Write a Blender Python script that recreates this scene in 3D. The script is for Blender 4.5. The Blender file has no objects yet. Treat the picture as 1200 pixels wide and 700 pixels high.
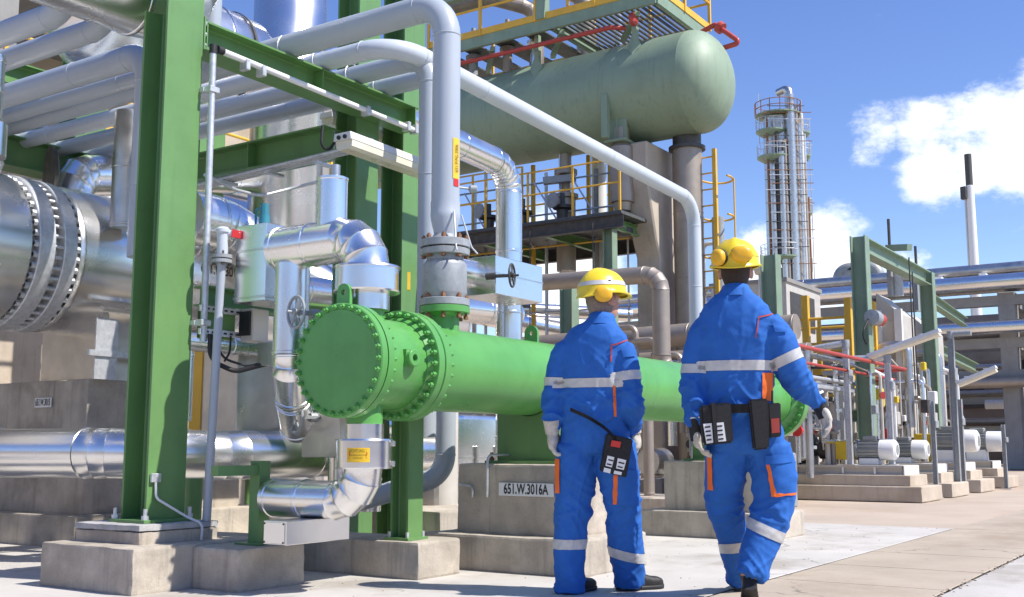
import bpy, bmesh, math, random
from mathutils import Vector, Matrix, noise
random.seed(7)
R = math.radians
scene = bpy.context.scene
COL = scene.collection

# ------------------------------------------------------------------ camera, sky, sun, exposure
# World axes: X runs along the green heat exchanger (away to the right), Y away to the left, Z up.
CAM_AZ, CAM_PITCH, CAM_H, FPX = R(33.8), R(7.74), 0.83, 1280.0
cam_d = bpy.data.cameras.new('camera')
cam_d.sensor_width = 36.0
cam_d.lens = 36.0 * FPX / 1200.0
cam_d.clip_start = 0.05
cam_d.clip_end = 6000
cam = bpy.data.objects.new('camera', cam_d)
COL.objects.link(cam)
cam.location = (0, 0, CAM_H)
cam.rotation_euler = (R(90) + CAM_PITCH, 0, CAM_AZ - R(90))
scene.camera = cam

SUN_EL = R(51)
SUN_DIR = Vector((0.20, -0.98, 0)).normalized() * math.cos(SUN_EL) + Vector((0, 0, math.sin(SUN_EL)))
world = bpy.data.worlds.new('World')
scene.world = world
world.use_nodes = True
wn, wl = world.node_tree.nodes, world.node_tree.links
wn.clear()
w_out = wn.new('ShaderNodeOutputWorld')
w_bg = wn.new('ShaderNodeBackground')
w_bg.inputs['Strength'].default_value = 0.13
sky = wn.new('ShaderNodeTexSky')
sky.sky_type = 'NISHITA'
sky.sun_disc = False
sky.sun_elevation = SUN_EL
sky.sun_rotation = math.atan2(SUN_DIR.x, SUN_DIR.y)
sky.air_density = 1.0
sky.dust_density = 0.0
sky.ozone_density = 2.6
w_tc = wn.new('ShaderNodeTexCoord')

def wmath(op, a, b=None, c=None, clamp=False):
    n = wn.new('ShaderNodeMath'); n.operation = op; n.use_clamp = clamp
    for i, v in enumerate((a, b, c)):
        if v is None: continue
        if isinstance(v, (int, float)): n.inputs[i].default_value = v
        else: wl.new(v, n.inputs[i])
    return n.outputs[0]

w_map = wn.new('ShaderNodeMapping')
w_map.inputs['Scale'].default_value = (1, 1, 1.7)
wl.new(w_tc.outputs['Generated'], w_map.inputs['Vector'])
n1 = wn.new('ShaderNodeTexNoise'); n1.inputs['Scale'].default_value = 7.5
n1.inputs['Detail'].default_value = 9; n1.inputs['Roughness'].default_value = 0.66
wl.new(w_map.outputs[0], n1.inputs['Vector'])
n2 = wn.new('ShaderNodeTexNoise'); n2.inputs['Scale'].default_value = 2.3
n2.inputs['Detail'].default_value = 3
wl.new(w_map.outputs[0], n2.inputs['Vector'])

def pix_dir(px, py):
    cf = Vector((math.cos(CAM_AZ) * math.cos(CAM_PITCH), math.sin(CAM_AZ) * math.cos(CAM_PITCH), math.sin(CAM_PITCH)))
    cr = Vector((math.sin(CAM_AZ), -math.cos(CAM_AZ), 0))
    return cf + cr * ((px - 600) / FPX) + cr.cross(cf) * ((350 - py) / FPX)

def at(px, py, u=None, v=None, z=None, d=None):
    """a point of the place: the photograph's sight line met with a plane of the plant grid"""
    r = pix_dir(px, py); o = Vector((0, 0, CAM_H))
    if d is not None: t = d
    elif u is not None: t = u / r.x
    elif v is not None: t = v / r.y
    else: t = (z - CAM_H) / r.z
    return o + r * t

cover = wmath('MULTIPLY_ADD', n2.outputs['Fac'], 0.9, -0.62)      # general fair-weather cloud cover
for (px, py, rad, amp) in CLOUDS if 'CLOUDS' in globals() else (
        (1165, 162, 0.045, 0.33), (1095, 172, 0.036, 0.30), (1245, 172, 0.06, 0.36), (1025, 168, 0.026, 0.24),
        (965, 312, 0.042, 0.36), (900, 302, 0.036, 0.34), (1050, 330, 0.03, 0.25), (660, 340, 0.06, 0.34), (620, 320, 0.05, 0.3)):
    dv = pix_dir(px, py).normalized()
    vm = wn.new('ShaderNodeVectorMath'); vm.operation = 'DISTANCE'
    wl.new(w_tc.outputs['Generated'], vm.inputs[0]); vm.inputs[1].default_value = dv
    g = wmath('MULTIPLY_ADD', vm.outputs['Value'], -amp / rad, amp * 1.6)
    g = wmath('MINIMUM', wmath('MAXIMUM', g, 0.0), amp)
    cover = wmath('MAXIMUM', cover, g)
dens = wmath('ADD', cover, wmath('MULTIPLY_ADD', n1.outputs['Fac'], 1.0, -0.62))
mask = wn.new('ShaderNodeMapRange'); mask.interpolation_type = 'SMOOTHSTEP'
mask.inputs['From Min'].default_value = 0.0; mask.inputs['From Max'].default_value = 0.24
wl.new(dens, mask.inputs['Value'])
body = wn.new('ShaderNodeMapRange')
body.inputs['From Min'].default_value = 0.1; body.inputs['From Max'].default_value = 0.45
body.inputs['To Min'].default_value = 9.2; body.inputs['To Max'].default_value = 6.6
wl.new(dens, body.inputs['Value'])
ccol = wn.new('ShaderNodeMixRGB'); ccol.blend_type = 'MULTIPLY'; ccol.inputs[0].default_value = 1
ccol.inputs[1].default_value = (0.97, 0.985, 1.0, 1)
wl.new(body.outputs[0], ccol.inputs[2])
wmix = wn.new('ShaderNodeMixRGB')
wl.new(mask.outputs[0], wmix.inputs[0])
hsv = wn.new('ShaderNodeHueSaturation'); hsv.inputs['Hue'].default_value = 0.517; hsv.inputs['Saturation'].default_value = 1.16; hsv.inputs['Value'].default_value = 1.12
wl.new(sky.outputs[0], hsv.inputs['Color'])
wl.new(hsv.outputs[0], wmix.inputs[1]); wl.new(ccol.outputs[0], wmix.inputs[2])
wl.new(wmix.outputs[0], w_bg.inputs['Color'])
wl.new(w_bg.outputs[0], w_out.inputs['Surface'])

sun_d = bpy.data.lights.new('sun', 'SUN')
sun_d.energy = 5.0
sun_d.angle = R(0.55)
sun_d.color = (1.0, 0.955, 0.89)
sun = bpy.data.objects.new('sun', sun_d)
COL.objects.link(sun)
sun.rotation_euler = SUN_DIR.to_track_quat('Z', 'Y').to_euler()
sun.location = (10, -20, 30)

scene.view_settings.view_transform = 'Standard'
scene.view_settings.look = 'None'
scene.view_settings.exposure = 0.40
scene.view_settings.gamma = 1.0
scene.view_settings.use_curve_mapping = False
scene.render.engine = 'CYCLES'
scene.cycles.max_bounces = 8
scene.cycles.glossy_bounces = 4
scene.cycles.use_denoising = True

# ------------------------------------------------------------------ materials
def material(name, col, rough=0.5, metal=0.0, var=0.12, vscale=5.0, bump=0.0, bscale=40.0,
             col2=None, patch=0.0, pscale=2.0, streak=0.0, rvar=0.08, wave=0.0, wscale=6.0, spec=0.5, spots=0.0, spot_col=(0.2, 0.08, 0.03), fine=0.0, crack=0.0, cscale=0.8):
    m = bpy.data.materials.new(name); m.use_nodes = True
    nt = m.node_tree; N, L = nt.nodes, nt.links
    b = N['Principled BSDF']
    b.inputs['Metallic'].default_value = metal
    b.inputs['Specular IOR Level'].default_value = spec
    geo = N.new('ShaderNodeNewGeometry')
    pos = geo.outputs['Position']
    def ntex(scale, detail=5, rough_=0.55, vec=None):
        t = N.new('ShaderNodeTexNoise'); t.inputs['Scale'].default_value = scale
        t.inputs['Detail'].default_value = detail; t.inputs['Roughness'].default_value = rough_
        L.new(vec or pos, t.inputs['Vector']); return t.outputs['Fac']
    def rng(v, a, b_, lo, hi, smooth=False):
        r = N.new('ShaderNodeMapRange'); r.inputs['From Min'].default_value = a; r.inputs['From Max'].default_value = b_
        r.inputs['To Min'].default_value = lo; r.inputs['To Max'].default_value = hi
        if smooth: r.interpolation_type = 'SMOOTHSTEP'
        L.new(v, r.inputs['Value']); return r.outputs[0]
    def mix(fac, c1, c2, mode='MIX'):
        x = N.new('ShaderNodeMixRGB'); x.blend_type = mode
        for s, v in zip(x.inputs, (fac, c1, c2)):
            if isinstance(v, (int, float)): s.default_value = v
            elif isinstance(v, tuple): s.default_value = v if len(v) == 4 else (*v, 1)
            else: L.new(v, s)
        return x.outputs[0]
    c = (*col, 1)
    lo = tuple(x * (1 - var) for x in col); hi = tuple(min(1, x * (1 + var)) for x in col)
    base = mix(rng(ntex(vscale), 0.3, 0.7, 0, 1), lo, hi)
    if patch:
        base = mix(rng(ntex(pscale, 7, 0.65), 0.48, 0.68, 0, patch, True), base, col2 or tuple(x * 0.6 for x in col))
    if streak:
        mp = N.new('ShaderNodeMapping'); mp.inputs['Scale'].default_value = (9, 9, 0.7)
        L.new(pos, mp.inputs['Vector'])
        base = mix(rng(ntex(1.6, 6, 0.6, mp.outputs[0]), 0.5, 0.72, 0, streak, True), base, tuple(x * 0.5 for x in col))
    if fine:
        base = mix(1.0, base, rng(ntex(190.0, 3, 0.7), 0.3, 0.7, 1 - fine, 1 + fine), 'MULTIPLY')
    if crack:
        vw = N.new('ShaderNodeVectorMath'); vw.operation = 'MULTIPLY_ADD'
        nz = N.new('ShaderNodeTexNoise'); nz.inputs['Scale'].default_value = 3.5; nz.inputs['Detail'].default_value = 6; L.new(pos, nz.inputs['Vector'])
        L.new(nz.outputs['Color'], vw.inputs[0]); vw.inputs[1].default_value = (0.35, 0.35, 0.35); L.new(pos, vw.inputs[2])
        vo = N.new('ShaderNodeTexVoronoi'); vo.feature = 'DISTANCE_TO_EDGE'; vo.inputs['Scale'].default_value = cscale; L.new(vw.outputs[0], vo.inputs['Vector'])
        cm = N.new('ShaderNodeMath'); cm.operation = 'MULTIPLY'
        L.new(rng(vo.outputs['Distance'], 0.002, 0.010, crack, 0), cm.inputs[0]); L.new(rng(ntex(0.9, 3), 0.5, 0.62, 0, 1), cm.inputs[1])
        base = mix(cm.outputs[0], base, tuple(x * 0.35 for x in col))
    if spots:
        base = mix(rng(ntex(24.0, 4, 0.6), 0.66, 0.74, 0, spots, True), base, spot_col)
    L.new(base, b.inputs['Base Color'])
    L.new(rng(ntex(vscale * 1.7), 0.25, 0.75, max(0.02, rough - rvar), min(1, rough + rvar)), b.inputs['Roughness'])
    h = None
    if bump:
        bn = N.new('ShaderNodeBump'); bn.inputs['Strength'].default_value = bump; bn.inputs['Distance'].default_value = 0.01
        L.new(ntex(bscale, 6, 0.65), bn.inputs['Height']); h = bn
    if wave:
        bw = N.new('ShaderNodeBump'); bw.inputs['Strength'].default_value = wave; bw.inputs['Distance'].default_value = 0.02
        L.new(ntex(wscale, 2, 0.5), bw.inputs['Height'])
        if h: L.new(h.outputs[0], bw.inputs['Normal'])
        h = bw
    if h: L.new(h.outputs[0], b.inputs['Normal'])
    return m

M = {}
M['concrete_base'] = material('concrete_plinth', (0.46, 0.405, 0.33), 0.88, var=0.22, vscale=3.5, bump=0.5, bscale=26, col2=(0.27, 0.235, 0.19), patch=0.7, pscale=1.6, streak=0.55, fine=0.14, spots=0.25, spot_col=(0.12, 0.09, 0.07))
M['grout'] = material('grout', (0.42, 0.41, 0.40), 0.9, var=0.2, vscale=9, bump=0.8, bscale=30, patch=0.4, fine=0.15)
M['slab_white'] = material('slab_concrete_pale', (0.50, 0.47, 0.43), 0.85, var=0.10, vscale=1.6, bump=0.15, bscale=60, col2=(0.31, 0.27, 0.22), patch=0.7, pscale=1.1, crack=0.8, cscale=0.7, fine=0.12, spots=0.35, spot_col=(0.22, 0.18, 0.15))
M['slab_buff'] = material('slab_concrete_buff', (0.42, 0.35, 0.27), 0.88, var=0.12, vscale=1.2, bump=0.25, bscale=50, col2=(0.31, 0.235, 0.165), patch=0.65, pscale=0.8, crack=0.8, cscale=0.9, fine=0.16, spots=0.45, spot_col=(0.16, 0.11, 0.08))
M['ground'] = material('ground_concrete', (0.45, 0.37, 0.29), 0.9, var=0.12, vscale=0.6, bump=0.2, bscale=40, col2=(0.36, 0.24, 0.155), patch=0.6, pscale=0.35, fine=0.12)
M['joint'] = material('joint_tar', (0.05, 0.043, 0.037), 0.8, var=0.3, vscale=14, bump=0.4)
M['clad'] = material('aluminium_cladding', (0.85, 0.84, 0.82), 0.26, 1.0, var=0.03, vscale=2, rvar=0.04, wave=0.10, wscale=3.2)
M['clad_dull'] = material('steel_cladding_dull', (0.56, 0.54, 0.51), 0.36, 1.0, var=0.09, vscale=5, rvar=0.1, wave=0.14, wscale=5.0, patch=0.25, pscale=3)
M['clad_brown'] = material('cladding_weathered', (0.37, 0.315, 0.26), 0.5, 0.5, var=0.12, vscale=4, rvar=0.1, wave=0.12, wscale=5.0, patch=0.4, pscale=2)
M['band'] = material('steel_band', (0.66, 0.65, 0.63), 0.3, 1.0, var=0.06)
M['galv'] = material('galvanised_steel', (0.60, 0.61, 0.62), 0.45, 0.6, var=0.14, vscale=24, rvar=0.1)
M['pipe_grey'] = material('pipe_grey_paint', (0.385, 0.425, 0.47), 0.38, var=0.05, vscale=2.5, bump=0.06, bscale=25, streak=0.06, patch=0.12, pscale=5)
M['pipe_light'] = material('pipe_light_paint', (0.52, 0.56, 0.60), 0.36, var=0.05, vscale=2.5, streak=0.08)
M['valve_grey'] = material('valve_grey', (0.31, 0.33, 0.34), 0.5, 0.1, var=0.15, vscale=18, bump=0.15, bscale=60)
M['green_steel'] = material('structural_green', (0.125, 0.255, 0.085), 0.42, var=0.08, vscale=2.2, bump=0.05, bscale=30, streak=0.2, patch=0.18, pscale=4, spots=0.3, spot_col=(0.10, 0.15, 0.07))
M['green_vessel'] = material('exchanger_green', (0.105, 0.33, 0.08), 0.32, var=0.08, vscale=3, bump=0.08, bscale=18, patch=0.22, pscale=4, streak=0.12, wave=0.03, spots=0.35, spot_col=(0.045, 0.15, 0.035))
M['sage'] = material('drum_sage', (0.25, 0.325, 0.225), 0.55, var=0.05, vscale=1.2, streak=0.32, patch=0.2, pscale=1.5)
M['sage_steel'] = material('sage_steel', (0.22, 0.30, 0.21), 0.5, var=0.1, vscale=3, streak=0.15)
M['yellow'] = material('rail_yellow', (0.72, 0.42, 0.045), 0.5, var=0.08, streak=0.12, vscale=4)
M['yellow_guard'] = material('guard_yellow', (0.75, 0.52, 0.03), 0.45, var=0.06)
M['red_pipe'] = material('fire_red', (0.42, 0.055, 0.04), 0.45, var=0.1, streak=0.15)
M['red'] = material('bright_red', (0.62, 0.03, 0.025), 0.42, var=0.05)
M['rust'] = material('rusty_bolt', (0.27, 0.13, 0.065), 0.75, 0.2, var=0.35, vscale=60)
M['dark_steel'] = material('dark_steel', (0.085, 0.08, 0.075), 0.55, 0.4, var=0.25, vscale=10)
M['dark'] = material('black_rubber', (0.018, 0.018, 0.019), 0.6, var=0.2)
M['deck'] = material('grating_deck', (0.13, 0.135, 0.13), 0.65, 0.5, var=0.2, vscale=8)
M['conc_col'] = material('concrete_column', (0.50, 0.425, 0.335), 0.88, var=0.1, vscale=2, bump=0.2, col2=(0.33, 0.25, 0.16), patch=0.5, pscale=1.2, streak=0.25, fine=0.08)
M['conc_grey'] = material('concrete_grey', (0.27, 0.26, 0.245), 0.9, var=0.12, vscale=1.2, bump=0.2, patch=0.3, streak=0.2)
M['white_paint'] = material('white_paint', (0.74, 0.74, 0.72), 0.45, var=0.06, streak=0.1)
M['beige'] = material('beige_panel', (0.50, 0.47, 0.42), 0.5, var=0.07, streak=0.12)
M['motor_grey'] = material('motor_grey', (0.30, 0.31, 0.30), 0.5, 0.2, var=0.12)
M['sign_white'] = material('sign_white', (0.80, 0.80, 0.78), 0.4, var=0.04)
M['sign_black'] = material('sign_black', (0.012, 0.012, 0.012), 0.5, var=0.1)
M['sign_yellow'] = material('sign_yellow', (0.82, 0.52, 0.03), 0.4, var=0.04)
M['lamp_lens'] = material('lamp_lens', (0.78, 0.72, 0.56), 0.3, var=0.06)
M['orange'] = material('orange_cloth', (0.85, 0.16, 0.02), 0.7, var=0.08)
M['lever_red'] = material('lever_red', (0.60, 0.03, 0.025), 0.4)
M['teal'] = material('valve_teal', (0.03, 0.19, 0.25), 0.45)
M['brown_bg'] = material('building_dark', (0.20, 0.165, 0.135), 0.8, var=0.15, vscale=1, patch=0.4)

# ------------------------------------------------------------------ object helpers
def wloc(o):
    p = Vector((0, 0, 0))
    while o is not None:
        p += o.location; o = o.parent
    return p

def mk(name, bm, mat, parent=None, smooth=35, kind=None, label=None, mats=None):
    me = bpy.data.meshes.new(name)
    bm.normal_update()
    o = bpy.data.objects.new(name, me)
    if parent is not None:
        off = wloc(parent)
        bmesh.ops.translate(bm, verts=bm.verts, vec=-off)
    else:
        # origin at the base centre of the mesh
        xs = [v.co.x for v in bm.verts]; ys = [v.co.y for v in bm.verts]; zs = [v.co.z for v in bm.verts]
        c = Vector(((min(xs) + max(xs)) / 2, (min(ys) + max(ys)) / 2, min(zs)))
        bmesh.ops.translate(bm, verts=bm.verts, vec=-c)
        o.location = c
    bm.to_mesh(me); bm.free()
    for m in (mats or [mat]):
        me.materials.append(M[m] if isinstance(m, str) else m)
    if smooth:
        me.polygons.foreach_set('use_smooth', [True] * len(me.polygons))
        me.set_sharp_from_angle(angle=R(smooth))
    COL.objects.link(o)
    if parent is not None: o.parent = parent
    if kind: o['kind'] = kind
    if label: o['label'] = label
    return o

def tag(o, label, cat, group=None):
    o['label'] = label; o['category'] = cat
    if group: o['group'] = group
    return o

def thing(name, label, cat, loc, group=None):
    o = bpy.data.objects.new(name, None); COL.objects.link(o)
    o.location = Vector(loc); o.empty_display_size = 0.1
    return tag(o, label, cat, group)

def copy_tree(o, parent=None, loc=None, label=None):
    c = o.copy(); COL.objects.link(c); c.parent = parent
    if loc is not None: c.location = Vector(loc)
    if label: c['label'] = label
    for ch in o.children: copy_tree(ch, c)
    return c

def BM(): return bmesh.new()

def box(bm, a, b, bev=0.0, rot=None, seg=1):
    """axis aligned box between corners a and b; rot = (axis, angle) about its centre"""
    a, b = Vector(a), Vector(b); c = (a + b) / 2; s = Vector((abs(b.x - a.x), abs(b.y - a.y), abs(b.z - a.z)))
    t = bmesh.new()
    bmesh.ops.create_cube(t, size=1.0)
    bmesh.ops.scale(t, vec=s, verts=t.verts)
    if bev: bmesh.ops.bevel(t, geom=t.edges, offset=bev, segments=seg, affect='EDGES', profile=0.6)
    if rot: bmesh.ops.rotate(t, verts=t.verts, cent=(0, 0, 0), matrix=Matrix.Rotation(rot[1], 3, rot[0]))
    bmesh.ops.translate(t, verts=t.verts, vec=c)
    merge(bm, t)
    return bm

def merge(bm, t):
    idx = {}
    for v in t.verts: idx[v] = bm.verts.new(v.co)
    for f in t.faces:
        try:
            nf = bm.faces.new([idx[v] for v in f.verts]); nf.material_index = f.material_index
        except ValueError: pass
    t.free()

def frame(axis):
    a = Vector(axis).normalized()
    up = Vector((0, 0, 1)) if abs(a.z) < 0.9 else Vector((1, 0, 0))
    s = a.cross(up).normalized(); return a, s, s.cross(a)

def lathe(bm, o, axis, prof, seg=32, caps=True):
    """revolve (t, r) about the axis from o"""
    a, s, u = frame(axis); o = Vector(o); rings = []
    for t, r in prof:
        if r < 1e-5: rings.append([bm.verts.new(o + a * t)])
        else: rings.append([bm.verts.new(o + a * t + (s * math.cos(k * 2 * math.pi / seg) + u * math.sin(k * 2 * math.pi / seg)) * r) for k in range(seg)])
    for A, B in zip(rings, rings[1:]):
        if len(A) == 1 and len(B) == 1: continue
        for k in range(seg):
            k2 = (k + 1) % seg
            if len(A) == 1: bm.faces.new((A[0], B[k2], B[k]))
            elif len(B) == 1: bm.faces.new((A[k], A[k2], B[0]))
            else: bm.faces.new((A[k], A[k2], B[k2], B[k]))
    if caps:
        if len(rings[0]) > 1: bm.faces.new(rings[0][::-1])
        if len(rings[-1]) > 1: bm.faces.new(rings[-1])
    return bm

def cyl(bm, p0, p1, r, seg=16, r1=None, caps=True):
    p0, p1 = Vector(p0), Vector(p1)
    return lathe(bm, p0, p1 - p0, [(0, r), ((p1 - p0).length, r if r1 is None else r1)], seg, caps)

def fillet(pts, rad, n=7):
    pts = [Vector(p) for p in pts]; out = [pts[0]]
    for i in range(1, len(pts) - 1):
        p, a, b = pts[i], (pts[i - 1] - pts[i]), (pts[i + 1] - pts[i])
        la, lb = a.length, b.length; a.normalize(); b.normalize()
        ang = a.angle(b)
        if ang > math.pi - 0.02: out.append(p); continue
        rr = rad[i - 1] if isinstance(rad, (list, tuple)) else rad
        t = min(rr / math.tan(ang / 2), la * 0.49, lb * 0.49); rr = t * math.tan(ang / 2)
        c = p + (a + b).normalized() * (rr / math.sin(ang / 2))
        s, e = p + a * t - c, p + b * t - c
        tot = s.angle(e); ax = s.cross(e).normalized()
        for k in range(n + 1): out.append(c + Matrix.Rotation(tot * k / n, 3, ax) @ s)
    out.append(pts[-1]); return out

def tube(bm, pts, r, seg=16, caps=True, rs=None):
    pts = [Vector(p) for p in pts]; n = len(pts); tan = []
    for i in range(n):
        d = (pts[min(i + 1, n - 1)] - pts[max(i - 1, 0)]); tan.append(d.normalized())
    a, s, u = frame(tan[0]); rings = []
    for i in range(n):
        if i:
            q = tan[i - 1].rotation_difference(tan[i]); s = q @ s; u = q @ u
        rr = rs[i] if rs else r
        rings.append([bm.verts.new(pts[i] + (s * math.cos(k * 2 * math.pi / seg) + u * math.sin(k * 2 * math.pi / seg)) * rr) for k in range(seg)])
    for A, B in zip(rings, rings[1:]):
        for k in range(seg):
            k2 = (k + 1) % seg; bm.faces.new((A[k], A[k2], B[k2], B[k]))
    if caps: bm.faces.new(rings[0][::-1]); bm.faces.new(rings[-1])
    return bm

def hbeam(bm, p0, p1, h, b, tw=0.012, tf=0.018, up=(0, 0, 1)):
    """H section: web height h measured along up, flange width b"""
    p0, p1 = Vector(p0), Vector(p1); a = (p1 - p0).normalized(); up = Vector(up)
    up = (up - a * up.dot(a)).normalized(); s = a.cross(up)
    H, B = h / 2, b / 2; t = tw / 2; r = 0.008
    prof = [(-B, -H), (B, -H), (B, -H + tf), (t + r, -H + tf), (t, -H + tf + r), (t, H - tf - r), (t + r, H - tf), (B, H - tf), (B, H), (-B, H), (-B, H - tf), (-t - r, H - tf), (-t, H - tf - r), (-t, -H + tf + r), (-t - r, -H + tf), (-B, -H + tf)]
    r0 = [bm.verts.new(p0 + s * x + up * y) for x, y in prof]; r1 = [bm.verts.new(p1 + s * x + up * y) for x, y in prof]
    n = len(prof)
    for k in range(n): bm.faces.new((r0[k], r1[k], r1[(k + 1) % n], r0[(k + 1) % n]))
    for rr, fl in ((r0, 1), (r1, -1)):
        for q in ([0, 1, 2, 3, 14, 15], [3, 4, 13, 14], [4, 5, 12, 13], [5, 6, 11, 12], [6, 7, 8, 9, 10, 11]):
            bm.faces.new([rr[i] for i in q][::fl])
    return bm

def bolts(bm, o, axis, rad, n, r=0.014, ln=0.03, phase=0.0, seg=6):
    a, s, u = frame(axis); o = Vector(o)
    for k in range(n):
        t = phase + k * 2 * math.pi / n; p = o + (s * math.cos(t) + u * math.sin(t)) * rad
        cyl(bm, p, p + a * ln, r, seg)
        cyl(bm, p + a * ln, p + a * ln * 1.5, r * 0.55, 6)
    return bm

def bar(bm, p0, p1, w, h=None, bev=0):
    """rectangular bar"""
    p0, p1 = Vector(p0), Vector(p1); a, s, u = frame(p1 - p0); h = h or w
    q = [(-w / 2, -h / 2), (w / 2, -h / 2), (w / 2, h / 2), (-w / 2, h / 2)]
    A = [bm.verts.new(p0 + s * x + u * y) for x, y in q]; B = [bm.verts.new(p1 + s * x + u * y) for x, y in q]
    for k in range(4): bm.faces.new((A[k], A[(k + 1) % 4], B[(k + 1) % 4], B[k]))
    bm.faces.new(A[::-1]); bm.faces.new(B); return bm

def text_mesh(s, size, mat, origin, xdir, ydir, parent, name='lettering', sx=1.0, lift=0.003, bold=0.0, align='CENTER'):
    """flat lettering lying in the plane spanned by xdir / ydir, centred on origin"""
    cu = bpy.data.curves.new('txt', 'FONT'); cu.body = s; cu.size = size; cu.align_x = align; cu.align_y = 'CENTER'; cu.offset = bold
    cu.resolution_u = 3
    to = bpy.data.objects.new('txt', cu); COL.objects.link(to)
    me0 = to.to_mesh()
    bm = BM(); bm.from_mesh(me0); to.to_mesh_clear()
    bpy.data.objects.remove(to); bpy.data.curves.remove(cu)
    X, Y = Vector(xdir).normalized(), Vector(ydir).normalized(); Z = X.cross(Y); o = Vector(origin)
    for v in bm.verts: v.co = o + X * (v.co.x * sx) + Y * v.co.y + Z * lift
    return mk(name, bm, mat, parent, smooth=0)

def clad_pipe(t, pts, r, sec=0.9, bend=None, gores=5, mat='clad', seg=28, ends=True):
    """insulated pipe: every straight sheet and every elbow gore is a piece of its own with a lapped bead"""
    pts = [Vector(p) for p in pts]; bend = bend or r * 2.1
    segs = []; cur = pts[0]
    for i in range(1, len(pts)):
        if i < len(pts) - 1:
            a = (pts[i - 1] - pts[i]).normalized(); b = (pts[i + 1] - pts[i]).normalized(); ang = a.angle(b)
            if ang > math.pi - 0.02:
                segs.append(('s', cur, pts[i])); cur = pts[i]; continue
            tl = min(bend / math.tan(ang / 2), (pts[i] - cur).length * 0.98, (pts[i + 1] - pts[i]).length * 0.6)
            e = pts[i] + a * tl; segs.append(('s', cur, e))
            c = pts[i] + (a + b).normalized() * (tl / math.cos(ang / 2)); s0 = e - c; e0 = pts[i] + b * tl - c
            tot = s0.angle(e0); ax = s0.cross(e0).normalized(); n = max(2, round(gores * tot / (math.pi / 2)))
            ap = [c + Matrix.Rotation(tot * k / n, 3, ax) @ s0 for k in range(n + 1)]
            an = [(Matrix.Rotation(tot * k / n, 3, ax) @ a * -1).normalized() for k in range(n + 1)]
            segs.append(('g', ap, an)); cur = ap[-1]
        else: segs.append(('s', cur, pts[i]))
    flip = 0
    for sg in segs:
        if sg[0] == 's':
            p0, p1 = sg[1], sg[2]; ln = (p1 - p0).length
            if ln < 0.01: continue
            n = max(1, round(ln / sec)); d = (p1 - p0) / ln
            for k in range(n):
                a0, a1 = ln * k / n, ln * (k + 1) / n; bm = BM(); L_ = a1 - a0
                flip += 1; e = 0.0015 * (flip % 2) + 0.0006 * (flip % 3)
                lathe(bm, p0 + d * a0, d, [(0, r + e), (L_ - 0.030, r + e), (L_ - 0.026, r + e + 0.006), (L_ - 0.010, r + e + 0.006), (L_ - 0.005, r + e), (L_ + 0.012, r + e)], seg, caps=(ends and (k in (0, n - 1))))
                mk('cladding_sheet', bm, mat, t, smooth=40)
        else:
            ap, an = sg[1], sg[2]
            side = an[0].cross(an[-1]).normalized()
            for k in range(len(ap) - 1):
                bm = BM(); rings = []; flip += 1; e = 0.001 + 0.0016 * (flip % 2)
                for (q, f, rr) in ((0, 0, r + e + 0.004), (0, 0.10, r + e), (0, 0.9, r + e), (1, 0, r + e + 0.004)):
                    kk = k + q; p = ap[kk] if f == 0 else ap[k].lerp(ap[k + 1], f)
                    nn = an[kk] if f == 0 else an[k].lerp(an[k + 1], f).normalized()
                    oo = side.cross(nn).normalized()
                    rings.append([bm.verts.new(p + (side * math.cos(j * 2 * math.pi / seg) + oo * math.sin(j * 2 * math.pi / seg)) * rr) for j in range(seg)])
                for A, B in zip(rings, rings[1:]):
                    for j in range(seg): bm.faces.new((A[j], A[(j + 1) % seg], B[(j + 1) % seg], B[j]))
                bmesh.ops.recalc_face_normals(bm, faces=bm.faces)
                mk('elbow_gore', bm, mat, t, smooth=40)

def pipe_thing(name, label, cat, pts, r, mat='pipe_grey', bend=None, seg=20, group=None, welds=True):
    """painted pipe: one swept run with weld beads at the elbow ends"""
    path = fillet(pts, bend or r * 2.6, 9)
    bm = BM(); tube(bm, path, r, seg)
    o = mk(name, bm, mat)
    tag(o, label, cat, group)
    if welds and len(pts) > 2:
        n = 10
        for i in range(len(pts) - 2):
            for j in (1 + i * n, i * n + n):
                d = (path[min(j + 1, len(path) - 1)] - path[j - 1]).normalized() if False else ((path[j] - path[j - 1]) if j == 1 + i * n else (path[j + 1] - path[j])).normalized()
                bw = BM(); lathe(bw, path[j] - d * 0.006, d, [(0, r), (0.003, r + 0.0035), (0.009, r + 0.0035), (0.012, r)], seg, caps=False)
                mk('weld_bead', bw, mat, o)
    if welds:
        for p0, p1 in zip([Vector(q) for q in pts], [Vector(q) for q in pts[1:]]):
            ln = (p1 - p0).length; d = (p1 - p0) / ln; t_ = 0.75 + random.random() * 0.4
            while t_ < ln - 0.5:
                bw = BM(); lathe(bw, p0 + d * t_, d, [(0, r - 0.001), (0.003, r + 0.003), (0.009, r + 0.003), (0.012, r - 0.001)], seg, caps=False)
                mk('weld_bead', bw, mat, o); t_ += 1.3 + random.random() * 0.9
    return o
def struct(name, bm, mat, smooth=0):
    o = mk(name, bm, mat, smooth=smooth); o['kind'] = 'structure'; return o
# ------------------------------------------------------------------ the ground
bm = BM()
v_ = [bm.verts.new(p) for p in ((-900, -900, -0.014), (1600, -900, -0.014), (1600, 1600, -0.014), (-900, 1600, -0.014))]
bm.faces.new(v_)
struct('ground', bm, 'ground')
bm = BM()
for (a, b) in (((-6, -8), (12.035, 16)), ((12.035, -8), (30, 2.6))):
    q = [bm.verts.new((x, y, -0.010)) for x, y in ((a[0], a[1]), (b[0], a[1]), (b[0], b[1]), (a[0], b[1]))]
    bm.faces.new(q)
struct('joint_bed', bm, 'joint')

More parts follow.
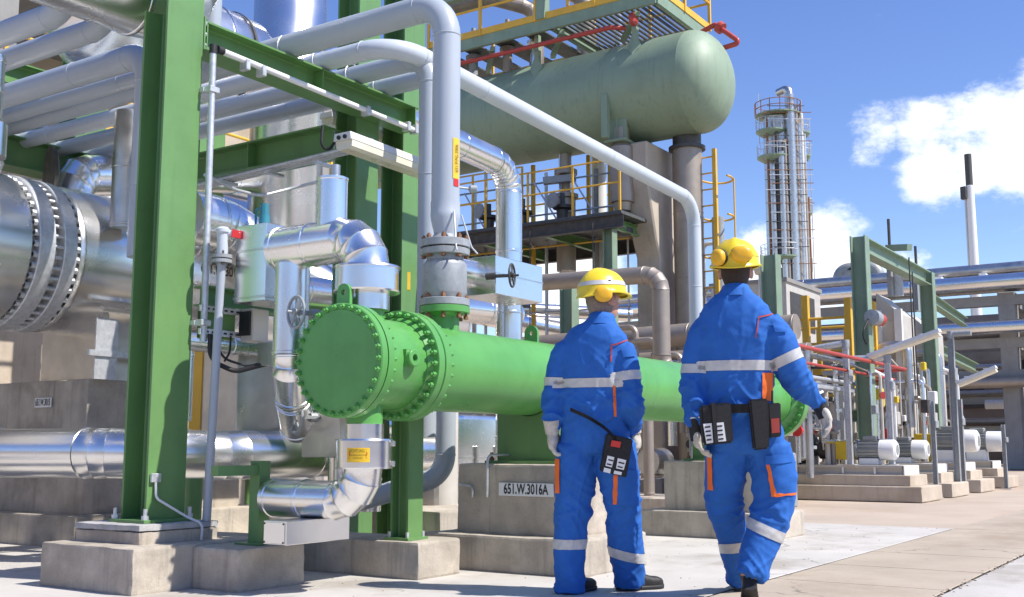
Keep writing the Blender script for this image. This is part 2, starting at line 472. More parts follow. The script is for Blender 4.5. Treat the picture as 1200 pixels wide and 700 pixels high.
def slab(parent, u0, u1, v0, v1, mat, g=0.009, top=0.0):
    bm = BM()
    box(bm, (u0 + g, v0 + g, -0.008), (u1 - g, v1 - g, top + random.uniform(-0.0015, 0.0015)), bev=0.004)
    return mk('slab', bm, mat, parent, smooth=0)

pale = bpy.data.objects.new('pale_pavement', None); COL.objects.link(pale); pale['kind'] = 'structure'
us = [-5.5, -1.5, 2.4, 12.03]
for i in range(3):
    for (v0, v1) in ((2.6, 7.4), (7.4, 15.8)):
        slab(pale, us[i], us[i + 1], v0, v1, 'slab_white', g=0.005)
strip = bpy.data.objects.new('buff_pavement', None); COL.objects.link(strip); strip['kind'] = 'structure'
uj = [-4.9, -3.4, -1.8, -0.4, 0.9, 2.1, 3.3, 4.55, 5.75, 6.87, 7.93, 9.05, 10.0, 10.86, 12.0, 13.55, 14.7, 16.1, 17.6, 19.2, 20.9, 22.8, 25]
for a, b in zip(uj, uj[1:]):
    slab(strip, a, b, 1.53, 2.592, 'slab_buff', g=0.007)
road = bpy.data.objects.new('road_pavement', None); COL.objects.link(road); road['kind'] = 'structure'
for a, b in zip([-5.5, 1.2, 6.2, 11.4, 17, 24], [1.2, 6.2, 11.4, 17, 24, 30]):
    slab(road, a, b, -7.8, 1.524, 'slab_white', g=0.009, top=-0.003)
# crumbled joint between the strip and the road slabs
bm = BM()
for k in range(230):
    u = random.uniform(5.2, 14); v = 1.52 + random.gauss(0, 0.018); s = random.uniform(0.003, 0.011)
    t = bmesh.new(); bmesh.ops.create_icosphere(t, subdivisions=1, radius=s)
    for w in t.verts: w.co = Vector((w.co.x * random.uniform(.7, 1.3), w.co.y * random.uniform(.7, 1.3), w.co.z * 0.5)) + Vector((u, v, 0.001))
    merge(bm, t)
for k in range(160):
    u = random.uniform(4.5, 12); v = random.uniform(2.7, 5.5); s = random.uniform(0.003, 0.008)
    t = bmesh.new(); bmesh.ops.create_icosphere(t, subdivisions=1, radius=s)
    for w in t.verts: w.co = Vector((w.co.x, w.co.y, w.co.z * 0.6)) + Vector((u, v, 0.002))
    merge(bm, t)
o = mk('gravel', bm, 'slab_buff'); o['kind'] = 'stuff'; o['label'] = 'loose grit along the pavement joints'; o['category'] = 'gravel'

# ------------------------------------------------------------------ concrete plinths
def rough_block(name, a, b, parent, mat='concrete_base', bev=0.018, seed=0):
    bm = BM(); box(bm, a, b)
    sz = Vector(b) - Vector(a)
    bmesh.ops.subdivide_edges(bm, edges=bm.edges[:], cuts=13, use_grid_fill=True)
    bmesh.ops.bevel(bm, geom=[e for e in bm.edges if e.is_valid and len(e.link_faces) == 2 and e.calc_face_angle(0) > 1.0], offset=bev, segments=2, affect='EDGES', profile=0.6)
    for v in bm.verts:
        n = noise.noise(v.co * 3.1 + Vector((seed, 0, 0))) * 0.007 + noise.noise(v.co * 17 + Vector((seed, 5, 0))) * 0.006
        v.co += Vector((n, noise.noise(v.co * 9 + Vector((0, seed, 9))) * 0.005, n * 0.6))
    return mk(name, bm, mat, parent, smooth=40)

def plinth(label, blocks, group='stepped concrete plinths', mat='concrete_base'):
    a, b, _n = blocks[0]
    t = thing('concrete_plinth', label, 'plinth', ((a[0] + b[0]) / 2, (a[1] + b[1]) / 2, 0), group)
    for i, (a, b, n) in enumerate(blocks): rough_block(n, a, b, t, 'grout' if n == 'grout_cap' else mat, seed=random.random() * 50)
    return t

plinth('stepped concrete plinth under the tall green column at left', [
    ((4.04, 5.27, -0.005), (5.2, 6.15, 0.26), 'footing'), ((4.46, 4.88, -0.005), (5.0, 5.275, 0.245), 'footing_step'),
    ((4.2, 5.44, 0.25), (4.80, 6.05, 0.335), 'upper_block'), ((4.195, 5.435, 0.335), (4.805, 6.055, 0.372), 'grout_cap')])
plinth('low square concrete block under the short green post below the exchanger', [
    ((5.51, 4.40, -0.005), (5.96, 5.75, 0.232), 'footing')])
p3 = plinth('stepped concrete plinth carrying the near exchanger saddle, number sign on its face', [
    ((6.16, 3.6, -0.005), (7.09, 4.88, 0.238), 'footing'), ((6.3, 3.76, 0.23), (6.95, 4.68, 0.712), 'upper_block')])
plinth('stepped concrete plinth carrying the far exchanger saddle behind the right worker', [
    ((9.48, 3.58, -0.005), (10.36, 4.88, 0.238), 'footing'), ((9.6, 3.75, 0.23), (10.2, 4.68, 0.70), 'upper_block')])
plinth('tall concrete plinth under the silver shell at far left, number sign on it', [
    ((5.6, 8.08, -0.005), (7.75, 10.3, 0.262), 'footing'), ((5.76, 8.22, 0.25), (7.5, 10.15, 1.41), 'upper_block')])
plinth('low concrete block in shade behind the silver elbow box', [((7.3, 5.6, -0.005), (8.4, 6.8, 0.3), 'footing')])
plinth('low concrete kerb block between the two workers, far back', [((13.2, 6.2, -0.005), (14.6, 8.4, 0.16), 'footing')])

# number signs on the plinth faces (faces look towards -X)
def number_sign(label, centre, w, h, txt, size, sx=0.62):
    t = thing('number_sign', label, 'sign', centre)
    c = Vector(centre); bm = BM()
    box(bm, (c.x - 0.004, c.y - w / 2, c.z - h / 2), (c.x, c.y + w / 2, c.z + h / 2))
    mk('sign_plate', bm, 'sign_white', t, smooth=0)
    text_mesh(txt, size, 'sign_black', c + Vector((-0.004, 0, 0)), (0, -1, 0), (0, 0, 1), t, sx=sx, bold=size * 0.018)
    return t
c = at(617, 574, u=6.294)
number_sign('white plate reading 651.W.3016 on the plinth behind the left worker', (6.287, c.y, c.z), 0.44, 0.088, '651.W.3016A', 0.096, 0.66)
c = at(51, 472, u=5.75)
number_sign('small white plate reading 651.W.3015 on the far left plinth', (5.748, c.y, c.z), 0.245, 0.085, '651.W.3015', 0.085, 0.52)
# ------------------------------------------------------------------ green structural steel
def steel_column(name, label, u0, u1, v0, v1, z0, z1, mat='green_steel', plate=None, group='green steel columns'):
    t = thing(name, label, 'steel column', ((u0 + u1) / 2, (v0 + v1) / 2, z0), group)
    bm = BM(); cu_, cv = (u0 + u1) / 2, (v0 + v1) / 2
    hbeam(bm, (cu_, cv, z0 + (0.02 if plate else 0)), (cu_, cv, z1), v1 - v0, u1 - u0, tw=0.012, tf=0.018, up=(0, 1, 0))
    mk('h_section', bm, mat, t, smooth=0)
    if plate:
        bm = BM(); box(bm, (u0 - plate, v0 - plate, z0), (u1 + plate, v1 + plate, z0 + 0.02), bev=0.002)
        mk('base_plate', bm, mat, t, smooth=0)
        for x in (u0 - plate * .45, u1 + plate * .45):
            for y in (v0 - plate * .45, v1 + plate * .45):
                b2 = BM(); cyl(b2, (x, y, z0 + 0.02), (x, y, z0 + 0.045), 0.022, 6); cyl(b2, (x, y, z0 + 0.045), (x, y, z0 + 0.085), 0.013, 10)
                mk('anchor_bolt', b2, 'galv', t)
    return t
col1 = steel_column('steel_column', 'tall light green steel column in the left foreground', 4.37, 4.66, 5.60, 5.84, 0.372, 4.6, plate=0.05)
steel_column('steel_column', 'green steel column behind the strip lamp, end of the pipe beam', 6.42, 6.68, 5.80, 6.04, 0, 5.4)
steel_column('steel_column', 'upper green column rising beside the bent grey pipes', 7.0, 7.28, 5.80, 6.04, 0, 5.6)
steel_column('steel_column', 'shaded green column left of the ringed duct, behind the conduit', 7.92, 8.28, 9.5, 9.78, 0, 5.2)
steel_column('steel_column', 'dark green column behind the pipes at upper left', 6.5, 6.85, 9.7, 10.0, 0, 6.4)
def steel_beam(label, p0, p1, h, b, mat='green_steel', stiff=(), group='green steel beams'):
    p0, p1 = Vector(p0), Vector(p1)
    t = thing('steel_beam', label, 'steel beam', (p0 + p1) / 2, group)
    bm = BM(); hbeam(bm, p0, p1, h, b, 0.010, 0.014); mk('i_section', bm, mat, t, smooth=0)
    a = (p1 - p0).normalized(); s = a.cross(Vector((0, 0, 1)))
    for f in stiff:
        q = p0.lerp(p1, f); bm = BM()
        c0 = q - a * 0.005 - s * b * 0.48 + Vector((0, 0, -h / 2 + 0.016)); c1 = q + a * 0.005 + s * b * 0.48 + Vector((0, 0, h / 2 - 0.016))
        box(bm, c0, c1); mk('stiffener', bm, mat, t, smooth=0)
    return t
steel_beam('green pipe beam running right from the tall green column', (4.67, 5.72, 3.575), (6.99, 5.72, 3.575), 0.20, 0.20, stiff=(0.02, 0.5, 0.98))
steel_beam('green cross beam in shade below the pipes right of the column', (6.3, 5.95, 3.26), (6.3, 7.7, 3.26), 0.24, 0.22, stiff=(0.5,))
steel_beam('shaded green beam under the big grey elbow at left', (4.0, 9.6, 3.60), (6.6, 9.6, 3.60), 0.3, 0.25)
steel_beam('short green beam at the left edge above the elbow pipe', (4.0, 9.6, 4.36), (6.4, 9.6, 4.36), 0.23, 0.2)
steel_beam('dark green beam behind the exchanger nozzle', (5.9, 7.0, 2.05), (8.8, 7.0, 2.05), 0.16, 0.16)

# ------------------------------------------------------------------ grey pipes lying across the beam
ZP = 3.76
def gp(label, pts, r=0.086, mat='pipe_grey', bend=None): return pipe_thing('grey_pipe', label, 'pipe', pts, r, mat, bend, group='grey painted pipes')
gp('topmost grey pipe crossing the upper left corner', [(4.2, 13.5, ZP), (4.2, 6.42, ZP), (4.2, 6.42, 4.9)])
gp('second grey pipe from the top at upper left', [(4.52, 13.5, ZP), (4.52, 6.42, ZP), (4.52, 6.42, 4.9)], 0.08)
gp('thick grey pipe with a downward elbow left of the green column', [(5.02, 13.5, ZP), (5.02, 6.62, ZP), (5.02, 6.62, 2.2)], 0.098, bend=0.24)
gp('thin grey pipe just below the elbow pipe at upper left', [(5.32, 13.5, ZP - 0.01), (5.32, 6.3, ZP - 0.01), (5.32, 6.3, 5.0)], 0.07)
inlet = gp('large grey pipe bending down into the exchanger valve', [(5.54, 13.5, ZP + 0.01), (5.54, 4.23, ZP + 0.01), (5.54, 4.23, 2.40)], 0.092, bend=0.235)
gp('long pale grey pipe slanting right over the exchanger to its far end', [(5.9, 13.5, ZP), (5.9, 4.98, ZP), (11.1, 4.98, 3.56), (11.1, 4.98, 1.3)], 0.075, mat='pipe_light', bend=0.3)
gp('grey pipe dropping behind the exchanger left of the valve', [(6.27, 13.5, ZP), (6.27, 4.95, ZP), (6.27, 4.95, 0.9)], 0.076, bend=0.2)
gp('lowest grey pipe of the four, turning down behind the valve', [(6.6, 13.5, ZP - 0.01), (6.6, 5.02, ZP - 0.01), (6.6, 5.02, 0.62), (6.1, 5.5, 0.42)], 0.076, bend=0.2)
# pipe clips on the beam
for i, u in enumerate((5.54, 5.9, 6.27, 6.6)):
    bm = BM(); box(bm, (u - 0.12, 5.66, 3.678), (u + 0.12, 5.78, 3.69)); tube(bm, [Vector((u + 0.096 * math.cos(a), 5.72, ZP + 0.096 * math.sin(a))) for a in [R(-70 + k * 20) for k in range(17)]], 0.006, 6)
    tag(mk('pipe_clip', bm, 'galv'), ('steel pipe clip on the beam, %s from the column' % ('nearest', 'second', 'third', 'farthest')[i]), 'pipe clip', 'pipe clips on the beam')

# yellow pipe label on the inlet pipe (wraps the near side)
def wrap_label(parent, cx, cy, r, a0, a1, z0, z1, mat, name='label_band'):
    bm = BM(); n = 8; A = []; B = []
    for k in range(n + 1):
        a = a0 + (a1 - a0) * k / n; x, y = cx + r * math.cos(a), cy + r * math.sin(a)
        A.append(bm.verts.new((x, y, z0))); B.append(bm.verts.new((x, y, z1)))
    for k in range(n): bm.faces.new((A[k], A[k + 1], B[k + 1], B[k]))
    return mk(name, bm, mat, parent, smooth=40)
zt, zb = at(534, 167, v=4.2).z, at(534, 214, v=4.2).z
az = math.atan2(-4.23, -5.54)
wrap_label(inlet, 5.54, 4.23, 0.0945, az + R(30), az + R(66), zb, zt, 'sign_yellow')
wrap_label(inlet, 5.54, 4.23, 0.0948, az + R(34), az + R(62), zb - 0.05, zb - 0.001, 'lever_red', 'arrow_mark')
aa = az + R(48); nd = Vector((math.cos(aa), math.sin(aa), 0)); td = Vector((-math.sin(aa), math.cos(aa), 0))
text_mesh('651.P.PG.3006', 0.042, 'sign_black', Vector((5.54, 4.23, (zb + zt) / 2)) + nd * 0.096, (0, 0, 1), -td, inlet, sx=0.75)

# ------------------------------------------------------------------ the green heat exchanger
VX, ZX = 4.23, 1.315
hx = thing('heat_exchanger', 'long bright green heat exchanger with bolted end cover', 'heat exchanger', (6.3, VX, 0.71))
X1 = (1, 0, 0)
def hxp(name, u, prof, seg=64, mat='green_vessel', parent=None, kind=None):
    bm = BM(); lathe(bm, (u, VX, ZX), X1, prof, seg); return mk(name, bm, mat, parent or hx, smooth=30, kind=kind)
cov = hxp('end_cover', 4.555, [(0, 0.0), (0, 0.285), (0.004, 0.29), (0.004, 0.318), (0.010, 0.325), (0.052, 0.325), (0.055, 0.322)])
bm = BM(); bolts(bm, (4.565, VX, ZX), (-1, 0, 0), 0.303, 30, 0.0155, 0.026); mk('bolt_ring', bm, 'green_vessel', cov, kind='stuff')
chf = hxp('channel_flange', 4.615, [(0, 0.30), (0.002, 0.325), (0.05, 0.325), (0.054, 0.320), (0.056, 0.285), (0.085, 0.27)])
bm = BM(); bolts(bm, (4.667, VX, ZX), (1, 0, 0), 0.303, 30, 0.0155, 0.026); mk('bolt_ring', bm, 'green_vessel', chf, kind='stuff')
hxp('channel_barrel', 4.69, [(0, 0.264), (0.36, 0.264)])
for (u, nm, s) in ((5.03, 'channel_rear_flange', -1), (5.128, 'shell_flange', 1)):
    if s < 0: f = hxp(nm, u, [(0, 0.27), (0.03, 0.29), (0.031, 0.327), (0.034, 0.332), (0.086, 0.332), (0.089, 0.327)])
    else: f = hxp(nm, u, [(0, 0.327), (0.003, 0.332), (0.055, 0.332), (0.058, 0.327), (0.059, 0.29), (0.09, 0.27)])
    bm = BM(); bolts(bm, (u + (0.03 if s < 0 else 0.06), VX, ZX), (s, 0, 0), 0.308, 30, 0.016, 0.03); mk('bolt_ring', bm, 'green_vessel', f, kind='stuff')
hxp('gasket', 5.118, [(0, 0.29), (0.011, 0.29)], mat='dark')
hxp('shell_barrel', 5.2, [(0, 0.262), (0.02, 0.264), (2.0, 0.264), (2.002, 0.267), (2.012, 0.267), (2.014, 0.264), (4.1, 0.264), (4.102, 0.267), (4.112, 0.267), (4.114, 0.264), (6.05, 0.264)])
rf = hxp('rear_flange', 11.2, [(0, 0.27), (0.05, 0.33), (0.051, 0.39), (0.055, 0.395), (0.17, 0.395), (0.174, 0.39)])
bm = BM(); bolts(bm, (11.25, VX, ZX), (-1, 0, 0), 0.363, 28, 0.018, 0.035); mk('bolt_ring', bm, 'green_vessel', rf, kind='stuff')
hxp('rear_head', 11.37, [(0, 0.33), (0.15, 0.33), (0.26, 0.29), (0.34, 0.2), (0.37, 0)])
# lifting lugs
def lug(u, v, z, h=0.11, w=0.075, th=0.022, parent=hx, axis='u'):
    bm = BM(); outer = []; inner = []; n = 24
    for k in range(n):
        a = 2 * math.pi * k / n; y = w / 2 * math.cos(a); zz = w / 2 * math.sin(a)
        if zz < 0: zz = -(h - w / 2); y = (w / 2) * (1 if y > 0 else -1) * min(1, abs(y) / (w / 2) * 3)
        outer.append((y, zz)); inner.append((0.32 * w / 2 * math.cos(a), 0.32 * w / 2 * math.sin(a)))
    rings = []
    for t in (-th / 2, th / 2):
        for pr in (outer, inner):
            rings.append([bm.verts.new((u + t, v + y, z + h - w / 2 + zz) if axis == 'u' else (u + y, v + t, z + h - w / 2 + zz)) for y, zz in pr])
    o0, i0, o1, i1 = rings
    for k in range(n):
        j = (k + 1) % n
        for q in ((o0[k], o0[j], i0[j], i0[k]), (o1[k], i1[k], i1[j], o1[j]), (o0[k], o1[k], o1[j], o0[j]), (i0[k], i0[j], i1[j], i1[k])):
            try: bm.faces.new(q)
            except ValueError: pass
    bmesh.ops.remove_doubles(bm, verts=bm.verts, dist=0.0005)
    bmesh.ops.recalc_face_normals(bm, faces=bm.faces)
    return mk('lifting_lug', bm, 'green_vessel', parent, smooth=30)
lug(4.60, VX, ZX + 0.315, 0.125, 0.10)
c = at(623, 400, v=VX); lug(c.x, VX, ZX + 0.255, 0.125, 0.11)
# jacking lug on the side of the channel
bm = BM(); lathe(bm, (4.87, 3.985, ZX + 0.02), (0, -1, 0), [(0, 0.05), (0.055, 0.05), (0.06, 0.045), (0.06, 0.022), (0.02, 0.020)], 28, caps=False); box(bm, (4.82, 3.95, ZX - 0.028), (4.87, 4.0, ZX + 0.068))
mk('side_lug', bm, 'green_vessel', hx)
# nozzles
bm = BM(); cyl(bm, (5.54, VX, ZX + 0.24), (5.54, VX, 1.665), 0.095, 32); lathe(bm, (5.54, VX, 1.655), (0, 0, 1), [(0, 0.1), (0.02, 0.125), (0.021, 0.158), (0.025, 0.162), (0.062, 0.162), (0.065, 0.158)], 40)
mk('inlet_nozzle', bm, 'green_vessel', hx)
for z0_, z1_ in ((0.93, ZX - 0.24), (ZX + 0.24, 1.66)):
    bm = BM(); cyl(bm, (4.79, VX, z0_), (4.79, VX, z1_), 0.105, 32); mk('channel_nozzle', bm, 'green_vessel', hx)
# saddles
for (u0, z0) in ((6.52, 0.712), (9.85, 0.70)):
    bm = BM(); n = 20; top = []; bot = []
    for k in range(n + 1):
        y = -0.26 + 0.52 * k / n; top.append((y, ZX - math.sqrt(max(0.27 ** 2 - y * y, 0)) if abs(y) < 0.27 else ZX))
    for (x0, x1, yy) in ((u0, u0 + 0.02, 0), (u0 + 0.2, u0 + 0.22, 0)):
        A = [bm.verts.new((x0, VX + y, z)) for y, z in top] + [bm.verts.new((x0, VX + 0.26, z0)), bm.verts.new((x0, VX - 0.26, z0))]
        B = [bm.verts.new((x1, v.co.y, v.co.z)) for v in A]
        bm.faces.new(A); bm.faces.new(B[::-1]); m_ = len(A)
        for k in range(m_): bm.faces.new((A[k], B[k], B[(k + 1) % m_], A[(k + 1) % m_]))
    for y in (-0.25, -0.09, 0.09, 0.24): box(bm, (u0 + 0.021, VX + y - 0.008, z0 + 0.022), (u0 + 0.199, VX + y + 0.008, ZX - 0.19 if abs(y) < 0.2 else ZX - 0.06))
    box(bm, (u0 - 0.06, VX - 0.33, z0 + 0.001), (u0 + 0.28, VX + 0.33, z0 + 0.022))
    bmesh.ops.recalc_face_normals(bm, faces=bm.faces)
    mk('saddle', bm, 'green_steel', hx, smooth=0)
# the short green support post under the front flanges
sp = thing('support_post', 'short dark green post on its block under the exchanger flanges', 'steel post', (5.66, 4.62, 0.232))
bm = BM(); hbeam(bm, (5.66, 4.62, 0.25), (5.66, 4.62, 1.5), 0.15, 0.15, up=(0, 1, 0)); mk('h_section', bm, 'green_steel', sp, smooth=0)
bm = BM(); box(bm, (5.555, 4.52, 0.233), (5.765, 4.72, 0.25)); mk('base_plate', bm, 'green_steel', sp, smooth=0)

# check valve between inlet pipe and nozzle
cv = thing('check_valve', 'grey flanged valve with rusty bolts on top of the exchanger', 'valve', (5.54, VX, 1.72))
Z1 = (0, 0, 1); b0 = (5.54, VX, 0)
def cvp(name, prof, mat='valve_grey', seg=40):
    bm = BM(); lathe(bm, b0, Z1, prof, seg); return mk(name, bm, mat, cv, smooth=30)
cvp('lower_flange', [(1.722, 0.158), (1.726, 0.162), (1.765, 0.162), (1.769, 0.158), (1.772, 0.13)])
cvp('valve_body', [(1.77, 0.128), (1.80, 0.140), (1.81, 0.143), (1.985, 0.143), (1.995, 0.140), (2.02, 0.12), (2.06, 0.115)])
cvp('upper_flange', [(2.052, 0.15), (2.055, 0.158), (2.09, 0.162), (2.093, 0.158)])
cvp('gasket', [(2.094, 0.14), (2.102, 0.14)], 'dark'); cvp('gasket', [(1.719, 0.15), (1.7225, 0.15)], 'dark')
cvp('pipe_flange', [(2.103, 0.158), (2.106, 0.162), (2.15, 0.162), (2.153, 0.156), (2.154, 0.10), (2.19, 0.075)])
cvp('reducer', [(2.18, 0.072), (2.21, 0.075), (2.29, 0.094), (2.33, 0.097), (2.334, 0.0955), (2.41, 0.0955)], 'pipe_grey')
for nm, z, a in (('stud', 1.640, 8), ('stud', 2.035, 8)):
    bm = BM(); bolts(bm, (5.54, VX, z), Z1, 0.137, a, 0.017, 0.022, 0.2); bolts(bm, (5.54, VX, z + (0.130 if z < 2 else 0.118)), Z1, 0.137, a, 0.017, 0.022, 0.2)
    for k in range(a):
        t_ = 0.2 + k * 2 * math.pi / a; aa_, s_, u_ = frame(Z1); q = Vector((5.54, VX, z)) + (s_ * math.cos(t_) + u_ * math.sin(t_)) * 0.137
        cyl(bm, q, q + Vector((0, 0, 0.15)), 0.009, 8)
    mk(nm + '_ring', bm, 'rust', cv, kind='stuff')
bm = BM(); tube(bm, fillet([(5.5, 4.13, 2.33), (5.47, 4.09, 2.1), (5.44, 4.06, 2.06)], 0.05), 0.006, 8); tube(bm, fillet([(5.62, 4.16, 2.33), (5.68, 4.12, 2.12), (5.72, 4.1, 2.08)], 0.05), 0.006, 8)
mk('tracing_line', bm, 'galv', cv)
bm = BM(); lathe(bm, (5.7, 4.16, 2.52), (0.7, -0.7, 0), [(0, 0.012), (0.01, 0.026), (0.05, 0.026), (0.055, 0.02)], 16); cyl(bm, (5.62, 4.2, 2.52), (5.7, 4.16, 2.52), 0.008, 8)
mk('vent_fitting', bm, 'valve_grey', cv)

# ------------------------------------------------------------------ top duct on the channel
dt = thing('insulated_duct', 'silver insulated pipe elbow rising from the green channel', 'insulated pipe', (4.79, VX, 1.6))
clad_pipe(dt, [(4.79, VX, 1.62), (4.79, VX, 2.055), (4.79, 4.95, 2.055)], 0.132, sec=0.3, bend=0.19, gores=4)
clad_pipe(dt, [(4.79, 4.84, 1.95), (4.79, 4.84, 1.33), (4.95, 4.97, 1.12), (5.15, 5.12, 0.95)], 0.105, sec=0.45, bend=0.12, gores=2)
bm = BM(); lathe(bm, (4.79, VX, 1.72), Z1, [(0, 0.14), (0.002, 0.192), (0.012, 0.196), (0.012, 0.186), (0.145, 0.186), (0.145, 0.196), (0.157, 0.192), (0.16, 0.14)], 40); cb = mk('flange_cover', bm, 'clad', dt, smooth=30)
bm = BM(); box(bm, (4.93, 4.045, 1.745), (4.99, 4.062, 1.85), rot=((0, 0, 1), R(38))); mk('warning_label', bm, 'sign_yellow', cb, smooth=0)
bm = BM(); lathe(bm, (4.79, 4.52, 2.13), Z1, [(0, 0.092), (0.30, 0.092), (0.306, 0.096), (0.32, 0.096), (0.325, 0.085), (0.325, 0)], 32); mk('vent_stub', bm, 'clad', dt, smooth=30)
bm = BM(); lathe(bm, (4.79, 4.50, 2.44), Z1, [(0, 0.03), (0.09, 0.03)], 14); mk('stub_pipe', bm, 'clad_dull', dt)

vb = thing('valve_box', 'silver sheet metal valve box left of the duct, red lever beside it', 'valve box', (4.98, 5.28, 1.76))
bm = BM(); box(bm, (4.79, 5.08, 1.745), (5.17, 5.36, 2.245), bev=0.004); mk('box_shell', bm, 'clad', vb, smooth=0)
bm = BM()
for (a, b) in (((4.785, 5.07, 2.07), (5.175, 5.365, 2.085)), ((4.785, 5.07, 1.765), (5.175, 5.365, 1.78))): box(bm, a, b)
mk('seam_band', bm, 'band', vb, smooth=0)
bm = BM(); box(bm, (4.92, 5.072, 1.80), (5.12, 5.079, 2.05)); mk('cover_panel', bm, 'clad', vb, smooth=0)
bm = BM(); cyl(bm, (4.9, 5.22, 2.24), (4.9, 5.22, 2.33), 0.035, 14); cyl(bm, (4.9, 5.22, 2.33), (4.9, 5.22, 2.40), 0.028, 10); cyl(bm, (4.9, 5.3, 2.24), (4.9, 5.3, 2.37), 0.008, 8); bar(bm, (4.9, 5.3, 2.37), (4.9, 5.2, 2.385), 0.014); mk('relief_valve', bm, 'teal', vb)

def handwheel(label, c, axis, r, stem=0.12, spokes=5, mat='dark_steel', group='valve handwheels'):
    t = thing('handwheel', label, 'handwheel', c, group)
    a, s, u = frame(axis); c = Vector(c)
    ring = [c + (s * math.cos(k * 2 * math.pi / 32) + u * math.sin(k * 2 * math.pi / 32)) * r for k in range(32)]
    bm = BM(); n = 32; m_ = 8; rr = max(0.008, r * 0.1); g = []
    for k in range(n):
        o = (ring[k] - c).normalized()
        g.append([bm.verts.new(ring[k] + o * rr * math.cos(j * 2 * math.pi / m_) + a * rr * math.sin(j * 2 * math.pi / m_)) for j in range(m_)])
    for k in range(n):
        for j in range(m_): bm.faces.new((g[k][j], g[(k + 1) % n][j], g[(k + 1) % n][(j + 1) % m_], g[k][(j + 1) % m_]))
    mk('rim', bm, mat, t)
    for k in range(spokes):
        q = 2 * math.pi * k / spokes + 0.3; b = BM(); cyl(b, c, c + (s * math.cos(q) + u * math.sin(q)) * r, r * 0.07, 8); mk('spoke', b, mat, t)
    b = BM(); lathe(b, c - a * 0.03, a, [(0, r * 0.2), (0.05, r * 0.24), (0.055, r * 0.1), (0.09, r * 0.1)], 14); lathe(b, c - a * (0.03 + stem), a, [(0, 0.03), (stem * 0.4, 0.03), (stem * 0.4, 0.015), (stem, 0.015)], 12); mk('stem', b, mat, t)
    for y in (-1, 1):
        b = BM(); bar(b, c + s * 0.022 * y - a * 0.02, c + s * 0.035 * y - a * (stem + 0.03), 0.012, 0.02); mk('yoke_arm', b, mat, t)
    return t
hw_mat = 'valve_grey'
handwheel('handwheel left of the green end cover, upper of two', at(347, 366, u=4.60), (-1, 0.25, 0), 0.092, mat=hw_mat)
handwheel('handwheel on the sheet metal box below the end cover, lower of two', at(346, 489, u=4.98), (-1, 0.35, 0), 0.098, mat=hw_mat)
# lower valve box with that handwheel
lb = thing('valve_box', 'tilted silver sheet metal box behind the lower handwheel', 'valve box', (5.2, 4.95, 0.85))
bm = BM(); box(bm, (5.12, 4.72, 0.78), (5.6, 5.06, 1.06), bev=0.004, rot=((0, 1, 0), R(-4))); mk('box_shell', bm, 'clad_dull', lb, smooth=0)
bm = BM(); cyl(bm, (5.38, 4.9, 0.5), (5.38, 4.9, 0.79), 0.11, 24); mk('pipe_stub', bm, 'clad', lb)
bm = BM(); box(bm, (4.95, 5.05, 1.35), (5.45, 5.3, 1.5), bev=0.004); tag(mk('valve_cover', bm, 'clad_dull', smooth=0), 'flat sheet metal cover beside the upper handwheel', 'valve cover')

# ------------------------------------------------------------------ lower elbow under the channel
le = thing('insulated_elbow', 'silver insulated elbow under the green channel with yellow notice', 'insulated pipe', (4.79, VX, 0.42))
clad_pipe(le, [(4.79, VX, 0.96), (4.79, VX, 0.525), (4.79, 4.96, 0.525)], 0.11, sec=0.3, bend=0.2, gores=4)
bm = BM(); lathe(bm, (4.79, VX, 0.705), Z1, [(0, 0.11), (0.002, 0.162), (0.010, 0.166), (0.010, 0.157), (0.16, 0.157), (0.16, 0.166), (0.17, 0.162), (0.172, 0.11)], 40); lc = mk('flange_cover', bm, 'clad', le, smooth=30)
an = math.atan2(-VX, -4.79) + R(-12)
def wrap_on(parent, cx, cy, r, a0, a1, z0, z1, mat, name): return wrap_label(parent, cx, cy, r, a0, a1, z0, z1, mat, name)
wrap_on(lc, 4.79, VX, 0.160, an - R(24), an + R(24), 0.745, 0.825, 'sign_yellow', 'notice')
nd = Vector((math.cos(an), math.sin(an), 0)); td = Vector((-math.sin(an), math.cos(an), 0))
for (dz, s_, tx) in ((0.022, 0.026, 'ACHTUNG !'), (0.0, 0.014, 'Rohrleitung unter Druck'), (-0.016, 0.014, 'nicht betreten')):
    text_mesh(tx, s_, 'sign_black', Vector((4.79, VX, 0.785 + dz)) + nd * 0.1615, td, (0, 0, 1), lc, sx=0.7)
for s_ in (-1, 1):
    text_mesh('!', 0.05, 'lever_red', Vector((4.79, VX, 0.782)) + (Matrix.Rotation(R(18 * s_), 3, 'Z') @ nd) * 0.1615, td, (0, 0, 1), lc)
for z in (0.735, 0.85):
    bm = BM(); q = Vector((4.79, VX, z)) + Vector((0.6, -0.8, 0)) * 0.165; box(bm, q - Vector((0.012, 0.012, 0.016)), q + Vector((0.012, 0.012, 0.016)), bev=0.004); mk('latch', bm, 'band', lc)
bx = thing('insulation_box', 'long silver sheet metal box under the lower elbow', 'insulation box', (4.75, 4.6, 0.285))
bm = BM(); box(bm, (4.46, 4.50, 0.285), (4.98, 4.68, 0.417), bev=0.003); mk('box_shell', bm, 'clad', bx, smooth=0)
bm = BM(); box(bm, (4.452, 4.51, 0.292), (4.459, 4.67, 0.41), bev=0.002); mk('end_panel', bm, 'clad', bx, smooth=0)
for y, z in ((4.515, 0.30), (4.515, 0.402), (4.665, 0.30), (4.665, 0.402)):
    bm = BM(); cyl(bm, (4.449, y, z), (4.454, y, z), 0.006, 8); mk('screw', bm, 'dark_steel', bx)

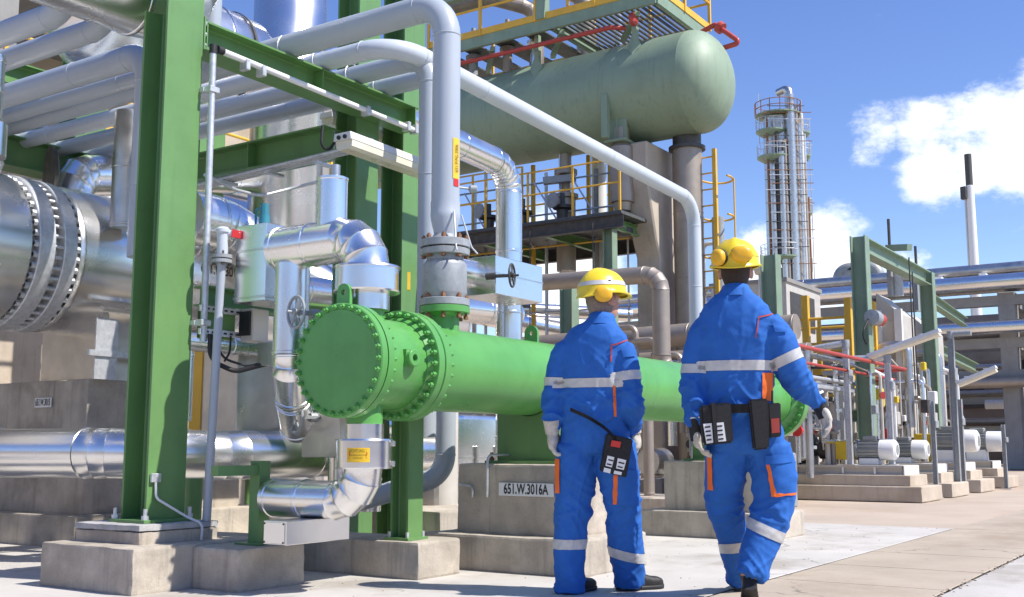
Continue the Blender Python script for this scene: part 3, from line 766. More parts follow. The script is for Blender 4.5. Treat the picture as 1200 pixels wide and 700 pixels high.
# small green pipe support frame on the column footing
sf = thing('pipe_stand', 'small dark green stand on the near footing', 'pipe stand', (4.75, 5.0, 0.245))
bm = BM(); bar(bm, (4.78, 5.06, 0.255), (4.78, 5.06, 0.745), 0.085); mk('post', bm, 'green_steel', sf, smooth=0)
bm = BM(); bar(bm, (4.737, 5.06, 0.69), (4.42, 5.06, 0.69), 0.06); mk('arm', bm, 'green_steel', sf, smooth=0)
bm = BM(); box(bm, (4.68, 4.96, 0.246), (4.88, 5.16, 0.256)); mk('base_plate', bm, 'green_steel', sf, smooth=0)
bm = BM(); cyl(bm, (5.02, 5.95, 0.26), (5.02, 5.95, 0.62), 0.06, 24); tag(mk('support_stub', bm, 'green_steel'), 'short round green pipe support behind the column', 'pipe support')

# ------------------------------------------------------------------ low silver pipe crossing behind the column
lp = thing('insulated_pipe', 'large silver insulated pipe low behind the green column', 'insulated pipe', (5.2, 7.0, 0.58))
clad_pipe(lp, [(4.55, 8.6, 0.785), (5.02, 7.0, 0.785), (5.55, 6.35, 0.77), (8.2, 6.35, 0.77)], 0.182, sec=0.8, bend=0.42, gores=5)
c = at(8, 514, u=4.9)
bm = BM(); box(bm, c - Vector((0.004, 0.055, 0.012)), c + Vector((0.004, 0.055, 0.012))); mk('arrow_sticker', bm, 'lever_red', lp, smooth=0)

# bolted end plate where the pipe beam meets the column, saddle anchor bolts
ep = thing('end_plate', 'bolted end plate joining the pipe beam to the tall column', 'plate', (4.67, 5.72, 3.47))
bm = BM(); box(bm, (4.668, 5.60, 3.46), (4.682, 5.84, 3.69), bev=0.002); mk('plate', bm, 'green_steel', ep, smooth=0)
for y in (5.625, 5.815):
    for z in (3.50, 3.575, 3.65):
        bm = BM(); cyl(bm, (4.682, y, z), (4.70, y, z), 0.016, 6); mk('bolt', bm, 'galv', ep)
for (u0, z0) in ((6.52, 0.712), (9.85, 0.70)):
    for du in (-0.03, 0.25):
        for dv in (-0.29, 0.29):
            bm = BM(); cyl(bm, (u0 + du, VX + dv, z0 + 0.022), (u0 + du, VX + dv, z0 + 0.045), 0.02, 6); cyl(bm, (u0 + du, VX + dv, z0 + 0.045), (u0 + du, VX + dv, z0 + 0.08), 0.011, 8); mk('anchor_bolt', bm, 'rust', hx)
for dx in (-0.08, 0.08):
    for dy in (-0.075, 0.075):
        bm = BM(); cyl(bm, (5.66 + dx, 4.62 + dy, 0.25), (5.66 + dx, 4.62 + dy, 0.285), 0.012, 6); mk('anchor_bolt', bm, 'galv', sp)
# ------------------------------------------------------------------ big silver shell at the left
VS, ZS, RS = 8.62, 2.455, 0.645
sh = thing('silver_exchanger', 'large silver clad exchanger shell with bolted body flange at left', 'heat exchanger', (6.5, VS, 1.41))
def shp(name, u, prof, mat='clad', seg=72, kind=None):
    bm = BM(); lathe(bm, (u, VS, ZS), X1, prof, seg, caps=False); return mk(name, bm, mat, sh, smooth=30, kind=kind)
uu = [5.50, 6.45, 7.35, 8.3, 9.2, 10.2, 11.0]
shp('channel_cladding', 3.2, [(0, 0), (0, RS), (1.81, RS), (1.835, RS - 0.02), (1.835, RS - 0.15)])
for a, b in zip(uu, uu[1:]):
    e = 0.002 * (uu.index(a) % 2)
    shp('cladding_sheet', a, [(0, RS + e), (b - a - 0.04, RS + e), (b - a - 0.035, RS + e + 0.007), (b - a - 0.012, RS + e + 0.007), (b - a - 0.006, RS + e), (b - a + 0.012, RS + e)])
shp('end_ring', 5.46, [(0, RS - 0.12), (0, RS - 0.01), (0.02, RS), (0.05, RS)], 'clad')
for u, wf in ((5.075, 0.145), (5.30, 0.12)): shp('body_flange', u, [(0, RS - 0.1), (0, RS + 0.004), (0.006, RS + 0.012), (wf - 0.006, RS + 0.012), (wf, RS + 0.004), (wf, RS - 0.1)], 'galv')
shp('barrel_neck', 4.88, [(0, RS - 0.07), (0.7, RS - 0.07)], 'clad_dull')
for k in range(44):
    a = 2 * math.pi * k / 44; q = Vector((5.04, VS + (RS - 0.028) * math.cos(a), ZS + (RS - 0.028) * math.sin(a)))
    if q.y > VS + 0.35: continue
    bm = BM(); cyl(bm, q, q + Vector((0.415, 0, 0)), 0.017, 8)
    for u0, ln in ((0.0, 0.034), (0.381, 0.034)): cyl(bm, q + Vector((u0, 0, 0)), q + Vector((u0 + ln, 0, 0)), 0.029, 6)
    mk('stud_bolt', bm, 'galv', sh)
# saddle
bm = BM(); box(bm, (5.86, VS - 0.45, 1.41), (5.9, VS + 0.45, 1.98)); box(bm, (5.9, VS - 0.36, 1.41), (6.5, VS - 0.34, 2.0)); box(bm, (5.9, VS + 0.34, 1.41), (6.5, VS + 0.36, 2.0)); box(bm, (6.5, VS - 0.45, 1.41), (6.54, VS + 0.45, 1.98))
mk('saddle', bm, 'clad_dull', sh, smooth=0)
bm = BM(); box(bm, (5.70, 8.06, 1.40), (5.92, 8.08, 1.92)); mk('cover_strip', bm, 'galv', sh, smooth=0)
bm = BM(); bar(bm, (5.62, 8.05, 1.62), (6.6, 8.05, 1.62), 0.02, 0.05); mk('tie_bar', bm, 'galv', sh, smooth=0)
bm = BM(); box(bm, (5.72, 8.0, 1.985), (6.25, 8.06, 2.01), rot=((1, 0, 0), R(20))); mk('drip_ledge', bm, 'band', sh, smooth=0)
bm = BM(); q = Vector((4.62, VS - 0.55, ZS + 0.45)); lathe(bm, q, (0, -0.5, 0.75), [(0, 0.10), (0.18, 0.10), (0.185, 0.085), (0.19, 0)], 24); mk('nozzle_cap', bm, 'clad', sh)
c = at(258, 318, v=8.0); aL = math.atan2(c.z - ZS, 8.0 - VS)
# lettering follows the tangent of the shell
tq = R(168); nrm = Vector((0, math.cos(tq), math.sin(tq))); org = at(258, 318, v=VS - 0.63)
nrm = Vector((0, org.y - VS, org.z - ZS)).normalized(); org = Vector((org.x, VS + nrm.y * (RS + 0.004), ZS + nrm.z * (RS + 0.004)))
text_mesh('651.W.3015', 0.135, 'sign_black', org, (1, 0, 0), (0, -nrm.z, nrm.y) if nrm.y > 0 else (0, nrm.z, -nrm.y), sh, sx=0.72, lift=0.004)

# further big silver ducts and vessels filling the left background
d1 = thing('insulated_duct', 'shiny silver duct with ring seams crossing behind the upper left pipes', 'insulated pipe', (4, 9.5, 2.6))
clad_pipe(d1, [(3.4, 10.4, 4.1), (5.6, 10.4, 4.1), (6.9, 10.4, 3.4), (9.5, 10.4, 3.4)], 0.52, sec=0.8, bend=0.7, gores=4, seg=40)
d2 = thing('insulated_pipe', 'long shiny pipe entering over the top left corner', 'insulated pipe', (4, 6.1, 3.6))
clad_pipe(d2, [(1.6, 6.02, 3.80), (4.9, 6.02, 3.80), (4.9, 6.02, 5.0)], 0.23, sec=1.4)
d3 = thing('insulated_pipe', 'silver vertical pipe in the upper left behind the grey elbow', 'insulated pipe', (5.12, 7.1, 2.4))
qq = at(151, 170, v=7.9); clad_pipe(d3, [(qq.x, 7.9, 3.72), (qq.x, 7.9, 2.7)], 0.125, sec=0.5, mat='clad_dull')
d4 = thing('insulated_pipe', 'silver vertical pipe stub at the left edge', 'insulated pipe', (3.55, 6.0, 2.4))
clad_pipe(d4, [(3.42, 6.0, 2.52), (3.42, 6.0, 2.74), (3.42, 6.0, 3.1)], 0.095, sec=0.2)
bm = BM(); lathe(bm, (3.42, 6.0, 2.5), Z1, [(0, 0.08), (0.005, 0.13), (0.2, 0.13), (0.21, 0.1)], 32); mk('flange_cover', bm, 'clad', d4)
d5 = thing('silver_tank', 'shiny silver vertical vessel behind the beam at top', 'vessel', (9.0, 9.2, 0))
bm = BM(); lathe(bm, (8.95, 9.2, 0), Z1, [(0, 0.43), (5.2, 0.43), (5.21, 0.436), (5.23, 0.436), (5.24, 0.43), (9, 0.43), (9.2, 0.3), (9.25, 0)], 48); mk('shell', bm, 'clad', d5)
d6 = thing('silver_vessel', 'pale domed silver drum lying above the pipe beam', 'vessel', (6.9, 8.2, 4.2))
bm = BM(); lathe(bm, (5.2, 8.2, 4.62), X1, [(0, 0.1), (0.15, 0.38), (0.35, 0.5), (1.6, 0.5), (1.605, 0.51), (1.63, 0.51), (1.635, 0.5), (2.1, 0.49), (2.35, 0.36), (2.45, 0.12), (2.46, 0)], 48); mk('shell', bm, 'clad', d6)
bm = BM(); lathe(bm, (7.05, 8.2, 4.62), X1, [(0, 0.503), (0.002, 0.512), (0.03, 0.512), (0.032, 0.503)], 48, caps=False); mk('strap', bm, 'dark_steel', d6)
d7 = thing('insulated_pipe', 'fat silver elbow behind the valve box', 'insulated pipe', (7.0, 7.6, 2.6))
clad_pipe(d7, [(6.45, 7.9, 2.9), (6.9, 7.9, 2.9), (7.6, 7.6, 2.45), (8.2, 7.2, 2.1)], 0.26, sec=0.6, bend=0.4, gores=3)
d8 = thing('insulated_pipe', 'silver elbow on the near shell behind the green beam', 'insulated pipe', (5.0, 8.2, 3.0))
clad_pipe(d8, [at(84, 255, v=9.3), at(84, 206, v=9.3), at(300, 206, v=9.3)], 0.2, sec=0.4, bend=0.2, gores=3)
bm = BM(); lathe(bm, at(57, 205, v=9.0), (1, -0.4, 0.05), [(0, 0.05), (0.0, 0.27), (0.03, 0.27), (0.05, 0.22)], 36); tag(mk('blind_flange', bm, 'dark_steel'), 'dark round blind flange on top of the left shell', 'flange')

# silver pipe from behind the columns turning down, with its valve box
sv = thing('insulated_pipe', 'tall silver pipe with elbow turning down beside the drum', 'insulated pipe', (8.76, 5.9, 0))
clad_pipe(sv, [(6.9, 5.9, 3.66), (8.76, 5.9, 3.58), (8.76, 5.9, 0.3)], 0.128, sec=0.62, bend=0.28, gores=5)
v2 = thing('valve_box', 'bright silver valve box on the tall silver pipe', 'valve box', (7.95, 5.7, 2.1))
bm = BM(); box(bm, (7.78, 5.38, 2.16), (8.55, 5.78, 2.50), bev=0.004); mk('box_shell', bm, 'clad', v2, smooth=0)
bm = BM(); cyl(bm, (7.25, 5.6, 2.34), (7.78, 5.6, 2.34), 0.13, 24); mk('pipe_stub', bm, 'clad', v2)
bm = BM(); box(bm, (7.776, 5.376, 2.34), (8.554, 5.784, 2.352)); mk('seam_band', bm, 'band', v2, smooth=0)
handwheel('small handwheel on the bright valve box beside the tall silver pipe', at(600, 323, v=5.16), (0.35, -1, 0), 0.098, stem=0.2, mat='dark_steel')
s9 = thing('insulated_pipe', 'dull silver pipe with a flanged joint behind the exchanger valve', 'insulated pipe', (8, 7.0, 2.0))
clad_pipe(s9, [(6.5, 7.0, 2.20), (10.5, 7.0, 2.36)], 0.14, sec=0.6, mat='clad')
bm = BM(); lathe(bm, (8.2, 6.3, 0), Z1, [(0, 0.17), (1.93, 0.17), (1.97, 0.15), (1.98, 0)], 32); tag(mk('standpipe', bm, 'beige'), 'short beige capped standpipe behind the exchanger', 'standpipe')
wb = thing('insulation_box', 'large pale silver equipment cover with latches under the exchanger', 'insulation box', (9.1, 6.7, 0.3))
bm = BM(); box(bm, (8.55, 6.45, 0.32), (9.9, 7.3, 1.15), bev=0.05, seg=3); mk('cover_shell', bm, 'clad', wb, smooth=40)
bm = BM(); box(bm, (8.54, 6.44, 0.715), (9.91, 7.31, 0.73)); mk('seam_band', bm, 'band', wb, smooth=0)
for k in range(4):
    bm = BM(); u = 8.62 + k * 0.36; box(bm, (u - 0.015, 6.42, 0.66), (u + 0.015, 6.445, 0.84), bev=0.004); mk('latch', bm, 'band', wb)
bm = BM(); box(bm, (8.0, 6.2, 0.0), (8.5, 6.9, 0.55), bev=0.01); tag(mk('sheet_cover', bm, 'clad_dull'), 'dark sheet metal cover on the floor behind the support post', 'cover')
sl = thing('insulated_pipe', 'silver elbow pipe rising just right of the support post', 'insulated pipe', (6.6, 5.6, 0.3))
clad_pipe(sl, [(6.35, 5.55, 0.35), (6.35, 5.55, 0.98), (6.9, 5.55, 0.98)], 0.09, sec=0.3, bend=0.12, gores=4)
# boxes and panels left of the end cover
bm = BM(); box(bm, (6.1, 6.75, 0.6), (6.6, 7.2, 1.62), bev=0.006); tag(mk('insulation_box', bm, 'clad_dull', smooth=0), 'tall dull sheet metal box behind the thin pipe', 'insulation box')
bm = BM(); box(bm, (6.55, 6.35, 0.98), (7.1, 6.8, 1.75), bev=0.006); tag(mk('insulation_box', bm, 'clad', smooth=0), 'shiny sheet metal box behind the duct bend', 'insulation box')
ip = thing('wall_insulation', 'pale mineral panel with yellow edge behind the thin pipe', 'panel', (6.2, 7.3, 0.5))
bm = BM(); box(bm, (6.12, 7.18, 0.8), (6.5, 7.3, 1.62)); mk('panel', bm, 'beige', ip, smooth=0)
bm = BM(); box(bm, (6.09, 7.17, 0.8), (6.117, 7.31, 1.62)); mk('yellow_edge', bm, 'yellow', ip, smooth=0)
pf = thing('insulated_pipe', 'short silver vertical pipe right beside the green column, low', 'insulated pipe', (5.25, 6.2, 1.0))
clad_pipe(pf, [(5.35, 6.5, 1.02), (5.35, 6.5, 1.52)], 0.07, sec=0.6); clad_pipe(pf, [(5.2, 6.6, 1.62), (6.6, 6.6, 1.62)], 0.07, sec=0.7)

# ------------------------------------------------------------------ thin pipes, conduit, lamps on the column
ct = thing('conduit', 'thin galvanised conduit climbing the tall green column', 'conduit', (4.70, 5.55, 1.5))
bm = BM(); tube(bm, [(4.70, 5.53, 1.5), (4.69, 5.53, 3.42)], 0.022, 14); mk('tube', bm, 'galv', ct)
bm = BM(); cyl(bm, (4.69, 5.53, 3.42), (4.69, 5.53, 3.48), 0.026, 14); mk('end_cap', bm, 'dark', ct)
for z in (1.62, 3.17):
    bm = BM(); box(bm, (4.655, 5.50, z - 0.02), (4.735, 5.56, z + 0.02), bev=0.004); bar(bm, (4.66, 5.56, z), (4.66, 5.62, z), 0.03); mk('clamp', bm, 'galv', ct)
tp = thing('thin_pipe', 'thin grey standing pipe with flange and red lever near the valve box', 'pipe', (4.72, 5.40, 0.37))
bm = BM(); cyl(bm, (4.72, 5.46, 0.373), (4.715, 5.40, 2.0), 0.027, 16); mk('tube', bm, 'pipe_grey', tp)
bm = BM(); lathe(bm, (4.715, 5.40, 2.0), Z1, [(0, 0.065), (0.022, 0.065), (0.023, 0.05), (0.03, 0.05), (0.031, 0.065), (0.053, 0.065)], 28); mk('flange', bm, 'valve_grey', tp)
bm = BM(); bolts(bm, (4.715, 5.40, 1.985), Z1, 0.05, 4, 0.012, 0.06, 0.6); mk('flange_bolt', bm, 'dark_steel', tp, kind='stuff')
bm = BM(); cyl(bm, (4.715, 5.40, 2.05), (4.715, 5.40, 2.20), 0.036, 16); lathe(bm, (4.715, 5.40, 2.19), Z1, [(0, 0.036), (0.01, 0.046), (0.03, 0.046), (0.045, 0.03), (0.05, 0)], 16); cyl(bm, (4.715, 5.40, 2.19), (4.79, 5.32, 2.2), 0.022, 12); mk('valve_body', bm, 'pipe_light', tp)
bm = BM(); bar(bm, (4.74, 5.345, 2.195), (4.86, 5.25, 2.17), 0.018, 0.05); mk('lever', bm, 'lever_red', tp)
# earthing wire at the column foot
ew = thing('earth_wire', 'pale earthing wire curving down the column foot', 'wire', (4.5, 5.55, 0.26))
bm = BM(); tube(bm, fillet([(4.42, 5.585, 0.63), (4.42, 5.575, 0.52), (4.60, 5.50, 0.40), (4.64, 5.40, 0.36), (4.64, 5.41, 0.262)], 0.05), 0.008, 8); mk('wire', bm, 'white_paint', ew)
bm = BM(); box(bm, (4.385, 5.575, 0.615), (4.455, 5.598, 0.67), bev=0.004); mk('terminal', bm, 'galv', ew)
# junction box on slotted rails with cables
jb = thing('junction_box', 'green junction box on slotted rails beside the column', 'junction box', (4.8, 5.5, 1.55))
for z in (1.715, 1.565):
    bm = BM(); box(bm, (4.66, 5.52, z - 0.02), (5.05, 5.54, z + 0.02))
    r_ = mk('slotted_rail', bm, 'galv', jb, smooth=0)
    for k in range(7):
        bm = BM(); u = 4.72 + k * 0.05; box(bm, (u - 0.012, 5.517, z - 0.006), (u + 0.012, 5.5195, z + 0.006)); mk('slot', bm, 'dark', r_, smooth=0)
bm = BM(); box(bm, (4.74, 5.545, 1.53), (4.98, 5.65, 1.75), bev=0.008); mk('case', bm, 'green_steel', jb)
bm = BM(); box(bm, (5.0, 5.40, 1.52), (5.14, 5.52, 1.74), bev=0.006); mk('beige_case', bm, 'beige', jb)
bm = BM(); box(bm, (4.985, 5.42, 1.56), (4.998, 5.52, 1.72)); mk('gasket', bm, 'dark', jb)
for nm, pts, r in (('cable', [(4.73, 5.5, 1.55), (4.73, 5.5, 1.38), (4.86, 5.4, 1.31), (5.02, 5.2, 1.38), (4.98, 4.96, 1.62)], 0.016), ('cable', [(4.78, 5.5, 1.55), (4.80, 5.48, 1.40), (4.95, 5.35, 1.34), (5.0, 5.15, 1.45), (4.97, 4.95, 1.60)], 0.008), ('cable', [(4.9, 5.5, 1.55), (4.88, 5.48, 1.44), (4.82, 5.46, 1.38)], 0.007)):
    bm = BM(); tube(bm, fillet(pts, 0.12), r, 10); o = mk(nm, bm, 'dark', jb)
# cable tray, conduit and strip lamps under the beam
tr = thing('cable_conduit', 'pale conduit run clipped under the green pipe beam', 'conduit', (5.8, 5.52, 3.43))
bm = BM(); cyl(bm, (4.80, 5.56, 3.475), (6.95, 5.56, 3.43), 0.022, 14); mk('tube', bm, 'white_paint', tr)
for k, u in enumerate((5.0, 5.15, 6.25, 6.75, 6.85)):
    bm = BM(); box(bm, (u - 0.018, 5.525, 3.40), (u + 0.018, 5.60, 3.475), bev=0.004); mk('clamp', bm, 'galv', tr)
bm = BM(); cyl(bm, (4.75, 5.56, 3.476), (4.80, 5.56, 3.475), 0.027, 12); mk('end_gland', bm, 'dark', tr)
def strip_lamp(label, p0, p1, w=0.15, h=0.09, lens_mat='lamp_lens', group='strip lamps'):
    p0, p1 = Vector(p0), Vector(p1); a, s, u = frame(p1 - p0)
    if u.z < 0: u = -u
    t = thing('strip_lamp', label, 'lamp', (p0 + p1) / 2, group); L_ = (p1 - p0).length
    def prism(prof, q0, q1):
        bm = BM(); A = [bm.verts.new(q0 + s * x + u * y) for x, y in prof]; B = [bm.verts.new(q1 + s * x + u * y) for x, y in prof]; n = len(prof)
        for k in range(n): bm.faces.new((A[k], A[(k + 1) % n], B[(k + 1) % n], B[k]))
        bm.faces.new(A[::-1]); bm.faces.new(B); bmesh.ops.recalc_face_normals(bm, faces=bm.faces); return bm
    mk('housing', prism([(-w / 2, 0), (w / 2, 0), (w / 2 * 0.9, h * 0.5), (-w / 2 * 0.9, h * 0.5)], p0, p1), 'white_paint', t, smooth=0)
    mk('diffuser', prism([(-w / 2 * 0.96, -0.001), (-w / 2 * 0.9, -h * 0.45), (-w / 2 * 0.6, -h * 0.62), (w / 2 * 0.6, -h * 0.62), (w / 2 * 0.9, -h * 0.45), (w / 2 * 0.96, -0.001)], p0 + a * 0.02, p1 - a * 0.02), lens_mat, t, smooth=30)
    for f in (0.25, 0.75):
        q = p0.lerp(p1, f); bm = BM(); box(bm, q - Vector((0.02, 0.02, 0)) + u * h * 0.5, q + Vector((0.02, 0.02, 0)) + u * (h * 0.5 + 0.03)); mk('bracket', bm, 'galv', t, smooth=0)
    return t
sl1 = strip_lamp('cream strip lamp hung under the green beam, nearest', at(401, 164, v=5.35), at(398, 164, v=5.35) + Vector((1.25, 0, -0.02)), 0.17, 0.11)
bm = BM()
for k in (-0.03, 0.03): cyl(bm, at(401, 164, v=5.35) + Vector((-0.012, k, 0.02)), at(401, 164, v=5.35) + Vector((0.005, k, 0.02)), 0.016, 12)
mk('cable_gland', bm, 'dark', sl1)
strip_lamp('second strip lamp behind the conduit, tucked under the beam', at(382, 138, v=6.1), at(382, 138, v=6.1) + Vector((1.3, 0, -0.02)), 0.14, 0.09)
cb2 = thing('cable_tray', 'cable tray and looped black cable under the cross beam', 'cable tray', (6.2, 6.3, 3.1))
for k, (dx, dz) in enumerate(((0, 0), (0.05, 0.0), (0.1, 0.0))):
    bm = BM(); cyl(bm, (6.12 + dx, 5.6, 3.12 + dz), (6.12 + dx, 7.4, 3.06 + dz), 0.014, 10); mk('tray_rod', bm, 'galv', cb2)
for k in range(3):
    bm = BM(); box(bm, (6.08, 5.9 + k * 0.55, 3.035), (6.26, 5.95 + k * 0.55, 3.055)); mk('tray_bracket', bm, 'galv', cb2, smooth=0)
bm = BM(); tube(bm, fillet([at(378, 148, v=5.5), at(376, 170, v=5.5), at(385, 178, v=5.5), at(396, 160, v=5.45), at(403, 158, v=5.4)], 0.05), 0.011, 10); mk('cable', bm, 'dark', cb2)
bm = BM(); tube(bm, fillet([at(240, 205, v=6.1), at(275, 222, v=6.2), at(305, 230, v=6.2), at(345, 220, v=6.1), at(378, 212, v=5.9)], 0.3), 0.013, 10); mk('flexible_hose', bm, 'galv', cb2)
# orange lamp and rusty pipe behind the strip lamp
rp = thing('rusty_pipe', 'thin rust-stained white pipe behind the strip lamp', 'pipe', (8.0, 6.6, 0))
c = at(468, 240, v=6.6)
bm = BM(); cyl(bm, (c.x, 6.6, 0.2), (c.x, 6.6, 5.0), 0.04, 14); mk('tube', bm, material('rust_white', (0.6, 0.58, 0.55), 0.5, col2=(0.28, 0.10, 0.05), patch=0.9, pscale=5), rp)
bm = BM(); lathe(bm, at(468, 272, v=6.45), Z1, [(0, 0.05), (0.14, 0.05), (0.15, 0.03)], 16); mk('lamp', bm, 'orange', rp)
# low pipe rail on the plinth
rl = thing('plinth_rail', 'thin bent rail on the numbered plinth', 'rail', (6.28, 4.5, 0.45))
bm = BM(); c0 = at(571, 583, u=6.27); c1 = at(571, 541, u=6.27)
tube(bm, fillet([c0, Vector((6.27, c0.y, 0.775)), Vector((6.8, c0.y - 0.02, 0.775))], 0.05), 0.009, 8); mk('rail', bm, 'galv', rl)
bm = BM(); c0 = at(554, 583, u=6.275); tube(bm, fillet([c0, c0 + Vector((0, 0, 0.075)), c0 + Vector((0, 0.12, 0.085))], 0.03), 0.009, 8); mk('rail', bm, 'galv', rl)
# ------------------------------------------------------------------ the elevated sage green drum
UD, ZD, RD = 19.0, 7.85, 1.0
dr = thing('storage_drum', 'large sage green horizontal drum high on concrete pillars', 'drum', (UD, 13, 6.8))
YA = (0, 1, 0)
def drp(name, v, prof, mat='sage', seg=72):
    bm = BM(); lathe(bm, (UD, v, ZD), YA, prof, seg, caps=False); return mk(name, bm, mat, dr, smooth=40)
prof = [(0, 0)] + [(0.66 - 0.66 * math.cos(a), RD * math.sin(a)) for a in [R(k * 7.5) for k in range(1, 13)]]
drp('end_head', 7.72, prof)
vv = [8.375, 9.9, 12.1, 14.4, 16.8, 19.5]
for a, b in zip(vv, vv[1:]): drp('shell_course', a, [(0, RD), (0.004, RD + 0.002), (0.02, RD + 0.002), (0.024, RD), (b - a, RD)])
bm = BM(); c = (UD, 8.95, ZD - 1.02); lathe(bm, (UD + 0.25, 8.75, ZD - 1.25), Z1, [(0, 0.28), (0.3, 0.28)], 24); lathe(bm, (UD + 0.25, 8.75, ZD - 1.25), Z1, [(0, 0.3), (0.0, 0.36), (0.06, 0.36), (0.07, 0.28)], 24); mk('bottom_nozzle', bm, 'dark_steel', dr)
for v in (9.75, 15.5):
    bm = BM(); box(bm, (UD - 0.75, v, ZD - 1.12), (UD + 0.75, v + 0.05, ZD - 0.45)); box(bm, (UD - 0.85, v - 0.2, ZD - 1.16), (UD + 0.85, v + 0.25, ZD - 1.115)); box(bm, (UD - 0.72, v - 0.18, ZD - 1.1), (UD - 0.68, v + 0.2, ZD - 0.5)); mk('saddle', bm, 'sage', dr, smooth=0)
bm = BM(); box(bm, (UD - 1.0, 9.85, ZD - 1.1), (UD - 0.86, 9.98, ZD - 0.22), bev=0.01); mk('stiffener_rib', bm, 'sage', dr, smooth=0)
# platform legs on the drum
PZ = 9.25
for (v, du) in ((9.35, -0.72), (11.6, -0.72), (14.2, -0.72), (9.35, 0.75), (11.6, 0.75)):
    bm = BM(); zs = ZD + math.sqrt(RD * RD - du * du)
    box(bm, (UD + du - 0.05, v - 0.05, zs - 0.1), (UD + du + 0.05, v + 0.05, PZ)); 
    A = [bm.verts.new(p) for p in ((UD + du - 0.06, v - 0.16, zs - 0.02), (UD + du - 0.16, v, zs - 0.22), (UD + du - 0.06, v + 0.16, zs - 0.02), (UD + du - 0.05, v, zs + 0.32))]
    for q in ((0, 1, 3), (1, 2, 3), (0, 2, 1), (0, 3, 2)): bm.faces.new([A[i] for i in q])
    mk('platform_leg', bm, 'sage', dr, smooth=0)
# the platform above it
pl = thing('drum_platform', 'steel platform with yellow railings on top of the sage drum', 'platform', (UD, 12, PZ))
u0, u1, v0, v1 = UD - 1.0, UD + 1.35, 8.75, 19.5
bm = BM()
for k in range(20): box(bm, (u0 + 0.06, v0 + 0.1 + k * 0.12, PZ + 0.10), (u1 - 0.06, v0 + 0.16 + k * 0.12, PZ + 0.13))
mk('grating', bm, 'deck', pl, smooth=0, kind='stuff')
for k in range(10):
    bm = BM(); v = 11.5 + k * 0.8; box(bm, (u0 + 0.06, v, PZ + 0.10), (u1 - 0.06, v + 0.45, PZ + 0.13)); mk('grating', bm, 'deck', pl, smooth=0)
for (a, b) in (((u0, v0, PZ + 0.06), (u0, v1, PZ + 0.06)), ((u1, v0, PZ + 0.06), (u1, v1, PZ + 0.06)), ((u0, v0, PZ + 0.06), (u1, v0, PZ + 0.06)), ((u0, 11.1, PZ + 0.06), (u1, 11.1, PZ + 0.06))):
    bm = BM(); bar(bm, a, b, 0.08, 0.24); mk('edge_beam', bm, 'sage_steel', pl, smooth=0)
for k in range(6):
    bm = BM(); v = 9.2 + k * 1.7; bar(bm, (u0 + 0.1, v, PZ - 0.12), (u0 + 1.2, v + 0.9, PZ - 0.12), 0.1, 0.1); mk('brace', bm, 'sage_steel', pl, smooth=0)
def railing(parent, pts, h=1.05, post=1.1, r=0.028, toe=True, mat='yellow', rails=(1.0, 0.55)):
    for i_, (a, b) in enumerate(zip(pts, pts[1:])):
        a, b = Vector(a), Vector(b); n = max(1, round((b - a).length / post))
        for k in range(1 if i_ else 0, n + 1):
            bm = BM(); q = a.lerp(b, k / n); bar(bm, q, q + Vector((0, 0, h)), r * 2, r * 2); mk('rail_post', bm, mat, parent, smooth=0)
        for f in rails:
            bm = BM(); cyl(bm, a + Vector((0, 0, h * f)), b + Vector((0, 0, h * f)), r, 8); mk('hand_rail', bm, mat, parent)
        if toe:
            bm = BM(); bar(bm, a + Vector((0, 0, 0.08)), b + Vector((0, 0, 0.08)), 0.015, 0.14); mk('toe_board', bm, mat, parent, smooth=0)
railing(pl, [(u0 - 0.05, 14.2, PZ + 0.16), (u0 - 0.05, v0 - 0.05, PZ + 0.16), (u1 + 0.05, v0 - 0.05, PZ + 0.16), (u1 + 0.05, 14.2, PZ + 0.16)], post=1.3, h=1.1)
# upper frame on the platform (sage posts and beam)
for v in (11.3, 14.6):
    bm = BM(); bar(bm, (u0, v, PZ + 0.18), (u0, v, PZ + 1.25), 0.2, 0.2); mk('frame_post', bm, 'sage_steel', pl, smooth=0)
bm = BM(); bar(bm, (u0, 11.2, PZ + 1.2), (u0, 16.5, PZ + 1.2), 0.18, 0.22); mk('frame_beam', bm, 'sage_steel', pl, smooth=0)
fp = pipe_thing('fire_water_pipe', 'red fire water pipe running under the drum platform edge', 'pipe', [(UD - 0.95, 17.5, PZ - 0.30), (UD - 0.95, 9.75, PZ - 0.30), (UD - 0.75, 9.55, PZ - 0.30)], 0.045, 'red_pipe', welds=False)
bm = BM(); lathe(bm, (UD - 0.9, 9.35, PZ - 0.22), (0, -1, 0), [(0, 0.05), (0.02, 0.13), (0.10, 0.13), (0.12, 0.05)], 20); mk('flange', bm, 'red_pipe', fp)
UQ = UD + 0.4
r2 = pipe_thing('sprinkler_pipe', 'red bent sprinkler pipe sticking out past the drum end', 'pipe', [at(818, 40, u=UQ), at(838, 29, u=UQ), at(868, 50, u=UQ), at(836, 60, u=UQ)], 0.05, 'red_pipe', bend=0.05, welds=False)
bm = BM(); q = at(842, 31, u=UQ); lathe(bm, q, at(850, 37, u=UQ) - q, [(0, 0.05), (0, 0.12), (0.1, 0.12), (0.1, 0.05)], 18); mk('flange', bm, 'red_pipe', r2)
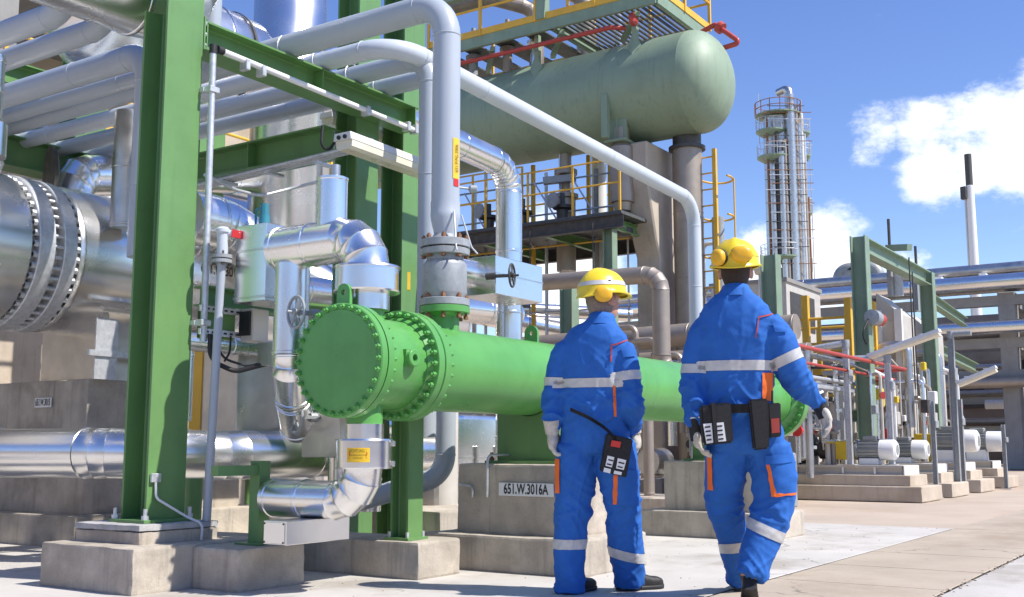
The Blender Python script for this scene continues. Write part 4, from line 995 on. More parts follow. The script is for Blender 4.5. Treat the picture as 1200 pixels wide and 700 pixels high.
# pipes above the platform
for i, (dz, r, m_, du) in enumerate(((1.42, 0.16, 'clad_brown', -0.1), (1.75, 0.2, 'clad_brown', 0.5), (1.40, 0.09, 'clad', -0.55))):
    t = thing('insulated_pipe', ('brown weathered pipe above the platform, lower', 'brown weathered pipe above the platform, upper', 'thin silver pipe along the platform front')[i], 'insulated pipe', (UD + du, 14, PZ + dz), 'pipes over the drum platform')
    clad_pipe(t, [(UD + du, 26, PZ + dz + 0.2), (UD + du, 13.2 - i * 0.9, PZ + dz), (UD + du + (1.5 if i == 2 else 0.6), 12.4 - i * 0.9, PZ + dz - 0.25), (UD + du + (1.5 if i == 2 else 0.6), 12.4 - i * 0.9, ZD + 0.9)], r, sec=1.6, bend=0.4, gores=3, mat=m_)
for i, v in enumerate((11.9, 12.6, 13.5)):
    t = thing('stub_valve', ('valve stub on the drum top, nearest the drum end', 'middle valve stub on the drum top', 'farthest valve stub on the drum top')[i], 'valve', (UD - 0.35, v, ZD + 0.9), 'valve stubs on the drum')
    bm = BM(); lathe(bm, (UD - 0.35, v, ZD + 0.9), Z1, [(0, 0.1), (0.5, 0.1), (0.5, 0.17), (0.56, 0.17), (0.56, 0.1), (0.8, 0.12), (0.8, 0.17), (0.86, 0.17), (0.87, 0.06), (1.2, 0.05)], 18); mk('body', bm, ('clad', 'clad_brown', 'valve_grey')[i], t)
    bm = BM(); lathe(bm, (UD - 0.42, v, ZD + 1.6), (-1, 0, 0), [(0, 0.04), (0.2, 0.04), (0.2, 0.11), (0.24, 0.11), (0.24, 0)], 16); mk('actuator', bm, 'yellow' if i == 0 else 'dark_steel', t)
fl = thing('flood_lamp', 'grey flood lamp on the yellow railing above the drum', 'lamp', (u0 - 0.1, 10.6, PZ + 0.9))
bm = BM(); box(bm, (u0 - 0.25, 10.45, PZ + 0.78), (u0 - 0.05, 10.85, PZ + 1.02), bev=0.03); mk('housing', bm, 'valve_grey', fl); bm = BM(); bar(bm, (u0 - 0.1, 10.65, PZ + 0.3), (u0 - 0.1, 10.65, PZ + 0.78), 0.05); mk('bracket', bm, 'yellow', fl)

# ------------------------------------------------------------------ pillars, big pipes under the drum
def pillar(label, v, w=0.52):
    t = thing('concrete_pillar', label, 'pillar', (UD, v + 0.4, 0), 'concrete drum pillars')
    bm = BM(); us_ = at(774, 300, v=v).x if v < 12 else UD + 0.2; zt3 = ZD - 1.17
    prof = [(us_, 0), (UD + 0.95, 0), (UD + 0.95, zt3), (UD - 0.6, zt3), (UD - 0.6, zt3 - 0.75), (us_ - 0.15, zt3 - 1.9), (us_, zt3 - 2.2)]
    A = [bm.verts.new((x, v, z)) for x, z in prof]; B = [bm.verts.new((x, v + w, z)) for x, z in prof]; n = len(prof)
    bm.faces.new(A); bm.faces.new(B[::-1])
    for k in range(n): bm.faces.new((A[k], B[k], B[(k + 1) % n], A[(k + 1) % n]))
    bmesh.ops.recalc_face_normals(bm, faces=bm.faces); bmesh.ops.bevel(bm, geom=bm.edges[:], offset=0.03, segments=1, affect='EDGES')
    mk('shaft', bm, 'conc_col', t, smooth=0)
    return t
c = at(758, 170, u=UD - 0.6)
pillar('pale haunched concrete pillar under the near end of the drum', c.y)
pillar('concrete pillar under the far end of the drum', 15.2)
dp = thing('drain_pipe', 'thick dull pipe hanging from the drum beside the pillar', 'insulated pipe', (UD + 0.25, 8.75, 0))
clad_pipe(dp, [(UD + 0.25, 8.75, ZD - 1.25), (UD + 0.25, 8.75, 0.2)], 0.29, sec=1.3, mat='clad_brown')
bm = BM(); lathe(bm, (UD + 0.25, 8.75, 0.2), Z1, [(0, 0.7), (0.3, 0.34)], 24); 
mk('pipe_shoe', bm, 'conc_grey', dp)
dn = thing('drop_leg', 'dark flanged drop leg left of the concrete pillar', 'pipe', (UD - 0.5, 10.6, 4.5))
c = at(729, 200, u=18.4); bm = BM(); lathe(bm, (18.4, c.y, 0), Z1, [(5.35, 0.16), (5.5, 0.18), (5.52, 0.23), (6.6, 0.24), (6.7, 0.15), (7.0, 0.15)], 24); mk('body', bm, 'clad_brown', dn)
bm = BM(); lathe(bm, (18.4, c.y, 0), Z1, [(4.85, 0.1), (4.9, 0.2), (5.0, 0.2), (5.02, 0.12), (5.35, 0.12)], 20); mk('valve', bm, 'dark_steel', dn)
dn2 = thing('drop_leg', 'small valve leg hanging from the middle of the drum', 'pipe', (19, 13, 5.5))
c = at(663, 200, u=19); bm = BM(); lathe(bm, (19, c.y, 0), Z1, [(4.4, 0.2), (5.9, 0.2), (5.92, 0.26), (6.0, 0.26), (6.02, 0.1), (6.4, 0.1), (6.42, 0.24), (6.52, 0.24), (6.54, 0.12), (6.9, 0.12)], 20); mk('body', bm, 'clad_brown', dn2)
bm = BM(); bar(bm, (18.6, c.y + 0.3, 6.25), (18.9, c.y - 0.3, 6.3), 0.16, 0.14); mk('actuator', bm, 'valve_grey', dn2)
# yellow caged ladder right of the pillar
ld = thing('caged_ladder', 'yellow caged ladder right of the drum pillar', 'ladder', (20, 8.3, 3))
c0 = at(815, 178, u=19.3); c1 = at(837, 178, u=19.3); zt_ = c0.z; zb_ = at(815, 262, u=19.3).z
for c in (c0, c1):
    bm = BM(); bar(bm, (19.3, c.y, zb_ - 3.2), (19.3, c.y, zt_), 0.075, 0.075); mk('stile', bm, 'yellow', ld, smooth=0)
for k in range(14):
    bm = BM(); z = zt_ - 0.15 - k * 0.32; cyl(bm, (19.3, c0.y, z), (19.3, c1.y, z), 0.016, 6); mk('rung', bm, 'yellow', ld)
for k in range(3):
    bm = BM(); z = zt_ - 0.6 - k * 0.75; cy_ = (c0.y + c1.y) / 2 - 0.1
    tube(bm, [Vector((19.3 + 0.42 * math.sin(a), cy_ - 0.12 - 0.3 * math.cos(a), z)) for a in [R(-20 + j * 20) for j in range(11)]], 0.02, 6); mk('cage_hoop', bm, 'yellow', ld)
bm = BM(); cyl(bm, (19.45, cy_ - 0.42, zt_ - 0.6), (19.45, cy_ - 0.42, zt_ - 2.2), 0.018, 6); mk('cage_bar', bm, 'yellow', ld)
bm = BM(); c = at(843, 320, u=19.6); cyl(bm, (19.6, c.y, 0), (19.6, c.y, at(843, 255, u=19.6).z), 0.12, 16); tag(mk('vent_pipe', bm, 'valve_grey'), 'grey standing pipe below the yellow ladder', 'pipe')
bm = BM(); c = at(817, 155, u=19.8); cyl(bm, (19.8, c.y, 4), (19.8, c.y, c.z), 0.02, 8); tag(mk('lightning_rod', bm, 'dark_steel'), 'thin rod standing beside the drum end', 'rod')

# ------------------------------------------------------------------ mid platform under the drum
mp = thing('mid_platform', 'dark grated platform with yellow railings below the drum', 'platform', (18.5, 12, 5.2))
zt = at(750, 243, u=17.6).z
bm = BM(); box(bm, (17.6, 9.35, zt - 0.06), (20.2, 14.6, zt)); mk('grating', bm, 'deck', mp, smooth=0)
for u in (17.6, 20.2):
    bm = BM(); hbeam(bm, (u, 9.3, zt - 0.2), (u, 14.6, zt - 0.2), 0.26, 0.14); mk('edge_beam', bm, 'dark_steel', mp, smooth=0)
for k in range(4):
    bm = BM(); hbeam(bm, (17.66, 9.6 + k * 1.5, zt - 0.2), (20.14, 9.6 + k * 1.5, zt - 0.2), 0.2, 0.1); mk('cross_beam', bm, 'green_steel', mp, smooth=0)
railing(mp, [(17.65, 14.5, zt), (17.65, 9.4, zt)], h=1.0, post=0.95, r=0.018, toe=False)
railing(mp, [(18.3, 14.5, zt), (18.3, 12.0, zt)], h=1.35, post=0.6, r=0.018, toe=False)
railing(mp, [(20.15, 14.5, zt), (20.15, 9.4, zt)], h=1.0, post=1.2, r=0.022, toe=False)
for v in (14.2, 9.7):
    bm = BM(); hbeam(bm, (17.8, v, 0), (17.8, v, zt - 0.1), 0.2, 0.2, up=(0, 1, 0)); mk('leg', bm, 'sage_steel', mp, smooth=0)
for i in range(3):
    bm = BM(); v = (9.9, 11.3, 13.2)[i]; cyl(bm, (17.5, v, 1.5), (17.5, v, zt - 0.2), 0.012, 6); mk('hanger_rod', bm, 'dark_steel', mp)
for i, v in enumerate((11.1, 12.05, 12.9)):
    t = thing('control_valve', ('valve on the mid platform, nearest the pillar', 'middle valve on the mid platform', 'valve at the left end of the mid platform')[i], 'valve', (18.4, v, zt), 'valves on the mid platform')
    bm = BM(); lathe(bm, (18.4, v, zt), Z1, [(0, 0.2), (0.06, 0.2), (0.07, 0.1), (0.35, 0.12), (0.38, 0.2), (0.44, 0.2), (0.46, 0.05), (0.7, 0.05)], 16); mk('body', bm, 'dark_steel', t)
    bm = BM(); lathe(bm, (18.2, v, zt + 0.5), (-1, 0.3, 0), [(0, 0.04), (0.1, 0.16), (0.14, 0.16), (0.16, 0)], 16); mk('wheel', bm, 'valve_grey', t)
for i, (px, m_, w_) in enumerate(((690, 'yellow', 0.07), (716, 'yellow', 0.09))):
    c = at(px, 240, u=19.6); bm = BM(); bar(bm, (19.6, c.y, zt), (19.6, c.y, ZD - 0.9), w_, w_); tag(mk('guide_post', bm, m_, smooth=0), ('thin yellow post under the drum, left one', 'thicker yellow post under the drum, right one')[i], 'post', 'yellow posts under the drum')
bm = BM(); c = at(703, 310, u=19.9); cyl(bm, (19.9, c.y, 0), (19.9, c.y, ZD - 0.8), 0.16, 20); tag(mk('riser_pipe', bm, 'white_paint'), 'pale riser pipe behind the mid platform', 'pipe')

# ------------------------------------------------------------------ pipe rack behind the exchanger (runs away to the left)
def rack_pipe(label, pts, r, mat, sec=1.8, bend=None):
    t = thing('rack_pipe', label, 'insulated pipe', Vector(pts[0]), 'pipes of the low rack behind the exchanger')
    clad_pipe(t, pts, r, sec=sec, bend=bend, gores=4, mat=mat); return t
rack_pipe('weathered silver pipe with elbow, just right of the left worker helmet', [(14, 13, 3.42), (14, 6.82, 3.28), (14, 6.82, 1.9), (14.6, 6.3, 1.75), (14.6, 6.3, 0.4)], 0.125, 'clad_brown', bend=0.24)
rack_pipe('dark brown pipe low across the rack, nearest', [(17, 15, 2.62), (17, 5.9, 2.74)], 0.2, 'clad_brown')
rack_pipe('dark brown pipe low across the rack, behind', [(17.6, 15, 2.3), (17.6, 5.9, 2.36)], 0.17, 'clad_brown')
rack_pipe('bright silver pipe across the rack descending right', [(17.5, 14, 3.75), (21.5, 12.4, 3.35)], 0.2, 'clad')
rack_pipe('thin silver pipe above the dark ones', [(18.0, 15, 3.9), (22, 11.5, 3.8)], 0.15, 'clad')
rack_pipe('short elbowed pipe low behind the left worker shoulder', [(13.3, 8.2, 1.95), (13.3, 6.95, 1.95), (13.3, 6.7, 1.7), (13.3, 6.7, 0.2)], 0.07, 'clad_brown', bend=0.12)
rack_pipe('pale upright pipe between the workers', [(14.0, 6.2, 2.0), (14.0, 6.2, 0.2)], 0.11, 'clad_dull')
for i, v in enumerate((6.4, 10.3, 14.3)):
    bm = BM(); hbeam(bm, (17.3, v, 0), (17.3, v, 4.0), 0.26, 0.26, up=(0, 1, 0)); 
    tag(mk('rack_post', bm, 'sage_steel', smooth=0), ('rack post nearest the right worker', 'middle rack post behind the left worker', 'rack post at the left end')[i], 'steel column', 'posts of the low rack')
bm = BM(); hbeam(bm, (16.7, 10.3, 2.1), (18.3, 10.3, 2.1), 0.2, 0.2); tag(mk('rack_beam', bm, 'sage_steel', smooth=0), 'rack cross beam behind the left worker', 'steel beam')
c = at(640, 495 - 100, u=16); bm = BM(); cyl(bm, (16.2, 14, 2.0), (16.2, 6.2, 2.03), 0.035, 10); tag(mk('fire_line', bm, 'red_pipe'), 'thin red line low across the rack', 'pipe')
tk = thing('equipment_block', 'row of pale and dark pump casings beneath the low rack', 'machinery', (15.5, 8.5, 0))
for k in range(6):
    bm = BM(); v = 6.6 + k * 0.85; box(bm, (15.2, v, 0), (16.0, v + 0.55, 0.35), bev=0.02); mk('base_block', bm, 'conc_grey', tk)
    bm = BM(); lathe(bm, (15.3, v + 0.28, 0.6), X1, [(0, 0.05), (0, 0.2), (0.5, 0.22), (0.55, 0.15), (0.62, 0.1)], 18); mk('pump_casing', bm, ('motor_grey', 'clad_dull', 'valve_grey')[k % 3], tk)
# windsock
ws = thing('windsock', 'red and white windsock on a thin mast behind the drum', 'windsock', at(631, 330, d=70))
c = at(628, 293, d=70); bm = BM(); tube(bm, [c, c + Vector((0.45, -0.9, -0.1)), c + Vector((0.9, -1.6, -0.75)), c + Vector((1.0, -1.75, -1.4))], 0.4, 14, rs=[0.45, 0.42, 0.32, 0.22]); mk('sock', bm, 'red', ws)
bm = BM(); cyl(bm, c, (c.x, c.y, 2), 0.05, 8); mk('mast', bm, 'galv', ws)

# ------------------------------------------------------------------ far column tower and stack
tw = thing('distillation_column', 'tall far distillation column bundled with pipes and platforms', 'tower', at(925, 335, d=95))
DT = 95.0; c0 = at(921, 335, d=DT); ct_ = at(921, 108, d=DT); tb, tt = Vector((c0.x, c0.y, 0)), ct_.z
mpp = DT / FPX
rdir = Vector((math.sin(CAM_AZ), -math.cos(CAM_AZ), 0)); fdir = Vector((math.cos(CAM_AZ), math.sin(CAM_AZ), 0))
def twc(name, off, back, r, z0, z1, mat, seg=20):
    p = tb + rdir * off + fdir * back; bm = BM(); lathe(bm, (p.x, p.y, 0), Z1, [(z0, r), (z1 - r * 0.3, r), (z1, r * 0.6), (z1 + 0.05, 0)], seg); return mk(name, bm, mat, tw)
twc('column_shell', -0.1, 0.3, 1.35, 0, tt - 1.2, 'clad_dull', 32)
twc('side_column', 1.45, 0.3, 0.7, 0, tt - 1.2, 'clad_brown')
for i, (o, r, m_, zt2) in enumerate(((0.55, 0.42, 'clad_dull', tt + 0.2), (-0.35, 0.3, 'clad_dull', tt - 5), (-1.1, 0.28, 'clad_dull', tt - 6), (-1.45, 0.1, 'rust', tt - 2), (-0.05, 0.18, 'clad_brown', tt - 4), (0.95, 0.14, 'rust', tt - 2), (1.3, 0.22, 'clad_dull', tt - 2.5), (1.75, 0.18, 'clad_brown', tt - 6), (-0.7, 0.16, 'dark_steel', tt - 3), (0.05, 0.13, 'dark_steel', tt - 8), (1.05, 0.2, 'clad_brown', tt - 1), (1.6, 0.14, 'white_paint', tt - 1.5), (1.85, 0.1, 'galv', tt - 3), (2.05, 0.08, 'rust', tt - 9))):
    twc('riser_pipe', o, -1.45 + abs(o) * 0.3, r, 0, zt2, m_, 14)
p = tb + rdir * 0.55 + fdir * -1.2; bm = BM(); tube(bm, fillet([(p.x, p.y, tt - 0.5), (p.x, p.y, tt + 0.75), Vector((p.x, p.y, tt + 0.6)) - rdir * 0.7 + fdir * 1], 0.5), 0.36, 16); mk('top_bend', bm, 'clad_dull', tw)
for i, (yy, off, rad) in enumerate(((148, -0.9, 1.35), (180, -0.7, 1.5), (302, -0.4, 1.75), (150, 1.7, 0.8), (246, 2.0, 0.5), (318, 1.6, 0.7), (178, 1.9, 0.6))):
    z = at(921, yy, d=DT).z; p = tb + rdir * off - fdir * 0.3
    bm = BM(); lathe(bm, (p.x, p.y, z), Z1, [(-0.5, rad * 0.6), (-0.12, rad), (0, rad)], 20); mk('ring_platform', bm, 'sage_steel', tw, smooth=0)
    for f in (0.55, 1.05):
        bm = BM(); tube(bm, [Vector((p.x + rad * math.cos(a), p.y + rad * math.sin(a), z + f)) for a in [R(k * 18) for k in range(21)]], 0.022, 5, caps=False); mk('ring_rail', bm, 'galv', tw)
    for k in range(12):
        a = R(k * 30); bm = BM(); cyl(bm, (p.x + rad * math.cos(a), p.y + rad * math.sin(a), z), (p.x + rad * math.cos(a), p.y + rad * math.sin(a), z + 1.05), 0.03, 5); mk('rail_post', bm, 'galv', tw)
for i, yy in enumerate((122, 130, 138, 158, 165, 170, 192, 200, 206, 212, 216, 224, 230, 240, 251, 262, 272, 282, 292, 312)):
    z = at(921, yy, d=DT).z; bm = BM(); q = tb - fdir * 1.6; bar(bm, Vector((q.x, q.y, z)) - rdir * (1.9 if i % 2 else 1.5), Vector((q.x, q.y, z)) + rdir * (2.3 if i % 3 else 1.7), 0.06, 0.06); mk('pipe_bracket', bm, ('dark_steel', 'rust', 'galv')[i % 3], tw, smooth=0)
p = tb + rdir * 2.3; bm = BM(); 
for s_ in (-0.22, 0.22): cyl(bm, Vector((p.x, p.y, 8)) + rdir * s_, Vector((p.x, p.y, tt - 3)) + rdir * s_, 0.04, 5)
mk('ladder', bm, 'galv', tw)
for i, (o, h) in enumerate(((-1.9, 1.6), (1.0, 1.4), (1.9, 1.0))):
    p = tb + rdir * o; bm = BM(); cyl(bm, (p.x, p.y, tt - 4), (p.x, p.y, tt - 1 + h), 0.05, 5); mk('lamp_mast', bm, 'galv', tw)
# top deck
p = tb - rdir * 0.2; bm = BM(); lathe(bm, (p.x, p.y, tt - 1.4), Z1, [(-0.1, 2.0), (0, 2.0)], 20); mk('top_deck', bm, 'sage_steel', tw, smooth=0)
for k in range(14):
    a = R(k * 25.7); bm = BM(); cyl(bm, (p.x + 2 * math.cos(a), p.y + 2 * math.sin(a), tt - 1.4), (p.x + 2 * math.cos(a), p.y + 2 * math.sin(a), tt - 0.3), 0.04, 5); mk('rail_post', bm, 'rust', tw)
for f in (0.5, 1.05):
    bm = BM(); tube(bm, [Vector((p.x + 2 * math.cos(R(a)), p.y + 2 * math.sin(R(a)), tt - 1.4 + f)) for a in range(0, 361, 15)], 0.04, 5, caps=False); mk('ring_rail', bm, 'rust', tw)
st = thing('chimney', 'slender white chimney with dark tip at far right', 'chimney', at(1141, 320, d=150))
c = at(1142, 320, d=150); ctp = at(1142, 176, d=150); zj = at(1142, 215, d=150).z
bm = BM(); lathe(bm, (c.x, c.y, 0), Z1, [(0, 0.72), (20, 0.68), (zj, 0.56), (zj + 0.05, 0.52)], 28); mk('shaft', bm, 'white_paint', st)
bm = BM(); lathe(bm, (c.x, c.y, 0), Z1, [(zj + 0.05, 0.48), (ctp.z, 0.48), (ctp.z + 0.01, 0.4)], 24); mk('flue_tip', bm, 'dark_steel', st)
bm = BM(); q = Vector((c.x, c.y, zj - 1)) - rdir * 0.85; box(bm, q - Vector((0.4, 0.4, 0.9)), q + Vector((0.4, 0.4, 0.9)), bev=0.1); mk('instrument_box', bm, 'dark_steel', st)
bm = BM(); q = Vector((c.x, c.y, 0)) - rdir * 0.72; cyl(bm, (q.x, q.y, 2), (q.x, q.y, zj), 0.12, 6); mk('ladder', bm, 'galv', st)

# scaffold and small pipework below the drum
sc = thing('scaffold_bay', 'yellow and grey pipe scaffold bay below the drum', 'scaffold', (18.6, 12.5, 0))
random.seed(33)
for k in range(9):
    bm = BM(); v = 9.9 + k * 0.52; cyl(bm, (18.9 + 0.3 * (k % 3), v, 1.0), (18.9 + 0.3 * (k % 3), v, 6.6 + 0.3 * (k % 2)), 0.022 + 0.015 * (k % 3), 8); mk('standard', bm, ('galv', 'yellow', 'valve_grey', 'clad_dull')[k % 4], sc)
for k in range(8):
    bm = BM(); z = 1.5 + k * 0.68; cyl(bm, (18.8, 9.8, z), (18.8, 14.6, z + 0.04), 0.02, 8); mk('ledger', bm, ('galv', 'valve_grey', 'yellow')[k % 3], sc)
for k in range(5):
    bm = BM(); v = 10.2 + k * 0.9; cyl(bm, (18.75, v, 4.9), (18.75, v + 0.9, 6.3), 0.018, 6); mk('diagonal_brace', bm, 'galv', sc)
sm = thing('small_pipework', 'bundle of thin pipes and valves right of the concrete pillar', 'pipework', (19.6, 8, 0))
for k in range(12):
    c = at(random.uniform(795, 850), 400, u=20.2); r = random.uniform(0.02, 0.06); zz = random.uniform(2.6, 5.4); bm = BM()
    tube(bm, fillet([(20.2, c.y, 0.2), (20.2, c.y, zz), (20.2, c.y + random.uniform(-0.8, 0.8), zz)], 0.12), r, 8); mk('small_pipe', bm, random.choice(['clad_dull', 'galv', 'yellow', 'clad_brown', 'white_paint']), sm)
for k in range(10):
    c = at(random.uniform(630, 800), random.uniform(385, 440), u=15.5); bm = BM(); r = random.uniform(0.03, 0.08)
    tube(bm, fillet([c, c + Vector((0, -0.5, 0)), c + Vector((0, -0.5, -1.2))], 0.12), r, 10); mk('small_pipe', bm, random.choice(['clad_dull', 'clad', 'clad_brown', 'galv']), sm)
# ------------------------------------------------------------------ pump row at the right
def pump_skid(label, u0, big, first):
    t = thing('pump_skid', label, 'pump', (u0 + 0.65, 5.2, 0), 'pump skids in a row at right')
    rough_block('footing', (u0, 4.17, -0.006), (u0 + 1.33, 8.4 if first else 7.5, 0.228), t, 'conc_col', seed=u0)
    rough_block('upper_step', (u0 + 0.12, 4.36, 0.22), (u0 + 1.2, 8.3 if first else 7.4, 0.395), t, 'conc_col', seed=u0 + 3)
    bm = BM(); hbeam(bm, (u0 + 0.25, 4.5, 0.46), (u0 + 0.25, 7.3, 0.46), 0.13, 0.1); mk('skid_rail', bm, 'beige', t, smooth=0)
    bm = BM(); hbeam(bm, (u0 + 1.05, 4.5, 0.46), (u0 + 1.05, 7.3, 0.46), 0.13, 0.1); mk('skid_rail', bm, 'beige', t, smooth=0)
    bm = BM(); box(bm, (u0 + 0.2, 4.48, 0.526), (u0 + 1.1, 7.2, 0.545)); mk('skid_plate', bm, 'beige', t, smooth=0)
    bm = BM(); box(bm, (u0 + 0.2, 4.46, 0.397), (u0 + 1.1, 4.478, 0.54)); mk('skid_end_plate', bm, 'white_paint', t, smooth=0)
    for k in range(5):
        bm = BM(); box(bm, (u0 + 0.195, 4.9 + k * 0.5, 0.41), (u0 + 0.21, 4.93 + k * 0.5, 0.51)); mk('skid_rib', bm, 'white_paint', t, smooth=0)
    k = 1.28 if big else 1.0; r = 0.165 * k; um = u0 + 0.62; zc = 0.57 + r + 0.05 * k + (0.1 if big else 0)
    v0 = 4.28 if big else 4.66
    mt = None
    bm = BM(); lathe(bm, (um, v0, zc), YA, [(0, 0.0), (0, r * 0.72), (0.03, r * 0.95), (0.06, r), (0.26 * k, r * 1.02), (0.262 * k, r * 0.9)], 28); mk('fan_cover', bm, 'white_paint', t)
    bm = BM(); lathe(bm, (um, v0 - 0.002, zc), YA, [(-0.001, 0), (-0.001, r * 0.5), (0.004, r * 0.5)], 20); mk('fan_grille', bm, 'motor_grey', t)
    mb = BM(); lathe(mb, (um, v0 + 0.262 * k, zc), YA, [(0, r * 0.9), (0.34 * k, r * 0.9), (0.345 * k, r), (0.38 * k, r), (0.385 * k, r * 0.5)], 28); mo = mk('motor_body', mb, 'motor_grey', t)
    for j in range(18):
        a = R(j * 20); fb = BM(); c = Vector((um + r * 0.95 * math.cos(a), v0 + 0.43 * k, zc + r * 0.95 * math.sin(a)))
        box(fb, c - Vector((r * 0.09, 0.15 * k, 0.005)), c + Vector((r * 0.09, 0.15 * k, 0.005)), rot=((0, 1, 0), -a)); mk('cooling_fin', fb, 'motor_grey', mo, smooth=0)
    bm = BM(); box(bm, (um - r * 0.5, v0 + 0.3 * k, zc + r * 0.9), (um + r * 0.5, v0 + 0.52 * k, zc + r * 1.35), bev=0.01); mk('terminal_box', bm, 'motor_grey', t)
    bm = BM(); box(bm, (um - r * 0.85, v0 + 0.28 * k, 0.545), (um + r * 0.85, v0 + 0.58 * k, zc - r * 0.8), bev=0.01); mk('motor_foot', bm, 'white_paint', t)
    vg = v0 + 0.66 * k
    bm = BM(); box(bm, (um - 0.12, vg, zc - 0.16), (um + 0.12, vg + 0.32, zc + 0.14), bev=0.012); box(bm, (um - 0.1, vg + 0.03, 0.545), (um - 0.06, vg + 0.07, zc - 0.15)); mk('coupling_guard', bm, 'yellow_guard', t, smooth=0)
    vp = vg + 0.36
    bm = BM(); lathe(bm, (um, vp, zc), YA, [(0, 0.07), (0.08, 0.07), (0.1, 0.15), (0.22, 0.15), (0.24, 0.1), (0.3, 0.1), (0.32, 0.26), (0.48, 0.28), (0.56, 0.24), (0.6, 0.12), (0.8, 0.12), (0.8, 0.18), (0.84, 0.18)], 28); mk('pump_casing', bm, 'dark_steel', t)
    bm = BM(); box(bm, (um - 0.16, vp + 0.3, 0.545), (um + 0.16, vp + 0.5, zc - 0.1)); mk('pump_foot', bm, 'beige', t, smooth=0)
    bm = BM(); lathe(bm, (um, vp + 0.42, zc), Z1, [(0.2, 0.09), (0.45, 0.09), (0.45, 0.17), (0.5, 0.17), (0.505, 0.09), (1.0, 0.09)], 20); mk('discharge_pipe', bm, 'clad_dull', t)
    bm = BM(); tube(bm, fillet([(um, vp + 0.84, zc), (um, vp + 1.25, zc), (um, vp + 1.25, zc + 1.6)], 0.2), 0.11, 18); mk('suction_pipe', bm, 'clad', t)
    bm = BM(); tube(bm, fillet([(um - 0.2, vp + 0.1, zc), (um - 0.35, vp + 0.1, zc + 0.5), (um - 0.2, vp + 0.5, zc + 0.7)], 0.1), 0.018, 8); mk('seal_line', bm, 'galv', t)
    return t
pump_skid('pump skid with small grey motor nearest the right worker hand', 17.36, False, True)
pump_skid('second pump skid in the row, small white-capped motor', 19.4, False, False)
pump_skid('third pump skid with the largest white motor', 21.75, True, False)
pump_skid('farthest pump skid with white motor, at the right edge', 24.4, True, False)

def lamp_post(label, u, v, z0, z1, arm=None, mat='galv', sect=0.085):
    t = thing('lamp_post', label, 'post', (u, v, z0), 'galvanised posts along the pump row')
    bm = BM(); hbeam(bm, (u, v, z0 + 0.012), (u, v, z1), sect, sect, 0.008, 0.008, up=(0, 1, 0)); mk('shaft', bm, mat, t, smooth=0)
    bm = BM(); box(bm, (u - 0.09, v - 0.09, z0), (u + 0.09, v + 0.09, z0 + 0.012)); mk('base_plate', bm, mat, t, smooth=0)
    if arm:
        bm = BM(); tube(bm, fillet([(u, v, z1 - 0.05), (u, v, z1 + 0.05), (u + arm[0], v + arm[1], z1 + 0.05 + arm[2])], 0.06), 0.05, 12); mk('arm', bm, mat, t)
        bm = BM(); lathe(bm, (u, v, z1 - 0.03), Z1, [(0, 0.06), (0.1, 0.065), (0.13, 0.06)], 14); mk('socket', bm, 'valve_grey', t)
    bm = BM(); box(bm, (u - 0.1, v - 0.075, z0 + (z1 - z0) * 0.72), (u + 0.1, v - 0.045, z0 + (z1 - z0) * 0.8), bev=0.01); mk('switch_box', bm, 'valve_grey', t)
    return t
q_ = at(994, 480, u=17.62)
lamp_post('galvanised post with sideways arm nearest the right worker hand', 17.62, q_.y, 0.546, at(988, 406, u=17.62).z, (0, 0.5, -0.06))
lamp_post('galvanised post above the first motor, with pipe arm', 18.0, 4.76, 0.545, 2.2, (0, 0.6, 0.02))
lamp_post('dark post standing before the second skid', 19.0, 4.33, 0.0, 1.58, None, 'valve_grey', 0.07)
lamp_post('tall grey post holding the lower strip lamp', 20.5, 4.30, 0.0, 2.78, (0, -0.35, 0.0), 'valve_grey', 0.1)
lamp_post('dark post before the big white motor', 21.4, 4.40, 0.0, 1.7, None, 'valve_grey', 0.1)
lamp_post('thin dark post at the far end of the pump row', 24.0, 4.12, 0.0, 1.28, None, 'valve_grey', 0.07)
strip_lamp('long slanted strip lamp above the first pump motor', (18.0, 5.05, 2.28), (18.0, 3.92, 2.63), 0.2, 0.1)
strip_lamp('slanted strip lamp above the big white motor', (20.5, 4.22, 1.93), (20.5, 3.56, 2.19), 0.2, 0.1)
# red and grey small bore pipes over the pumps
for i, (v, z, r, u0, u1, m_) in enumerate(((5.0, 2.2, 0.03, 14.2, 20.2, 'red_pipe'), (5.3, 2.05, 0.022, 14.4, 20.6, 'red_pipe'), (5.55, 1.9, 0.035, 14.6, 22, 'galv'), (5.8, 2.3, 0.05, 15, 24, 'clad_dull'), (6.3, 1.6, 0.06, 15, 26, 'clad_dull'))):
    bm = BM(); tube(bm, fillet([(u0, v + 0.02, z), (u1, v, z), (u1, v + 1.2, z)], 0.15), r, 12)
    o = mk('service_pipe', bm, m_); tag(o, ('bright red pipe over the pumps, nearest and highest', 'thinner red pipe over the pumps, lower', 'thin galvanised pipe behind the red pipes', 'silver pipe above the red pipes', 'low silver pipe behind the pump row')[i], 'pipe', 'service pipes over the pumps')
mfd = thing('pipe_manifold', 'cluster of small valves and branch pipes behind the red pipes', 'manifold', (16.5, 5.6, 0.5))
random.seed(21)
